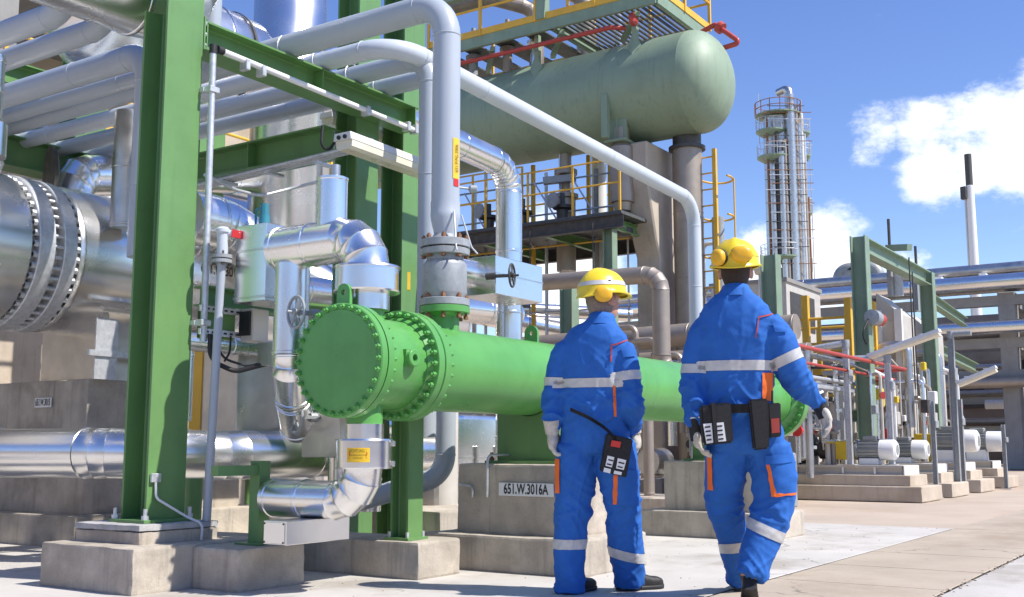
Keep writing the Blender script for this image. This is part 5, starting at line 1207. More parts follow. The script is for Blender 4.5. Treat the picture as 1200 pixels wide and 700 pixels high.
for k in range(64):
    u = random.uniform(14.8, 23.5); v = random.uniform(5.4, 7.0); z0 = random.uniform(0.3, 0.7); z1 = random.uniform(1.2, 2.4); r = random.uniform(0.02, 0.06)
    bm = BM(); lathe(bm, (u, v, z0), Z1, [(0, r), ((z1 - z0) * .5, r), ((z1 - z0) * .5, r * 2.2), ((z1 - z0) * .5 + 0.05, r * 2.2), ((z1 - z0) * .5 + 0.055, r), (z1 - z0, r)], 12); mk('branch_pipe', bm, random.choice(['clad', 'clad_dull', 'galv', 'clad_brown', 'valve_grey', 'clad_dull']), mfd)
    if k % 2 == 0:
        z = random.uniform(0.9, 1.8); bm = BM(); lathe(bm, (u - r, v, z), (-1, random.uniform(-.6, .2), 0), [(0, 0.03), (0.14, 0.03), (0.14, 0.09), (0.165, 0.09), (0.17, 0)], 14); mk('valve_wheel', bm, random.choice(['dark_steel', 'valve_grey', 'rust', 'red']), mfd)
for k in range(34):
    u = random.uniform(14.8, 22); v = random.uniform(5.4, 6.8); z = random.uniform(0.9, 2.2); bm = BM(); L_ = random.uniform(0.8, 2.2)
    d = Vector((1, 0, 0)) if k % 2 else Vector((0, 1, 0)); cyl(bm, (u, v, z), Vector((u, v, z)) + d * L_, random.uniform(0.015, 0.045), 10); mk('cross_pipe', bm, random.choice(['galv', 'clad_dull', 'clad', 'dark_steel']), mfd)
for k in range(4):
    u = 15.2 + k * 1.9; bm = BM(); lathe(bm, (u, 6.0, 0), Z1, [(0.6, 0.05), (0.65, 0.2), (1.05, 0.22), (1.2, 0.12), (1.35, 0.05)], 18); mk('strainer', bm, ('clad_dull', 'motor_grey')[k % 2], mfd)
cab = thing('ground_cabinets', 'low pale equipment cases behind the far exchanger end', 'cabinet', (14.2, 5.6, 0))
for k in range(2):
    bm = BM(); box(bm, (13.6 + k * 0.9, 5.2 + 0.1 * k, 0), (14.2 + k * 0.9, 5.9, 0.6 + 0.15 * k), bev=0.02); mk('case', bm, ('beige', 'valve_grey', 'white_paint')[k], cab, smooth=0)

# ------------------------------------------------------------------ green hoist gantry
gt = thing('hoist_gantry', 'olive green portal gantry over the beige heat exchangers', 'gantry', (21, 5.35, 0))
zt_ = 4.44
for (u) in (18.8, 23.6):
    bm = BM(); hbeam(bm, (u, 5.35, 0), (u, 5.35, zt_), 0.26, 0.26, 0.012, 0.02, up=(0, 1, 0)); mk('post', bm, 'sage_steel', gt, smooth=0)
bm = BM(); hbeam(bm, (18.94, 5.35, zt_ - 0.14), (23.46, 5.35, zt_ - 0.14), 0.28, 0.22, 0.012, 0.02); mk('beam', bm, 'sage_steel', gt, smooth=0)
bm = BM(); hbeam(bm, (18.8, 5.5, 1.35), (18.8, 8.5, 1.35), 0.2, 0.2); mk('tie', bm, 'sage_steel', gt, smooth=0)
ht = thing('chain_hoist', 'small grey lever hoist with red end on the gantry post', 'hoist', (18.75, 5.1, 3.2))
c = at(1026, 373, v=5.15); bm = BM(); lathe(bm, c - Vector((0.25, 0, 0)), X1, [(0, 0.05), (0.02, 0.13), (0.3, 0.13), (0.32, 0.06)], 18); mk('body', bm, 'valve_grey', ht)
bm = BM(); lathe(bm, c + Vector((0.12, 0, 0)), X1, [(0, 0.1), (0.2, 0.11), (0.22, 0.0)], 18); mk('end_cap', bm, 'red_pipe', ht)
bm = BM(); tube(bm, fillet([c + Vector((-0.2, 0.05, 0)), c + Vector((-0.5, 0.1, -0.3)), c + Vector((-0.2, 0.12, -0.45))], 0.1), 0.015, 6); mk('cable', bm, 'dark', ht)
for i, px in enumerate((1043, 1074)):
    t = thing('trolley_hanger', ('grey hanger plate on the gantry beam, nearer', 'grey hanger plate on the gantry beam, farther')[i], 'hanger', at(px, 330, v=5.6), 'hangers on the gantry')
    c0 = at(px, 300 + 18 * i, v=5.7); c1 = at(px, 346 + 18 * i, v=5.7); bm = BM(); box(bm, (c0.x - 0.16, 5.66, c1.z), (c0.x + 0.16, 5.74, c0.z + 0.05)); mk('plate', bm, 'valve_grey', t, smooth=0)
    bm = BM(); box(bm, (c0.x + 0.05, 5.5, c1.z), (c0.x + 0.12, 5.655, c0.z)); mk('rib', bm, 'galv', t, smooth=0)
    bm = BM(); cyl(bm, (c0.x, 5.7, c0.z), (c0.x, 5.7, c0.z + 0.75 - 0.2 * i), 0.03, 8); mk('rod', bm, 'dark_steel', t)
    cx = at(px + (22 if i == 0 else -6), 300, v=5.1); bm = BM(); cyl(bm, (cx.x, 5.1, 1.9), (cx.x, 5.1, zt_ - 0.3 + (0.25 if i == 0 else 0)), 0.014, 6); mk('chain', bm, 'dark_steel', t)
c0 = at(1040, 291, v=5.6); c1 = at(1066, 290, v=5.1); bm = BM(); bar(bm, c0, c1, 0.12, 0.12); tag(mk('davit_arm', bm, 'sage_steel', smooth=0), 'short olive davit arm above the gantry beam', 'davit')
# beige plate exchangers in the gantry
for i, (u0, v0, v1, zt2) in enumerate(((22.0, 5.52, 5.98, 3.42), (24.2, 5.44, 5.95, 3.25))):
    t = thing('plate_exchanger', ('beige slant-topped exchanger case under the gantry, nearer', 'beige slant-topped exchanger case under the gantry, farther')[i], 'heat exchanger', (u0, v0, 0), 'beige exchangers under the gantry')
    bm = BM(); A = [(v0, 0.7), (v1, 0.7), (v1, zt2 + 0.45), (v0, zt2)]
    P = [bm.verts.new((u0, y, z)) for y, z in A]; Q = [bm.verts.new((u0 + 1.0, y, z)) for y, z in A]
    bm.faces.new(P); bm.faces.new(Q[::-1])
    for k in range(4): bm.faces.new((P[k], Q[k], Q[(k + 1) % 4], P[(k + 1) % 4]))
    bmesh.ops.recalc_face_normals(bm, faces=bm.faces); mk('case', bm, 'beige', t, smooth=0)
    for y in (v0 - 0.04, v1 - 0.1):
        bm = BM(); box(bm, (u0 - 0.12, y, 0), (u0 - 0.01, y + 0.14, zt2 + 0.1)); mk('frame_bar', bm, 'white_paint', t, smooth=0)
    for k in range(3):
        bm = BM(); z = 1.2 + k * 0.75; box(bm, (u0 - 0.03, v0 + 0.07, z), (u0 - 0.005, v1 - 0.07, z + 0.6)); mk('panel', bm, 'beige', t, smooth=0)
    bm = BM(); tube(bm, fillet([(u0 - 0.25, v0 + 0.9, 2.75), (u0 - 0.25, v0 - 0.15, 2.8), (u0 - 0.25, v0 - 0.15, 1.2)], 0.18), 0.09, 16); mk('inlet_pipe', bm, 'clad_dull', t)
# yellow stairs and walkway behind the right worker arm
ys = thing('access_stair', 'yellow railed access platform behind the right worker', 'platform', (20.5, 6.6, 0))
z0 = 2.15
bm = BM(); box(bm, (20.0, 5.95, z0 - 0.1), (21.6, 7.6, z0)); mk('deck', bm, 'deck', ys, smooth=0)
railing(ys, [(20.0, 7.6, z0), (20.0, 5.95, z0), (21.6, 5.95, z0), (21.6, 7.6, z0)], h=1.05, post=0.5, r=0.028)
for (u, v, h_) in ((20.0, 5.95, 1.4), (20.0, 6.75, 1.5), (20.0, 7.6, 1.05), (21.6, 5.95, 1.5), (21.6, 7.6, 1.05)):
    bm = BM(); bar(bm, (u, v, 0), (u, v, z0 + h_), 0.12, 0.12); mk('post', bm, 'yellow', ys, smooth=0)
for k in range(8):
    bm = BM(); box(bm, (20.1, 7.65 + k * 0.26, z0 - 0.26 - k * 0.25), (21.0, 7.88 + k * 0.26, z0 - 0.22 - k * 0.25)); mk('tread', bm, 'deck', ys, smooth=0)
railing(ys, [(19.6, 6.3, 1.2), (19.6, 5.6, 1.2)], h=1.0, post=0.35, r=0.024, toe=False)
# beige cabin with lamp between worker and tower
cbn = thing('control_cabin', 'beige cabin corner left of the far tower', 'cabin', (30, 11, 0))
c0 = at(886, 333, u=30); c1 = at(921, 333, u=30)
bm = BM(); box(bm, (30, c1.y, 0), (33, c0.y + 1.4, c0.z)); mk('wall', bm, 'beige', cbn, smooth=0)
bm = BM(); box(bm, (29.95, c1.y - 0.05, c0.z), (33.05, c0.y + 1.45, c0.z + 0.12)); mk('roof', bm, 'conc_grey', cbn, smooth=0)
bm = BM(); box(bm, (30.3, c1.y - 0.02, c0.z - 1.3), (32.4, c1.y + 0.02, c0.z - 0.25)); mk('louvre', bm, 'dark_steel', cbn, smooth=0)
p0_ = at(892, 345, u=22); bm = BM(); cyl(bm, (22, p0_.y, 0), (22, p0_.y, at(892, 310, u=22).z), 0.05, 10); o = tag(mk('lamp_mast', bm, 'galv'), 'thin lamp mast beside the right worker helmet', 'post')
strip_lamp('strip lamp on the thin mast beside the right worker helmet', at(885, 318, u=22), at(914, 313, u=22), 0.24, 0.14)

# ------------------------------------------------------------------ the big concrete pipe rack at the right back
UR = 44.0
rk = thing('concrete_pipe_rack', 'long grey concrete pipe rack across the right background', 'pipe rack', (UR, 6, 0))
for k in range(7):
    v = 22 - k * 5.05
    if k == 3: v = at(1192, 345, u=UR).y + 0.1
    for u in (UR, UR + 6):
        bm = BM(); box(bm, (u, v, 0), (u + 0.75, v + 0.6, 6.6), bev=0.03); mk('column', bm, 'conc_grey', rk, smooth=0)
    for z in (2.6, 4.5, 6.1):
        bm = BM(); box(bm, (UR + 0.05, v + 0.05, z), (UR + 6.7, v + 0.55, z + 0.5)); mk('cross_beam', bm, 'conc_grey', rk, smooth=0)
for z, u in ((6.1, UR - 0.02), (4.5, UR - 0.02), (3.3, UR - 0.02), (6.1, UR + 6.2), (4.5, UR + 6.2)):
    bm = BM(); box(bm, (u, -12, z), (u + 0.4, 24, z + 0.38)); mk('edge_beam', bm, 'conc_grey', rk, smooth=0)
for i, (u, z, r, m_) in enumerate(((UR - 0.4, 6.95, 0.28, 'clad'), (UR + 0.5, 7.55, 0.24, 'clad_dull'), (UR + 1.3, 7.05, 0.3, 'clad_dull'), (UR + 2.4, 7.4, 0.3, 'clad'), (UR + 3.6, 7.5, 0.25, 'clad_brown'), (UR - 0.45, 5.25, 0.25, 'clad'), (UR + 0.9, 5.1, 0.25, 'clad_brown'), (UR - 0.3, 3.2, 0.2, 'clad_brown'))):
    t = thing('rack_pipe', ('pipe on the big concrete rack, front top', 'pipe on the big concrete rack, uppermost', 'pipe on the rack, third on top', 'pipe on the rack, fourth on top', 'pipe on the rack, rearmost on top', 'front pipe on the middle rack level', 'inner pipe on the middle rack level', 'front pipe on the low rack level')[i], 'insulated pipe', (u, 6, z), 'pipes on the big concrete rack')
    clad_pipe(t, [(u, 24, z), (u, -12, z)], r, sec=4.5, mat=m_, seg=18)
for i, v in enumerate((17.8, 14.6, 11.2, 9.4, 7.8)):
    bm = BM(); box(bm, (UR - 0.2, v, 7.2), (UR + 2.5, v + 0.25, 7.35)); tag(mk('pipe_sleeper', bm, 'white_paint', smooth=0), 'white pipe sleeper on top of the rack, number %s from the left' % ('one', 'two', 'three', 'four', 'five')[i], 'sleeper', 'sleepers on the rack')
for i in range(3):
    c = at((984, 993, 1004)[i], 334, u=46); bm = BM(); tube(bm, fillet([(46, c.y, 7), (46, c.y, 8.3), (46, c.y - 0.9, 8.3), (46, c.y - 0.9, 7.2)], 0.4), 0.28, 14); tag(mk('vent_bend', bm, 'motor_grey'), ('leftmost', 'middle', 'rightmost')[i] + ' grey pipe bend standing on the far rack', 'pipe', 'bends on the far rack')
# slanted olive braces and dark steel behind
for i, (pa, pb, u) in enumerate((((1092, 352), (1130, 378), 34), ((1095, 408), (1143, 432), 34))):
    a, b = at(pa[0], pa[1], u=u), at(pb[0], pb[1], u=u + 6); bm = BM(); hbeam(bm, a, b, 0.3, 0.25); tag(mk('brace_beam', bm, 'sage_steel', smooth=0), ('upper', 'lower')[i] + ' slanting olive brace below the rack', 'steel beam', 'olive braces')
fr = thing('steel_frame', 'dark steel process frame full of piping under the concrete rack', 'structure', (52, 6, 0))
for k in range(7):
    for u in (53, 57):
        bm = BM(); v = 22 - k * 4.6; hbeam(bm, (u, v, 0), (u, v, 6), 0.4, 0.4, up=(0, 1, 0)); mk('column', bm, material('blue_steel_%d%d' % (k, u), (0.06, 0.075, 0.10), 0.5) if (k == 0 and u == 53) else 'dark_steel', fr, smooth=0)
for z in (1.6, 2.9, 4.1, 5.4):
    bm = BM(); hbeam(bm, (52.9, -12, z), (52.9, 26, z), 0.3, 0.2); mk('beam', bm, 'valve_grey', fr, smooth=0)
    for j in range(4):
        bm = BM(); cyl(bm, (53.4 + j * 0.9, -12, z + 0.35), (53.4 + j * 0.9, 26, z + 0.35), 0.12 + 0.06 * (j % 3), 10); mk('pipe_run', bm, ('clad_dull', 'clad_brown', 'galv', 'clad_brown')[j], fr)
random.seed(5)
for k in range(60):
    v = random.uniform(-8, 24); z = random.uniform(0, 4.8); bm = BM(); s = random.uniform(0.2, 0.6)
    if k % 3: lathe(bm, (random.uniform(50, 56), v, z), random.choice([Z1, YA, X1]), [(0, s * .5), (s * 2, s * .5)], 12)
    else: q = Vector((random.uniform(50, 56), v, z)); box(bm, q, q + Vector((s, s * 1.4, s * 1.2)))
    mk('equipment', bm, random.choice(['clad_dull', 'clad_brown', 'valve_grey', 'dark_steel', 'beige', 'white_paint', 'conc_grey']), fr)
# background halls that close the view
def hall(label, a, b, wall, bays, ph=1.2):
    t = thing('process_hall', label, 'building', ((a[0] + b[0]) / 2, (a[1] + b[1]) / 2, 0), 'background halls')
    bm = BM(); box(bm, (a[0], a[1], 0), (b[0], b[1], b[2])); mk('wall', bm, wall, t, smooth=0)
    bm = BM(); box(bm, (a[0] - 0.2, a[1] - 0.2, b[2]), (b[0] + 0.2, b[1] + 0.2, b[2] + 0.3)); mk('roof', bm, 'conc_grey', t, smooth=0)
    n = bays
    for k in range(n):
        bm = BM(); v = a[1] + (b[1] - a[1]) * (k + 0.25) / n; w = (b[1] - a[1]) / n * 0.5
        box(bm, (a[0] - 0.06, v, b[2] * 0.45), (a[0] - 0.005, v + w, b[2] * 0.45 + ph)); f = mk('window', bm, 'dark_steel', t, smooth=0)
    return t
hall('long dark brown hall behind the concrete rack', (60, -20), (75, 40, 6.2), 'brown_bg', 14)
hall('low far hall between the workers and the tower', (70, 40), (90, 95, 7), 'brown_bg', 12)
# unseen building behind the viewer, added for metal reflections and less sky fill
hb = thing('reflection_building', 'long buff building behind the viewer, unseen, added for metal reflections', 'building', (0, -30, 0))
bm = BM(); box(bm, (-40, -34, 0), (60, -26, 4.6)); mk('wall', bm, 'conc_col', hb, smooth=0)
bm = BM(); box(bm, (-40.5, -34.5, 4.6), (60.5, -25.6, 4.9)); mk('roof', bm, 'conc_grey', hb, smooth=0)
for k in range(16):
    bm = BM(); u = -36 + k * 6; box(bm, (u, -25.99, 1.2 if k % 4 else 0), (u + 2.6, -25.93, 3.4)); mk('window' if k % 4 else 'door', bm, 'dark_steel', hb, smooth=0)
hc = thing('reflection_wall', 'buff wall beyond the left edge, unseen, added for metal reflections', 'building', (-22, 10, 0))  # out-of-view wall, added so the cladding mirrors it and sky fill drops
bm = BM(); box(bm, (-26, -14, 0), (-20, 45, 4.5)); mk('wall', bm, 'conc_col', hc, smooth=0)
for k in range(8):
    bm = BM(); v = -10 + k * 6.5; box(bm, (-20.01, v, 0), (-19.6, v + 0.7, 4.4)); mk('buttress', bm, 'conc_grey', hc, smooth=0)
hd = thing('process_structure', 'shaded concrete process structure behind the left pipework', 'building', (10, 16, 0))
bm = BM(); box(bm, (-2, 15.5, 0), (14.5, 20, 7.0)); mk('wall', bm, 'conc_col', hd, smooth=0)
for z in (4.8, 7.0):
    bm = BM(); box(bm, (-2, 13.6, z), (13.5, 15.5, z + 0.25)); mk('floor_slab', bm, 'conc_grey', hd, smooth=0)
for k in range(6):
    bm = BM(); box(bm, (-1.5 + k * 2.9, 12.7, 0), (-1.1 + k * 2.9, 13.1, 7)); mk('column', bm, 'conc_grey', hd, smooth=0)
railing(hd, [(3, 12.7, 5.05), (13.4, 12.7, 5.05)], h=1.0, post=1.4, r=0.025)

# filters, seal pots and branch piping standing on the first pump skid
fs = thing('filter_group', 'group of silver filters and small valves on the first pump skid', 'filters', (18, 7, 0.545))
random.seed(77)
for k in range(9):
    u = random.uniform(17.6, 18.5); v = 5.95 + k * 0.27; h_ = random.uniform(0.5, 1.5); r = random.uniform(0.06, 0.15); bm = BM()
    lathe(bm, (u, v, 0.546), Z1, [(0, r * 0.5), (0.1, r * 0.5), (0.14, r), (h_ * 0.6, r), (h_ * 0.6, r * 1.25), (h_ * 0.6 + 0.05, r * 1.25), (h_ * 0.6 + 0.055, r * 0.95), (h_ * 0.85, r * 0.6), (h_, r * 0.2), (h_ + 0.01, 0)], 18); mk('filter_body', bm, ('clad', 'clad_dull', 'motor_grey', 'clad_brown', 'dark_steel')[k % 5], fs)
for k in range(18):
    v = random.uniform(5.8, 8.2); u = random.uniform(17.5, 18.4); z = random.uniform(0.7, 1.7); bm = BM(); r = random.uniform(0.015, 0.04)
    tube(bm, fillet([(u, v, 0.56), (u, v, z), (u + random.choice([0, 0.5]), v + random.uniform(-0.7, 0.5), z)], 0.08), r, 8); mk('branch_pipe', bm, random.choice(['galv', 'clad_dull', 'clad', 'red_pipe', 'white_paint', 'dark_steel']), fs)
for k in range(9):
    v = 5.9 + k * 0.26; z = random.uniform(0.8, 1.7); bm = BM(); lathe(bm, (17.5, v, z), (-1, random.uniform(-0.5, 0.1), 0), [(0, 0.025), (0.1, 0.025), (0.1, 0.075), (0.12, 0.075), (0.125, 0)], 14); mk('valve_wheel', bm, random.choice(['dark_steel', 'valve_grey', 'red', 'teal']), fs)
# cable ladder and cross members over the pumps
cl = thing('cable_ladder', 'galvanised cable ladder above the pump row', 'cable ladder', (18.5, 5.6, 1.75))
for dv in (0, 0.3):
    bm = BM(); bar(bm, (15.4, 5.5 + dv, 1.78), (24.5, 5.5 + dv, 1.78), 0.03, 0.08); mk('side_rail', bm, 'galv', cl, smooth=0)
for k in range(30):
    bm = BM(); bar(bm, (15.5 + k * 0.3, 5.5, 1.76), (15.5 + k * 0.3, 5.8, 1.76), 0.03, 0.02); mk('rung', bm, 'galv', cl, smooth=0)
for k in range(4):
    bm = BM(); bar(bm, (15.5 + k * 2.9, 5.65, 0), (15.5 + k * 2.9, 5.65, 1.76), 0.07, 0.07); mk('leg', bm, 'galv', cl, smooth=0)

# instrument stands, gauges and thin risers between the posts
iv = thing('instrument_stands', 'thin risers, gauges and small boxes crowding the pump row', 'instruments', (20, 5, 0.5))
random.seed(91)
for k in range(34):
    u = random.uniform(17.6, 25.5); v = random.uniform(4.95, 5.9); z1 = random.uniform(1.1, 2.5); r = random.uniform(0.015, 0.045); bm = BM()
    tube(bm, fillet([(u, v, 0.55), (u, v, z1), (u + random.uniform(-0.6, 0.6), v + random.uniform(0.1, 0.6), z1 + random.choice([0, 0.2]))], 0.08), r, 8); mk('thin_riser', bm, random.choice(['galv', 'white_paint', 'clad_dull', 'clad', 'beige', 'clad_brown']), iv)
    if k % 2 == 0:
        bm = BM(); c = Vector((u, v - 0.05, random.uniform(0.9, z1))); s_ = random.uniform(0.05, 0.12); box(bm, c - Vector((s_, s_ * 0.6, s_)), c + Vector((s_, s_ * 0.6, s_ * 1.2)), bev=0.01); mk('instrument_box', bm, random.choice(['white_paint', 'valve_grey', 'beige', 'dark_steel', 'yellow_guard']), iv)
    else:
        bm = BM(); c = Vector((u - 0.03, v - 0.03, random.uniform(0.9, z1))); lathe(bm, c, (-0.8, -0.6, 0), [(0, 0.02), (0.02, 0.06), (0.05, 0.06), (0.052, 0)], 14); mk('gauge', bm, random.choice(['sign_white', 'valve_grey', 'red_pipe']), iv)
# ------------------------------------------------------------------ the two workers
from mathutils.bvhtree import BVHTree
M['cloth_blue'] = material('coverall_blue', (0.026, 0.13, 0.45), 0.78, var=0.10, vscale=9, bump=0.12, bscale=160, rvar=0.05, spec=0.25, fine=0.08)
M['reflective'] = material('reflective_tape', (0.55, 0.54, 0.52), 0.45, 0.15, var=0.08, vscale=30, bump=0.15, bscale=200)
M['skin'] = material('skin', (0.52, 0.27, 0.19), 0.5, var=0.10, vscale=30, bump=0.08, bscale=200)
M['hair_dark'] = material('hair_brown', (0.045, 0.026, 0.016), 0.7, var=0.4, vscale=120, bump=0.8, bscale=300)
M['hair_grey'] = material('hair_grey', (0.26, 0.20, 0.17), 0.7, var=0.3, vscale=120, bump=0.6, bscale=300)
M['helmet'] = material('helmet_yellow', (0.80, 0.58, 0.03), 0.32, var=0.05, vscale=14, bump=0.04, bscale=40)
M['muff'] = material('muff_yellow', (0.82, 0.44, 0.02), 0.38, var=0.05, vscale=14)
M['glove'] = material('glove_fabric', (0.56, 0.52, 0.45), 0.85, var=0.2, vscale=30, bump=0.5, bscale=140, patch=0.4, pscale=14, col2=(0.36, 0.32, 0.27))
M['boot'] = material('boot_black', (0.022, 0.020, 0.018), 0.55, var=0.3, vscale=20, bump=0.3, bscale=90)
M['belt'] = material('belt_webbing', (0.014, 0.014, 0.015), 0.7, var=0.2, vscale=40, bump=0.3, bscale=200)
rdir = Vector((math.sin(CAM_AZ), -math.cos(CAM_AZ), 0)); fdir = Vector((math.cos(CAM_AZ), math.sin(CAM_AZ), 0)); UP = Vector((0, 0, 1))
CAMP = Vector((0, 0, CAM_H))

def loft_rings(bm, rings, n=28, p=2.4):
    """rings: (centre, lateral axis, depth axis, half width, half depth); superellipse sections"""
    rr = []
    for c, ax, ay, a, b in rings:
        ring = []
        for k in range(n):
            t = 2 * math.pi * k / n; ct, st = math.cos(t), math.sin(t)
            x = math.copysign(abs(ct) ** (2 / p), ct) * a; y = math.copysign(abs(st) ** (2 / p), st) * b
            ring.append(bm.verts.new(c + ax * x + ay * y))
        rr.append(ring)
    for A, B in zip(rr, rr[1:]):
        for k in range(n): bm.faces.new((A[k], A[(k + 1) % n], B[(k + 1) % n], B[k]))
    bm.faces.new(rr[0][::-1]); bm.faces.new(rr[-1])
    return bm

def smooth_chain(pts, sub=5):
    """Catmull-Rom through (Vector, radius)"""
    out = []; P = [pts[0]] + list(pts) + [pts[-1]]
    for i in range(1, len(P) - 2):
        p0, p1, p2, p3 = P[i - 1], P[i], P[i + 1], P[i + 2]
        for k in range(sub):
            t = k / sub
            f = lambda a, b, c, d: 0.5 * ((2 * b) + (c - a) * t + (2 * a - 5 * b + 4 * c - d) * t * t + (3 * b - a - 3 * c + d) * t ** 3)
            out.append((Vector([f(p0[0][j], p1[0][j], p2[0][j], p3[0][j]) for j in range(3)]), f(p0[1], p1[1], p2[1], p3[1])))
    out.append(pts[-1]); return out

def limb(bm, pts, seg=20):
    ch = smooth_chain(pts); tube(bm, [c[0] for c in ch], 0, seg, rs=[c[1] for c in ch]); return bm

def ball(bm, c, ax, ay, az, seg=20):
    """ellipsoid with the three half axes given as vectors"""
    t = bmesh.new(); bmesh.ops.create_uvsphere(t, u_segments=seg, v_segments=seg // 2 + 2, radius=1)
    for v in t.verts: v.co = Vector(c) + ax * v.co.x + ay * v.co.y + az * v.co.z
    merge(bm, t); return bm

def remesh(bm, vox, it=2):
    bmesh.ops.recalc_face_normals(bm, faces=bm.faces)
    me = bpy.data.meshes.new('tmp'); bm.to_mesh(me); bm.free()
    o = bpy.data.objects.new('tmp', me); COL.objects.link(o)
    md = o.modifiers.new('r', 'REMESH'); md.mode = 'VOXEL'; md.voxel_size = vox
    dg = bpy.context.evaluated_depsgraph_get(); ev = o.evaluated_get(dg); m2 = ev.to_mesh()
    nb = BM(); nb.from_mesh(m2); ev.to_mesh_clear()
    bpy.data.objects.remove(o); bpy.data.meshes.remove(me)
    for _ in range(it): bmesh.ops.smooth_vert(nb, verts=nb.verts, factor=0.5, use_axis_x=True, use_axis_y=True, use_axis_z=True)
    nb.normal_update()
    return nb

def wrinkle(bm, joints, amp=0.006, seed=0.0, drape=0.004):
    """cloth folds: creases packed near the joints, long soft drapes between them"""
    off = Vector((seed, seed * 0.7, seed * 1.3)); mv = []
    def ridge(q, k): return max(0.0, 1 - abs(noise.noise(q)) * k)
    for v in bm.verts:
        p = v.co; wq = noise.noise(p * 3.3 + off) * 0.10
        lx = p.dot(rdir) + wq; ly = p.dot(fdir); lz = p.z + wq * 0.7
        soft = noise.noise(Vector((lx * 4.5, ly * 4.5, lz * 2.6)) + off) * drape
        def fold(th, fa, fb, o_, sh):
            a_ = lx * math.cos(th) + lz * math.sin(th); b_ = -lx * math.sin(th) + lz * math.cos(th)
            return max(0.0, 1 - abs(noise.noise(Vector((a_ * fa, ly * fa * 1.3, b_ * fb)) + off * o_)) * sh) ** 2
        vert = fold(R(84), 2.2, 12, 1.0, 3.2)
        dia = fold(R(32), 3.0, 15, 1.7, 3.0)
        dib = fold(R(-36), 3.0, 15, 2.3, 3.0)
        w = 0.0
        for (c, rad, k) in joints: w += k * math.exp(-((p - c).length / rad) ** 2)
        w = min(w, 1.3)
        d = soft + amp * (0.40 * vert + (0.12 + 1.0 * w) * dia + (0.06 + 1.0 * w) * dib - 0.4 * w) + 0.0010 * noise.noise(p * 70 + off)
        mv.append(v.normal * d)
    for v, m in zip(bm.verts, mv): v.co += m
    bmesh.ops.smooth_vert(bm, verts=bm.verts, factor=0.2, use_axis_x=True, use_axis_y=True, use_axis_z=True)
    bm.normal_update(); return bm

def bands(bm, specs):
    """cut real strips out of the cloth: each spec = (point, axis, width, centre, radius); returns a list of new bmeshes"""
    out = []
    for (p, axis, w, c, rad) in specs:
        axis = axis.normalized(); c = Vector(c)
        t = bm.copy()
        kill = [f for f in t.faces if (f.calc_center_median() - c).length > rad or abs((f.calc_center_median() - p).dot(axis)) > w]
        bmesh.ops.delete(t, geom=kill, context='FACES')
        for s in (-1, 1):
            g = t.verts[:] + t.edges[:] + t.faces[:]
            bmesh.ops.bisect_plane(t, geom=g, plane_co=p + axis * s * w / 2, plane_no=axis * s, clear_outer=True, dist=1e-5)
        t.normal_update()
        for v in t.verts: v.co += v.normal * 0.0035
        out.append(t)
    return out

def decal_on(bvh, quad, name, mat, parent, nx=8, ny=8, off=0.004, thick=0.004):
    """a flap or trim sewn on the cloth: a small curved panel with thickness following the surface"""
    bm = BM(); G = []
    for j in range(ny + 1):
        row = []
        for i in range(nx + 1):
            s, t = i / nx, j / ny
            x = (quad[0][0] * (1 - s) + quad[1][0] * s) * (1 - t) + (quad[3][0] * (1 - s) + quad[2][0] * s) * t
            y = (quad[0][1] * (1 - s) + quad[1][1] * s) * (1 - t) + (quad[3][1] * (1 - s) + quad[2][1] * s) * t
            d = pix_dir(x, y).normalized(); h = bvh.ray_cast(CAMP, d)
            row.append(None if h[0] is None else (h[0] + h[1] * off, h[1]))
        G.append(row)
    V = [[None if g is None else (bm.verts.new(g[0]), bm.verts.new(g[0] - g[1] * (off + thick))) for g in row] for row in G]
    for j in range(ny):
        for i in range(nx):
            q = [V[j][i], V[j][i + 1], V[j + 1][i + 1], V[j + 1][i]]
            if any(a is None for a in q): continue
            cs = [a[0].co for a in q]
            if max((cs[a] - cs[b]).length for a in range(4) for b in range(4)) > 0.12: continue
            bm.faces.new([a[0] for a in q][::-1]); bm.faces.new([a[1] for a in q])
    if not bm.faces: bm.free(); return None
    for v in [v for v in bm.verts if not v.link_faces]: bm.verts.remove(v)
    eb = [e for e in bm.edges if e.is_boundary]
    bm.normal_update()
    return mk(name, bm, mat, parent, smooth=50)

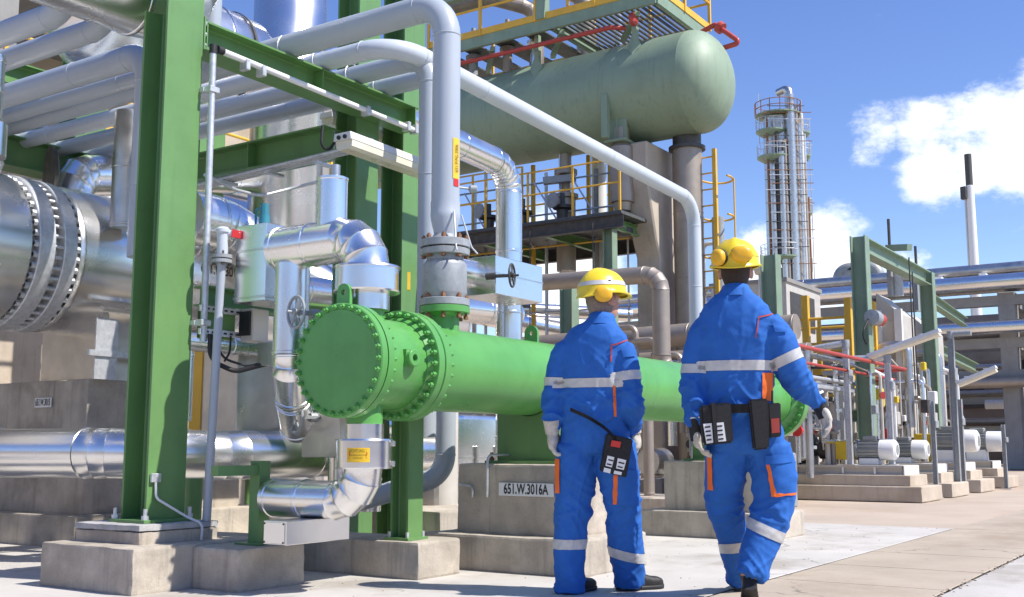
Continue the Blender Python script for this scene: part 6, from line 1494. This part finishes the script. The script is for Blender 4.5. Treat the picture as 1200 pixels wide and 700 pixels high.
def hand(wrist, d, palm_n, thumb_dir, length=0.19, curl=0.5, thick=1.0):
    """gloved hand: palm, four unequal bent fingers and a thumb leaving the side of the palm"""
    d = d.normalized(); side = thumb_dir - d * thumb_dir.dot(d); side.normalize()
    pn = palm_n - d * palm_n.dot(d) - side * palm_n.dot(side); pn.normalize()
    L = length; bm = BM()
    limb(bm, [(wrist - d * 0.03, 0.036 * thick), (wrist + d * 0.01, 0.034 * thick), (wrist + d * 0.03, 0.034)])
    pc = wrist + d * L * 0.30
    ball(bm, pc, d * L * 0.30, side * 0.052, pn * 0.031)
    ball(bm, wrist + d * L * 0.45, d * L * 0.13, side * 0.051, pn * 0.026)
    for i, (off, ln) in enumerate(((0.037, 0.43), (0.0125, 0.48), (-0.0125, 0.45), (-0.036, 0.36))):
        b = wrist + d * L * (0.5 - abs(off) * 0.6) + side * off; p = b; a = 0.12; pts = [(b - d * 0.02, 0.0140)]
        c_ = curl * (0.85 + 0.12 * i)
        for k, f in enumerate((0.42, 0.32, 0.26)):
            a += c_ * (0.65, 0.85, 0.6)[k]; p = p + (d * math.cos(a) + pn * math.sin(a)) * ln * L * f; pts.append((p.copy(), 0.0134 - 0.0009 * k))
        limb(bm, pts, 10)
    t0 = wrist + d * L * 0.16 + side * 0.036; t1 = t0 + (d * 0.55 + side * 0.62 + pn * 0.35) * 0.042; t2 = t1 + (d * 0.85 + side * 0.1 + pn * 0.45) * 0.034; t3 = t2 + (d * 0.85 - side * 0.2 + pn * 0.45) * 0.024
    limb(bm, [(t0 - d * 0.015 - side * 0.012, 0.017), (t0, 0.0165), (t1, 0.0138), (t2, 0.0125), (t3, 0.0105)], 10)
    return remesh(bm, 0.0055, 2)

def boot(heel, toe_dir, pitch, L=0.30):
    """work boot: heel on point, sole, rounded toe cap, shaft"""
    f = toe_dir.normalized(); s = f.cross(UP).normalized(); M3 = Matrix.Rotation(-pitch, 3, s); fw = M3 @ f; up = M3 @ UP
    if fw.z > f.z and pitch > 0: M3 = Matrix.Rotation(pitch, 3, s); fw = M3 @ f; up = M3 @ UP
    bm = BM(); rings = []
    for (t, h, w, zc) in ((0.0, 0.045, 0.030, 0.05), (0.012, 0.05, 0.037, 0.053), (0.08, 0.055, 0.041, 0.058), (0.15, 0.048, 0.043, 0.05), (0.215, 0.037, 0.05, 0.04), (0.262, 0.034, 0.046, 0.038), (0.292, 0.026, 0.032, 0.034), (0.302, 0.014, 0.016, 0.03)):
        rings.append((heel + fw * t + up * zc, s, up, w, h))
    loft_rings(bm, rings, 20, 2.6)
    limb(bm, [(heel + fw * 0.065 + up * 0.08, 0.047), (heel + fw * 0.062 + up * 0.14, 0.048), (heel + fw * 0.055 + up * 0.22, 0.052)])
    shoe = remesh(bm, 0.007, 2)
    bm = BM(); rings = []
    for (t, w) in ((-0.004, 0.030), (0.01, 0.040), (0.07, 0.043), (0.15, 0.044), (0.215, 0.053), (0.262, 0.050), (0.294, 0.034), (0.308, 0.014)):
        rings.append((heel + fw * t + up * (0.012 if t < 0.09 else 0.014), s, up, w, 0.014))
    loft_rings(bm, rings, 18, 4)
    return shoe, bm

def head_mesh(c, fw, up, s=1.0):
    """head centred at c: cranium, jaw, nose, ears, brow and neck as one surface"""
    fw = (fw - up * fw.dot(up)).normalized(); r = fw.cross(up).normalized(); bm = BM()
    ball(bm, c + up * 0.02 - fw * 0.012, fw * 0.098 * s, r * 0.076 * s, up * 0.095 * s, 28)
    ball(bm, c - up * 0.055 + fw * 0.028, fw * 0.066 * s, r * 0.058 * s, up * 0.062 * s, 24)
    ball(bm, c - up * 0.095 + fw * 0.062, fw * 0.026, r * 0.026, up * 0.022, 16)
    ball(bm, c - up * 0.02 + fw * 0.06, fw * 0.036, r * 0.060, up * 0.04, 18)
    limb(bm, [(c + fw * 0.088 + up * 0.012, 0.008), (c + fw * 0.107 - up * 0.022, 0.012), (c + fw * 0.098 - up * 0.036, 0.012)], 10)
    for k in (-1, 1):
        ball(bm, c + r * 0.013 * k + fw * 0.096 - up * 0.036, fw * 0.010, r * 0.009, up * 0.008, 10)
        ball(bm, c + r * 0.086 * k - fw * 0.008 - up * 0.014, fw * 0.022, r * 0.012, up * 0.034, 14)
        ball(bm, c + r * 0.034 * k + fw * 0.078 + up * 0.022, fw * 0.016, r * 0.026, up * 0.009, 12)
    for dz, a in ((-0.058, 0.010), (-0.068, 0.012)): ball(bm, c + fw * 0.088 + up * dz, fw * a, r * 0.023, up * 0.006, 12)
    limb(bm, [(c - up * 0.05 - fw * 0.03, 0.058), (c - up * 0.11 - fw * 0.032, 0.056), (c - up * 0.17 - fw * 0.04, 0.062)])
    return bm, r, fw

def helmet_mesh(c, fw, up, r):
    """shell with ridge, drip rim and peak; c is the centre of the rim plane"""
    bm = BM(); n = 48; rings = []
    A, B, H = 0.152, 0.130, 0.138
    for j in range(13):
        el = R(j * 7.4); ring = []
        for k in range(n):
            t = 2 * math.pi * k / n; ct, st = math.cos(t), math.sin(t)
            rr = math.cos(el) ** 0.82; z = math.sin(el) * H
            ridge = 0.010 * math.exp(-(st * B * rr / 0.022) ** 2) * math.sin(el)
            ring.append(bm.verts.new(c + fw * ct * A * rr + r * st * B * rr + up * (z + ridge)))
        rings.append(ring)
    for a, b in zip(rings, rings[1:]):
        for k in range(n): bm.faces.new((a[k], a[(k + 1) % n], b[(k + 1) % n], b[k]))
    bm.faces.new(rings[-1])
    prev = rings[0]
    for (ext, dz) in ((0.006, -0.004), (0.012, -0.010), (0.010, -0.016), (-0.004, -0.014)):
        ring = []
        for k in range(n):
            t = 2 * math.pi * k / n; ct, st = math.cos(t), math.sin(t)
            pk = max(0, ct) ** 3 * 0.045 * (1 if ext > 0 else 0.6); back = max(0, -ct) ** 2
            ring.append(bm.verts.new(c + fw * (ct * (A + ext) + pk) + r * st * (B + ext) + up * (dz - back * 0.022 - pk * 0.25)))
        for k in range(n): bm.faces.new((prev[k], ring[k], ring[(k + 1) % n], prev[(k + 1) % n]))
        prev = ring
    bmesh.ops.recalc_face_normals(bm, faces=bm.faces)
    return bm

def ear_cup(parent, c, ax, a, b, up, col='muff'):
    """one parked ear defender: rounded cup on a black cushion ring"""
    n_ = ax.normalized(); s = n_.cross(up).normalized(); u = s.cross(n_)
    bm = BM(); loft_rings(bm, [(c + n_ * t, s, u, a * k, b * k) for t, k in ((-0.002, 0.96), (0.008, 1.0), (0.022, 0.96), (0.032, 0.80), (0.037, 0.5), (0.038, 0.2))], 26, 2.2)
    cu_ = mk('ear_cup', bm, col, parent, smooth=60)
    bm = BM(); loft_rings(bm, [(c + n_ * t, s, u, a * k, b * k) for t, k in ((-0.022, 0.8), (-0.018, 1.0), (-0.006, 1.04), (-0.002, 0.97))], 26, 2.2)
    mk('cushion', bm, 'dark', cu_, smooth=60)
    return cu_

def build_worker(W):
    D = W['d']; yaw = R(W['yaw']); J = lambda x, y, dd=0.0: at(x, y, d=D + dd)
    lat = rdir * math.cos(yaw) - fdir * math.sin(yaw); fwd = fdir * math.cos(yaw) + rdir * math.sin(yaw)
    # skin: head, neck and the plain body inside the clothes, one surface
    for ch, zz in W['hem']:
        x, y, dd, rr = W[ch][-1]; q = J(x, y, dd)
        while q.z > zz: y += 0.5; q = J(x, y, dd)
        W[ch][-1] = (x, y, dd, rr)
    hc = J(*W['head']); hup = (UP + fwd * W.get('nod', 0.05)).normalized(); hy = R(W['head_yaw']); hf = fdir * math.cos(hy) + rdir * math.sin(hy)
    bm, hr, hf2 = head_mesh(hc, hf, hup, 1.06)
    tor = [(J(x, y), lat, fwd, a, b) for x, y, a, b in W['torso']]
    loft_rings(bm, [(c, l, f, a * 0.8, b * 0.8) for c, l, f, a, b in tor])
    for ch in ('arm_l', 'arm_r'): limb(bm, [(J(x, y, dd), rr * 0.62) for x, y, dd, rr in W[ch]])
    for ch in ('leg_l', 'leg_r'): limb(bm, [(J(x, y, dd), rr * 0.6) for x, y, dd, rr in W[ch]])
    loft_rings(bm, [(J(x, y), lat, fwd, a * 0.8, b * 0.8) for x, y, a, b in W['hips']])
    bm = remesh(bm, 0.008, 2)
    me_o = mk('person', bm, 'skin', smooth=60)
    # keep the origin at the feet
    tag(me_o, W['label'], 'person', 'workers walking away')
    P = me_o
    for k in (-1, 1):
        bm = BM(); ball(bm, hc + hf2 * 0.083 + hr * 0.032 * k + UP * 0.004, hf2 * 0.011, hr * 0.012, UP * 0.011, 12); mk('eye', bm, 'sign_white', P)
    # jacket
    bm = BM(); loft_rings(bm, tor)
    for ch in ('arm_l', 'arm_r'): limb(bm, [(J(x, y, dd), rr) for x, y, dd, rr in W[ch]])
    bm = remesh(bm, 0.0095, 5)
    jn = []
    for ch in ('arm_l', 'arm_r'):
        a = W[ch]; e = a[len(a) // 2]; jn += [(J(*e[:3]), 0.13, 1.0), (J(*a[0][:3]), 0.12, 0.45), (J(*a[-1][:3]), 0.07, 0.7)]
    hx_, hy_ = W['torso'][-1][0], W['torso'][-1][1]
    for k in (-0.16, 0, 0.16): jn.append((J(hx_, hy_ - 8) + lat * k - fwd * 0.1, 0.11, 0.8))
    bm = wrinkle(bm, jn, W.get('wr', 0.015), W['seed'], 0.009)
    bl = []
    for (x, y, dd, ax, w, rad) in W['jbands']: bl += [( J(x, y, dd), ax(lat, fwd), w, J(x, y, dd), rad)]
    strips = bands(bm, bl)
    bj = BVHTree.FromBMesh(bm)
    jacket = mk('jacket', bm, 'cloth_blue', P, smooth=70)
    for s_ in strips: mk('reflective_band', s_, 'reflective', jacket, smooth=70)
    c0, l0, f0, a0, b0 = tor[0]
    bm = BM(); n = 28; rr = []
    for (dz, k) in ((-0.055, 1.32), (-0.02, 1.12), (0.012, 1.02), (0.014, 0.94), (-0.01, 0.92)):
        rr.append([bm.verts.new(c0 + UP * (dz - 0.004 + (0.010 * math.sin(2 * math.pi * j / n + math.pi))) + lat * math.cos(2 * math.pi * j / n) * a0 * k + fwd * math.sin(2 * math.pi * j / n) * b0 * k) for j in range(n)])
    for A, B in zip(rr, rr[1:]):
        for j in range(n): bm.faces.new((A[j], A[(j + 1) % n], B[(j + 1) % n], B[j]))
    bmesh.ops.recalc_face_normals(bm, faces=bm.faces); mk('collar', bm, 'cloth_blue', jacket, smooth=60)
    # trousers
    bm = BM(); loft_rings(bm, [(J(x, y), lat, fwd, a, b) for x, y, a, b in W['hips']])
    for ch in ('leg_l', 'leg_r'): limb(bm, [(J(x, y, dd), rr) for x, y, dd, rr in W[ch]])
    bm = remesh(bm, 0.0095, 5)
    jn = []
    for ch in ('leg_l', 'leg_r'):
        a = W[ch]; jn += [(J(*a[2][:3]), 0.15, 0.9), (J(*a[0][:3]), 0.13, 0.5), (J(*a[-1][:3]), 0.12, 1.1)]
    bm = wrinkle(bm, jn, W.get('wr', 0.015) * 1.05, W['seed'] + 9, 0.011)
    bl = [(J(x, y, dd), ax(lat, fwd), w, J(x, y, dd), rad) for (x, y, dd, ax, w, rad) in W['tbands']]
    strips = bands(bm, bl)
    bt = BVHTree.FromBMesh(bm)
    trousers = mk('trousers', bm, 'cloth_blue', P, smooth=70)
    for s_ in strips: mk('reflective_band', s_, 'reflective', trousers, smooth=70)
    for (tgt, par, q, nm, m_, o_) in W['decals']: decal_on(bj if tgt == 'j' else bt, q, nm, m_, jacket if par == 'j' else trousers, off=o_, nx=6, ny=10)
    # boots
    for (ch, z, dirv, pitch) in W['boots']:
        e = J(*W[ch][-1][:3]); dv = dirv(fdir, rdir).normalized()
        h = Vector((e.x, e.y, z)) - dv * (0.07 * math.cos(pitch)); sh_, so_ = boot(h, dv, pitch); b_ = mk('boot', sh_, 'boot', P, smooth=60); mk('sole', so_, 'dark', b_, smooth=50)
    # gloves
    for (ch, d_, pn_, td_, cl, m_) in W['hands']:
        a = W[ch][-1]; w_ = J(*a[:3]); dv = d_(lat, fwd)
        g = mk('glove', hand(w_, dv, pn_(lat, fwd), td_(lat, fwd), 0.205, cl), 'glove', P, smooth=60)
        bm = BM(); dn_ = dv.normalized(); ext = 0.075 if m_ == 'belt' else 0.02
        limb(bm, [(w_ - dn_ * 0.06, 0.049), (w_ - dn_ * 0.01, 0.043), (w_ + dn_ * ext * 0.6, 0.041), (w_ + dn_ * ext, 0.040)]); mk('glove_cuff', bm, m_, g, smooth=60)
        if m_ == 'belt':
            bm = BM(); tube(bm, [w_ - dn_ * 0.062, w_ - dn_ * 0.05], 0.052, 20); mk('cuff_trim', bm, 'white_paint', g, smooth=60)
    # hair: thin cap over the back of the skull below the helmet
    bm = BM(); n = 24; rr = []
    for (dz, k, fr_) in ((0.055, 1.03, 1), (0.02, 1.05, 1), (-0.02, 1.0, 0.98), (-0.055, 0.86, 0.86), (-0.085, 0.72, 0.7)):
        ring = []
        for j in range(n + 1):
            t = R(70 + 220 * j / n); ring.append(bm.verts.new(hc + hup * dz + hf2 * (math.cos(t) * 0.104 * k - 0.012 - (1 - k) * 0.02) + hr * math.sin(t) * 0.0785 * k))
        rr.append(ring)
    for A, B in zip(rr, rr[1:]):
        for j in range(n): bm.faces.new((A[j], A[j + 1], B[j + 1], B[j]))
    mk('hair', bm, W['hair'], P, smooth=60)
    # helmet with parked ear defenders
    hm_c = hc + hup * 0.042 - hf2 * 0.008
    hup2 = (hup + hf2 * W.get('tilt', 0.0)).normalized(); hf3 = (hf2 - hup2 * hf2.dot(hup2)).normalized(); hr3 = hf3.cross(hup2)
    hel = mk('helmet', helmet_mesh(hm_c, hf3, hup2, hr3), 'helmet', P, smooth=50)
    bm = BM(); n = 40; A = []; B = []
    for k in range(n):
        t = 2 * math.pi * k / n
        for lst, el in ((A, R(14)), (B, R(25))):
            rr_ = math.cos(el) ** 0.82; lst.append(bm.verts.new(hm_c + hf3 * math.cos(t) * 0.1545 * rr_ + hr3 * math.sin(t) * 0.1325 * rr_ + hup2 * math.sin(el) * 0.140))
    for k in range(n): bm.faces.new((A[k], A[(k + 1) % n], B[(k + 1) % n], B[k]))
    bmesh.ops.recalc_face_normals(bm, faces=bm.faces); mk('helmet_band', bm, W['hband'], hel, smooth=50)
    for (x, y, dd, axv, a, b) in W['cups']: ear_cup(hel, J(x, y, dd), axv(hf3, hr3), a, b, hup2)
    for pts in W['wires']:
        bm = BM(); tube(bm, fillet([J(*p) for p in pts], 0.05), 0.004, 8); mk('headband_wire', bm, 'dark', hel)
    return P, jacket, trousers, J, lat, fwd, bj, bt

# label cards and gear
def gear_box(parent, name, mat, J, quad, depth=0.05, bev=0.006, near=0.02):
    """box whose visible face has the given four sight-line corners at one depth"""
    bm = BM(); F = [J(*q) for q in quad]; B = [p + fdir * depth for p in F]
    f = [bm.verts.new(p) for p in F]; b = [bm.verts.new(p) for p in B]
    bm.faces.new(f); bm.faces.new(b[::-1])
    for k in range(4): bm.faces.new((f[k], b[k], b[(k + 1) % 4], f[(k + 1) % 4]))
    bmesh.ops.recalc_face_normals(bm, faces=bm.faces); bmesh.ops.bevel(bm, geom=bm.edges[:], offset=bev, segments=2, affect='EDGES')
    return mk(name, bm, mat, parent, smooth=35)

Zv = lambda l, f: UP
W1 = dict(hem=(('leg_l', 0.055), ('leg_r', 0.06)), d=6.33, yaw=20, seed=3.1, label='worker in blue coverall and yellow helmet looking right, left of the two',
    head=(707, 352, 0.035), head_yaw=52, nod=0.03, tilt=-0.06, hair='hair_grey', hband='reflective',
    torso=[(705, 371, 0.072, 0.078), (703, 378, 0.088, 0.086), (700, 384, 0.130, 0.100), (698, 393, 0.172, 0.112), (697, 405, 0.196, 0.120), (696, 425, 0.206, 0.128), (695, 450, 0.200, 0.126), (695, 472, 0.194, 0.126), (695, 487, 0.190, 0.128), (696, 495, 0.178, 0.122)],
    arm_l=[(666, 408, 0.04, 0.066), (658, 424, 0.05, 0.074), (652, 450, 0.05, 0.072), (649, 472, 0.04, 0.069), (648, 490, 0.01, 0.060), (647, 504, -0.01, 0.046)],
    arm_r=[(727, 407, -0.06, 0.068), (733, 423, -0.08, 0.076), (737, 450, -0.10, 0.074), (738, 472, -0.09, 0.072), (740, 491, -0.03, 0.060), (743, 504, 0.01, 0.046)],
    hips=[(694, 474, 0.165, 0.12), (695, 490, 0.186, 0.135), (697, 505, 0.196, 0.14), (698, 520, 0.195, 0.138), (698, 532, 0.17, 0.12)],
    leg_l=[(676, 520, 0.02, 0.118), (675, 552, 0.02, 0.118), (671, 595, 0.0, 0.104), (668, 635, -0.03, 0.096), (667, 665, -0.06, 0.090), (667, 694, -0.08, 0.086)],
    leg_r=[(719, 520, -0.02, 0.118), (724, 552, -0.03, 0.118), (730, 595, -0.02, 0.100), (733, 635, 0.01, 0.094), (736, 662, 0.04, 0.090), (737, 684, 0.06, 0.086)],
    jbands=[(694, 450, 0, Zv, 0.052, 0.235), (652, 448, 0.05, lambda l, f: UP + l * 0.05, 0.05, 0.105), (736, 441, -0.1, lambda l, f: UP - l * 0.12, 0.052, 0.115)],
    tbands=[(669, 637, -0.03, Zv, 0.055, 0.16), (733, 649, 0.02, lambda l, f: UP + l * 0.25, 0.055, 0.16)],
    decals=[('t', 't', [(651.5, 538), (656.5, 538), (656.5, 578), (651.5, 578)], 'pocket_trim', 'orange', 0.007),
            ('t', 't', [(719, 557), (726, 557), (723, 591), (719, 591)], 'pocket_trim', 'orange', 0.007),
            ('t', 't', [(724, 549), (748, 551), (747, 593), (724, 592)], 'thigh_pocket', 'cloth_blue', 0.010),
            ('j', 'j', [(727, 407), (742, 406), (744, 418), (731, 419)], 'sleeve_flap', 'cloth_blue', 0.009),
            ('j', 'j', [(717, 404), (738, 397), (739, 398.4), (718, 405.4)], 'seam_piping', 'red_pipe', 0.006),
            ('j', 'j', [(716, 404), (717.3, 404), (716.3, 424), (715, 424)], 'seam_piping', 'red_pipe', 0.006),
            ('j', 'j', [(718, 452), (721, 452), (722, 488), (719, 488)], 'side_insert', 'orange', 0.005)],
    boots=[('leg_l', 0.0, lambda f, r: f * 0.75 + r * 0.66, 0.0), ('leg_r', 0.0, lambda f, r: f * 0.45 + r * 0.9, 0.0)],
    hands=[('arm_l', lambda l, f: -UP + f * 0.25, lambda l, f: l, lambda l, f: f, 0.55, 'glove'),
           ('arm_r', lambda l, f: -UP * 0.95 + f * 0.2 + l * 0.1, lambda l, f: -l, lambda l, f: f, 0.6, 'glove')],
    cups=[(684, 340, 0.04, lambda f, r: -f * 0.9 - r * 0.5, 0.036, 0.046), (707, 345, -0.09, lambda f, r: r * 0.75 - f * 0.65, 0.052, 0.047)],
    wires=[[(690, 330, 0.0), (700, 334, -0.08), (716, 328, -0.075)]])
P1_, jk1, tr1, J1, lat1, fwd1, bj1, bt1 = build_worker(W1)
# shoulder strap and gas detector
sp_ = [J1(668, 480, -0.125), J1(690, 490, -0.16), J1(710, 503, -0.19), J1(722, 516, -0.20)]
bm = BM(); ch = smooth_chain([(p, 0.0) for p in sp_]); A = []; B = []
for (p, _r) in ch: A.append(bm.verts.new(p + UP * 0.011 - fdir * 0.012)); B.append(bm.verts.new(p - UP * 0.011 - fdir * 0.012))
for k in range(len(A) - 1): bm.faces.new((A[k], A[k + 1], B[k + 1], B[k]))
bmesh.ops.solidify(bm, geom=bm.faces[:], thickness=0.004); mk('carry_strap', bm, 'belt', P1_, smooth=40)
gd = gear_box(P1_, 'gas_detector', 'belt', J1, [(711, 508, -0.205), (742, 515, -0.205), (734, 560, -0.205), (703, 552, -0.205)], 0.06)
gear_box(gd, 'red_button', 'red', J1, [(717, 516, -0.215), (728, 518, -0.215), (726.5, 525, -0.215), (715.5, 523, -0.215)], 0.012, 0.001)
for q in ([(712, 534), (720, 536), (717, 548), (709.5, 546)], [(724, 537), (734, 539.5), (731, 551), (722, 549)], [(708, 548), (716, 550), (715, 555), (707, 553)], [(720, 551.5), (729, 553.5), (728, 557), (719, 555.5)]):
    gear_box(gd, 'label_card', 'sign_white', J1, [(x, y, -0.2085) for x, y in q], 0.005, 0.0005)
for q in ([(713, 538), (719, 539.5), (718.4, 541), (712.6, 539.6)], [(711.5, 543), (717, 544.3), (716.5, 546), (711, 544.6)], [(725, 541), (732, 542.7), (731.5, 544.3), (724.6, 542.8)], [(724, 546), (730, 547.5), (729.6, 549), (723.6, 547.6)]):
    gear_box(gd, 'card_print', 'sign_black', J1, [(x, y, -0.2095) for x, y in q], 0.002, 0.0002)
# safety glasses
hr_ = None

W2 = dict(hem=(('leg_l', 0.06), ('leg_r', 0.14)), d=5.98, yaw=10, seed=7.7, label='worker in blue coverall and yellow helmet, right arm swung out, right of the two',
    head=(862, 319, 0.035), head_yaw=14, nod=0.06, tilt=-0.12, hair='hair_dark', hband='helmet',
    torso=[(862, 338, 0.072, 0.078), (862, 344, 0.088, 0.086), (862, 351, 0.132, 0.100), (862, 361, 0.176, 0.112), (862, 374, 0.200, 0.120), (862, 395, 0.208, 0.130), (862, 425, 0.198, 0.128), (863, 452, 0.190, 0.126), (865, 470, 0.186, 0.128), (867, 484, 0.180, 0.124)],
    arm_l=[(829, 378, 0.02, 0.066), (821, 396, 0.03, 0.076), (815, 428, 0.03, 0.073), (813, 455, 0.01, 0.070), (814, 480, -0.02, 0.060), (816, 500, -0.04, 0.046)],
    arm_r=[(898, 378, -0.03, 0.072), (910, 396, -0.05, 0.086), (925, 428, -0.06, 0.084), (936, 450, -0.04, 0.080), (950, 464, 0.0, 0.060), (960, 474, 0.02, 0.046)],
    hips=[(866, 466, 0.168, 0.12), (868, 485, 0.190, 0.138), (872, 502, 0.205, 0.145), (875, 518, 0.208, 0.142), (877, 532, 0.185, 0.125)],
    leg_l=[(853, 522, 0.02, 0.118), (851, 555, 0.08, 0.114), (851, 592, 0.14, 0.100), (858, 628, 0.24, 0.092), (864, 655, 0.34, 0.086), (868, 672, 0.42, 0.082)],
    leg_r=[(900, 522, -0.02, 0.125), (906, 555, -0.03, 0.124), (907, 588, -0.04, 0.112), (897, 622, -0.08, 0.102), (886, 652, -0.12, 0.094), (878, 678, -0.16, 0.088)],
    jbands=[(863, 430, 0, Zv, 0.054, 0.228), (815, 433, 0.03, lambda l, f: UP + l * 0.05, 0.05, 0.105), (922, 421, -0.06, lambda l, f: UP * 0.9 - l * 0.42, 0.055, 0.12)],
    tbands=[(853, 642, 0.24, lambda l, f: UP - l * 0.12, 0.058, 0.14), (899, 622, -0.08, lambda l, f: UP + l * 0.45, 0.058, 0.155)],
    decals=[('t', 't', [(829.5, 535), (835, 535), (836, 574), (830.5, 574)], 'pocket_trim', 'orange', 0.007),
            ('t', 't', [(897.5, 541), (901.5, 541), (910, 582), (905, 582)], 'pocket_trim', 'orange', 0.010),
            ('t', 't', [(905, 579.5), (931, 577), (931, 580), (905, 582.5)], 'pocket_trim', 'orange', 0.010),
            ('t', 't', [(897, 534), (932, 531), (933, 541), (898, 545)], 'pocket_flap', 'cloth_blue', 0.013),
            ('t', 't', [(900, 545), (931, 541), (931, 578), (908, 580)], 'thigh_pocket', 'cloth_blue', 0.008),
            ('j', 'j', [(893, 437), (911, 437), (911, 470), (893, 470)], 'side_insert', 'orange', 0.005),
            ('j', 'j', [(904, 376), (921, 379), (922, 390), (908, 389)], 'sleeve_flap', 'cloth_blue', 0.009),
            ('j', 'j', [(889, 371), (912, 366), (913, 367.6), (890, 372.6)], 'seam_piping', 'red_pipe', 0.006),
            ('j', 'j', [(888, 371), (889.5, 371), (886.5, 396), (885, 396)], 'seam_piping', 'red_pipe', 0.006)],
    boots=[('leg_r', 0.085, lambda f, r: f * 0.95 + r * 0.2, 0.5), ('leg_l', 0.0, lambda f, r: f * 0.95 + r * 0.3, 0.0)],
    hands=[('arm_l', lambda l, f: -UP + f * 0.12 + l * 0.1, lambda l, f: l + f * 0.3, lambda l, f: f, 0.5, 'belt'),
           ('arm_r', lambda l, f: -UP * 0.92 + l * 0.42 + f * 0.05, lambda l, f: -l, lambda l, f: f - l * 0.3, 0.5, 'belt')],
    cups=[(843, 302, -0.075, lambda f, r: -f * 0.8 - r * 0.65, 0.044, 0.046), (869, 298, -0.105, lambda f, r: -f * 1 + r * 0.15, 0.058, 0.044)],
    wires=[[(838, 306, -0.01), (856, 300, -0.10), (880, 302, -0.05), (886, 300, 0.05)]])
P2_, jk2, tr2, J2, lat2, fwd2, bj2, bt2 = build_worker(W2)
# belt with its gear
bm = BM(); n = 40; A = []; B = []
c_ = J2(867, 480, 0)
for k in range(n):
    t = 2 * math.pi * k / n; q = c_ + lat2 * math.cos(t) * 0.212 + fwd2 * math.sin(t) * 0.158
    A.append(bm.verts.new(q + UP * 0.024)); B.append(bm.verts.new(q - UP * 0.024))
for k in range(n): bm.faces.new((A[k], A[(k + 1) % n], B[(k + 1) % n], B[k]))
bmesh.ops.solidify(bm, geom=bm.faces[:], thickness=0.006); bmesh.ops.recalc_face_normals(bm, faces=bm.faces)
belt2 = mk('tool_belt', bm, 'belt', P2_, smooth=40)
pch = gear_box(belt2, 'belt_pouch', 'belt', J2, [(821, 476, -0.21), (857, 471, -0.21), (860, 519, -0.21), (825, 522, -0.21)], 0.07, 0.01)
for q in ([(824, 497), (834, 496), (836, 519), (828, 520)], [(838, 496), (848, 495), (851, 517), (842, 518)]):
    cd = gear_box(pch, 'label_card', 'sign_white', J2, [(x, y, -0.214) for x, y in q], 0.005, 0.0005)
    x0, y0 = q[0]
    for dy in (3, 8, 13, 18): gear_box(cd, 'card_print', 'sign_black', J2, [(x0 + 1.5 + dy * 0.14, y0 + dy, -0.2155), (x0 + 8 + dy * 0.1, y0 + dy - 0.7, -0.2155), (x0 + 8.2 + dy * 0.1, y0 + dy + 1.2, -0.2155), (x0 + 1.7 + dy * 0.14, y0 + dy + 1.9, -0.2155)], 0.002, 0.0002)
gear_box(belt2, 'flap_strap', 'belt', J2, [(833, 472, -0.222), (838, 471.5, -0.222), (842, 519, -0.222), (837, 520, -0.222)], 0.02, 0.003)
gear_box(belt2, 'radio_holster', 'belt', J2, [(878, 468, -0.22), (901, 467, -0.22), (902, 526, -0.22), (884, 528, -0.22)], 0.05, 0.01)
rd = gear_box(belt2, 'radio', 'dark', J2, [(900, 473, -0.18), (915, 472, -0.18), (916, 512, -0.18), (902, 513, -0.18)], 0.04, 0.006)
gear_box(rd, 'red_label', 'red_pipe', J2, [(903.5, 491, -0.184), (913, 490, -0.184), (914, 507, -0.184), (904.5, 508, -0.184)], 0.005, 0.001)
bm = BM(); cyl(bm, J2(905, 473, -0.16), J2(905, 458, -0.15), 0.006, 8); mk('radio_antenna', bm, 'dark', rd)
# gloves of the right worker carry dark knuckle panels
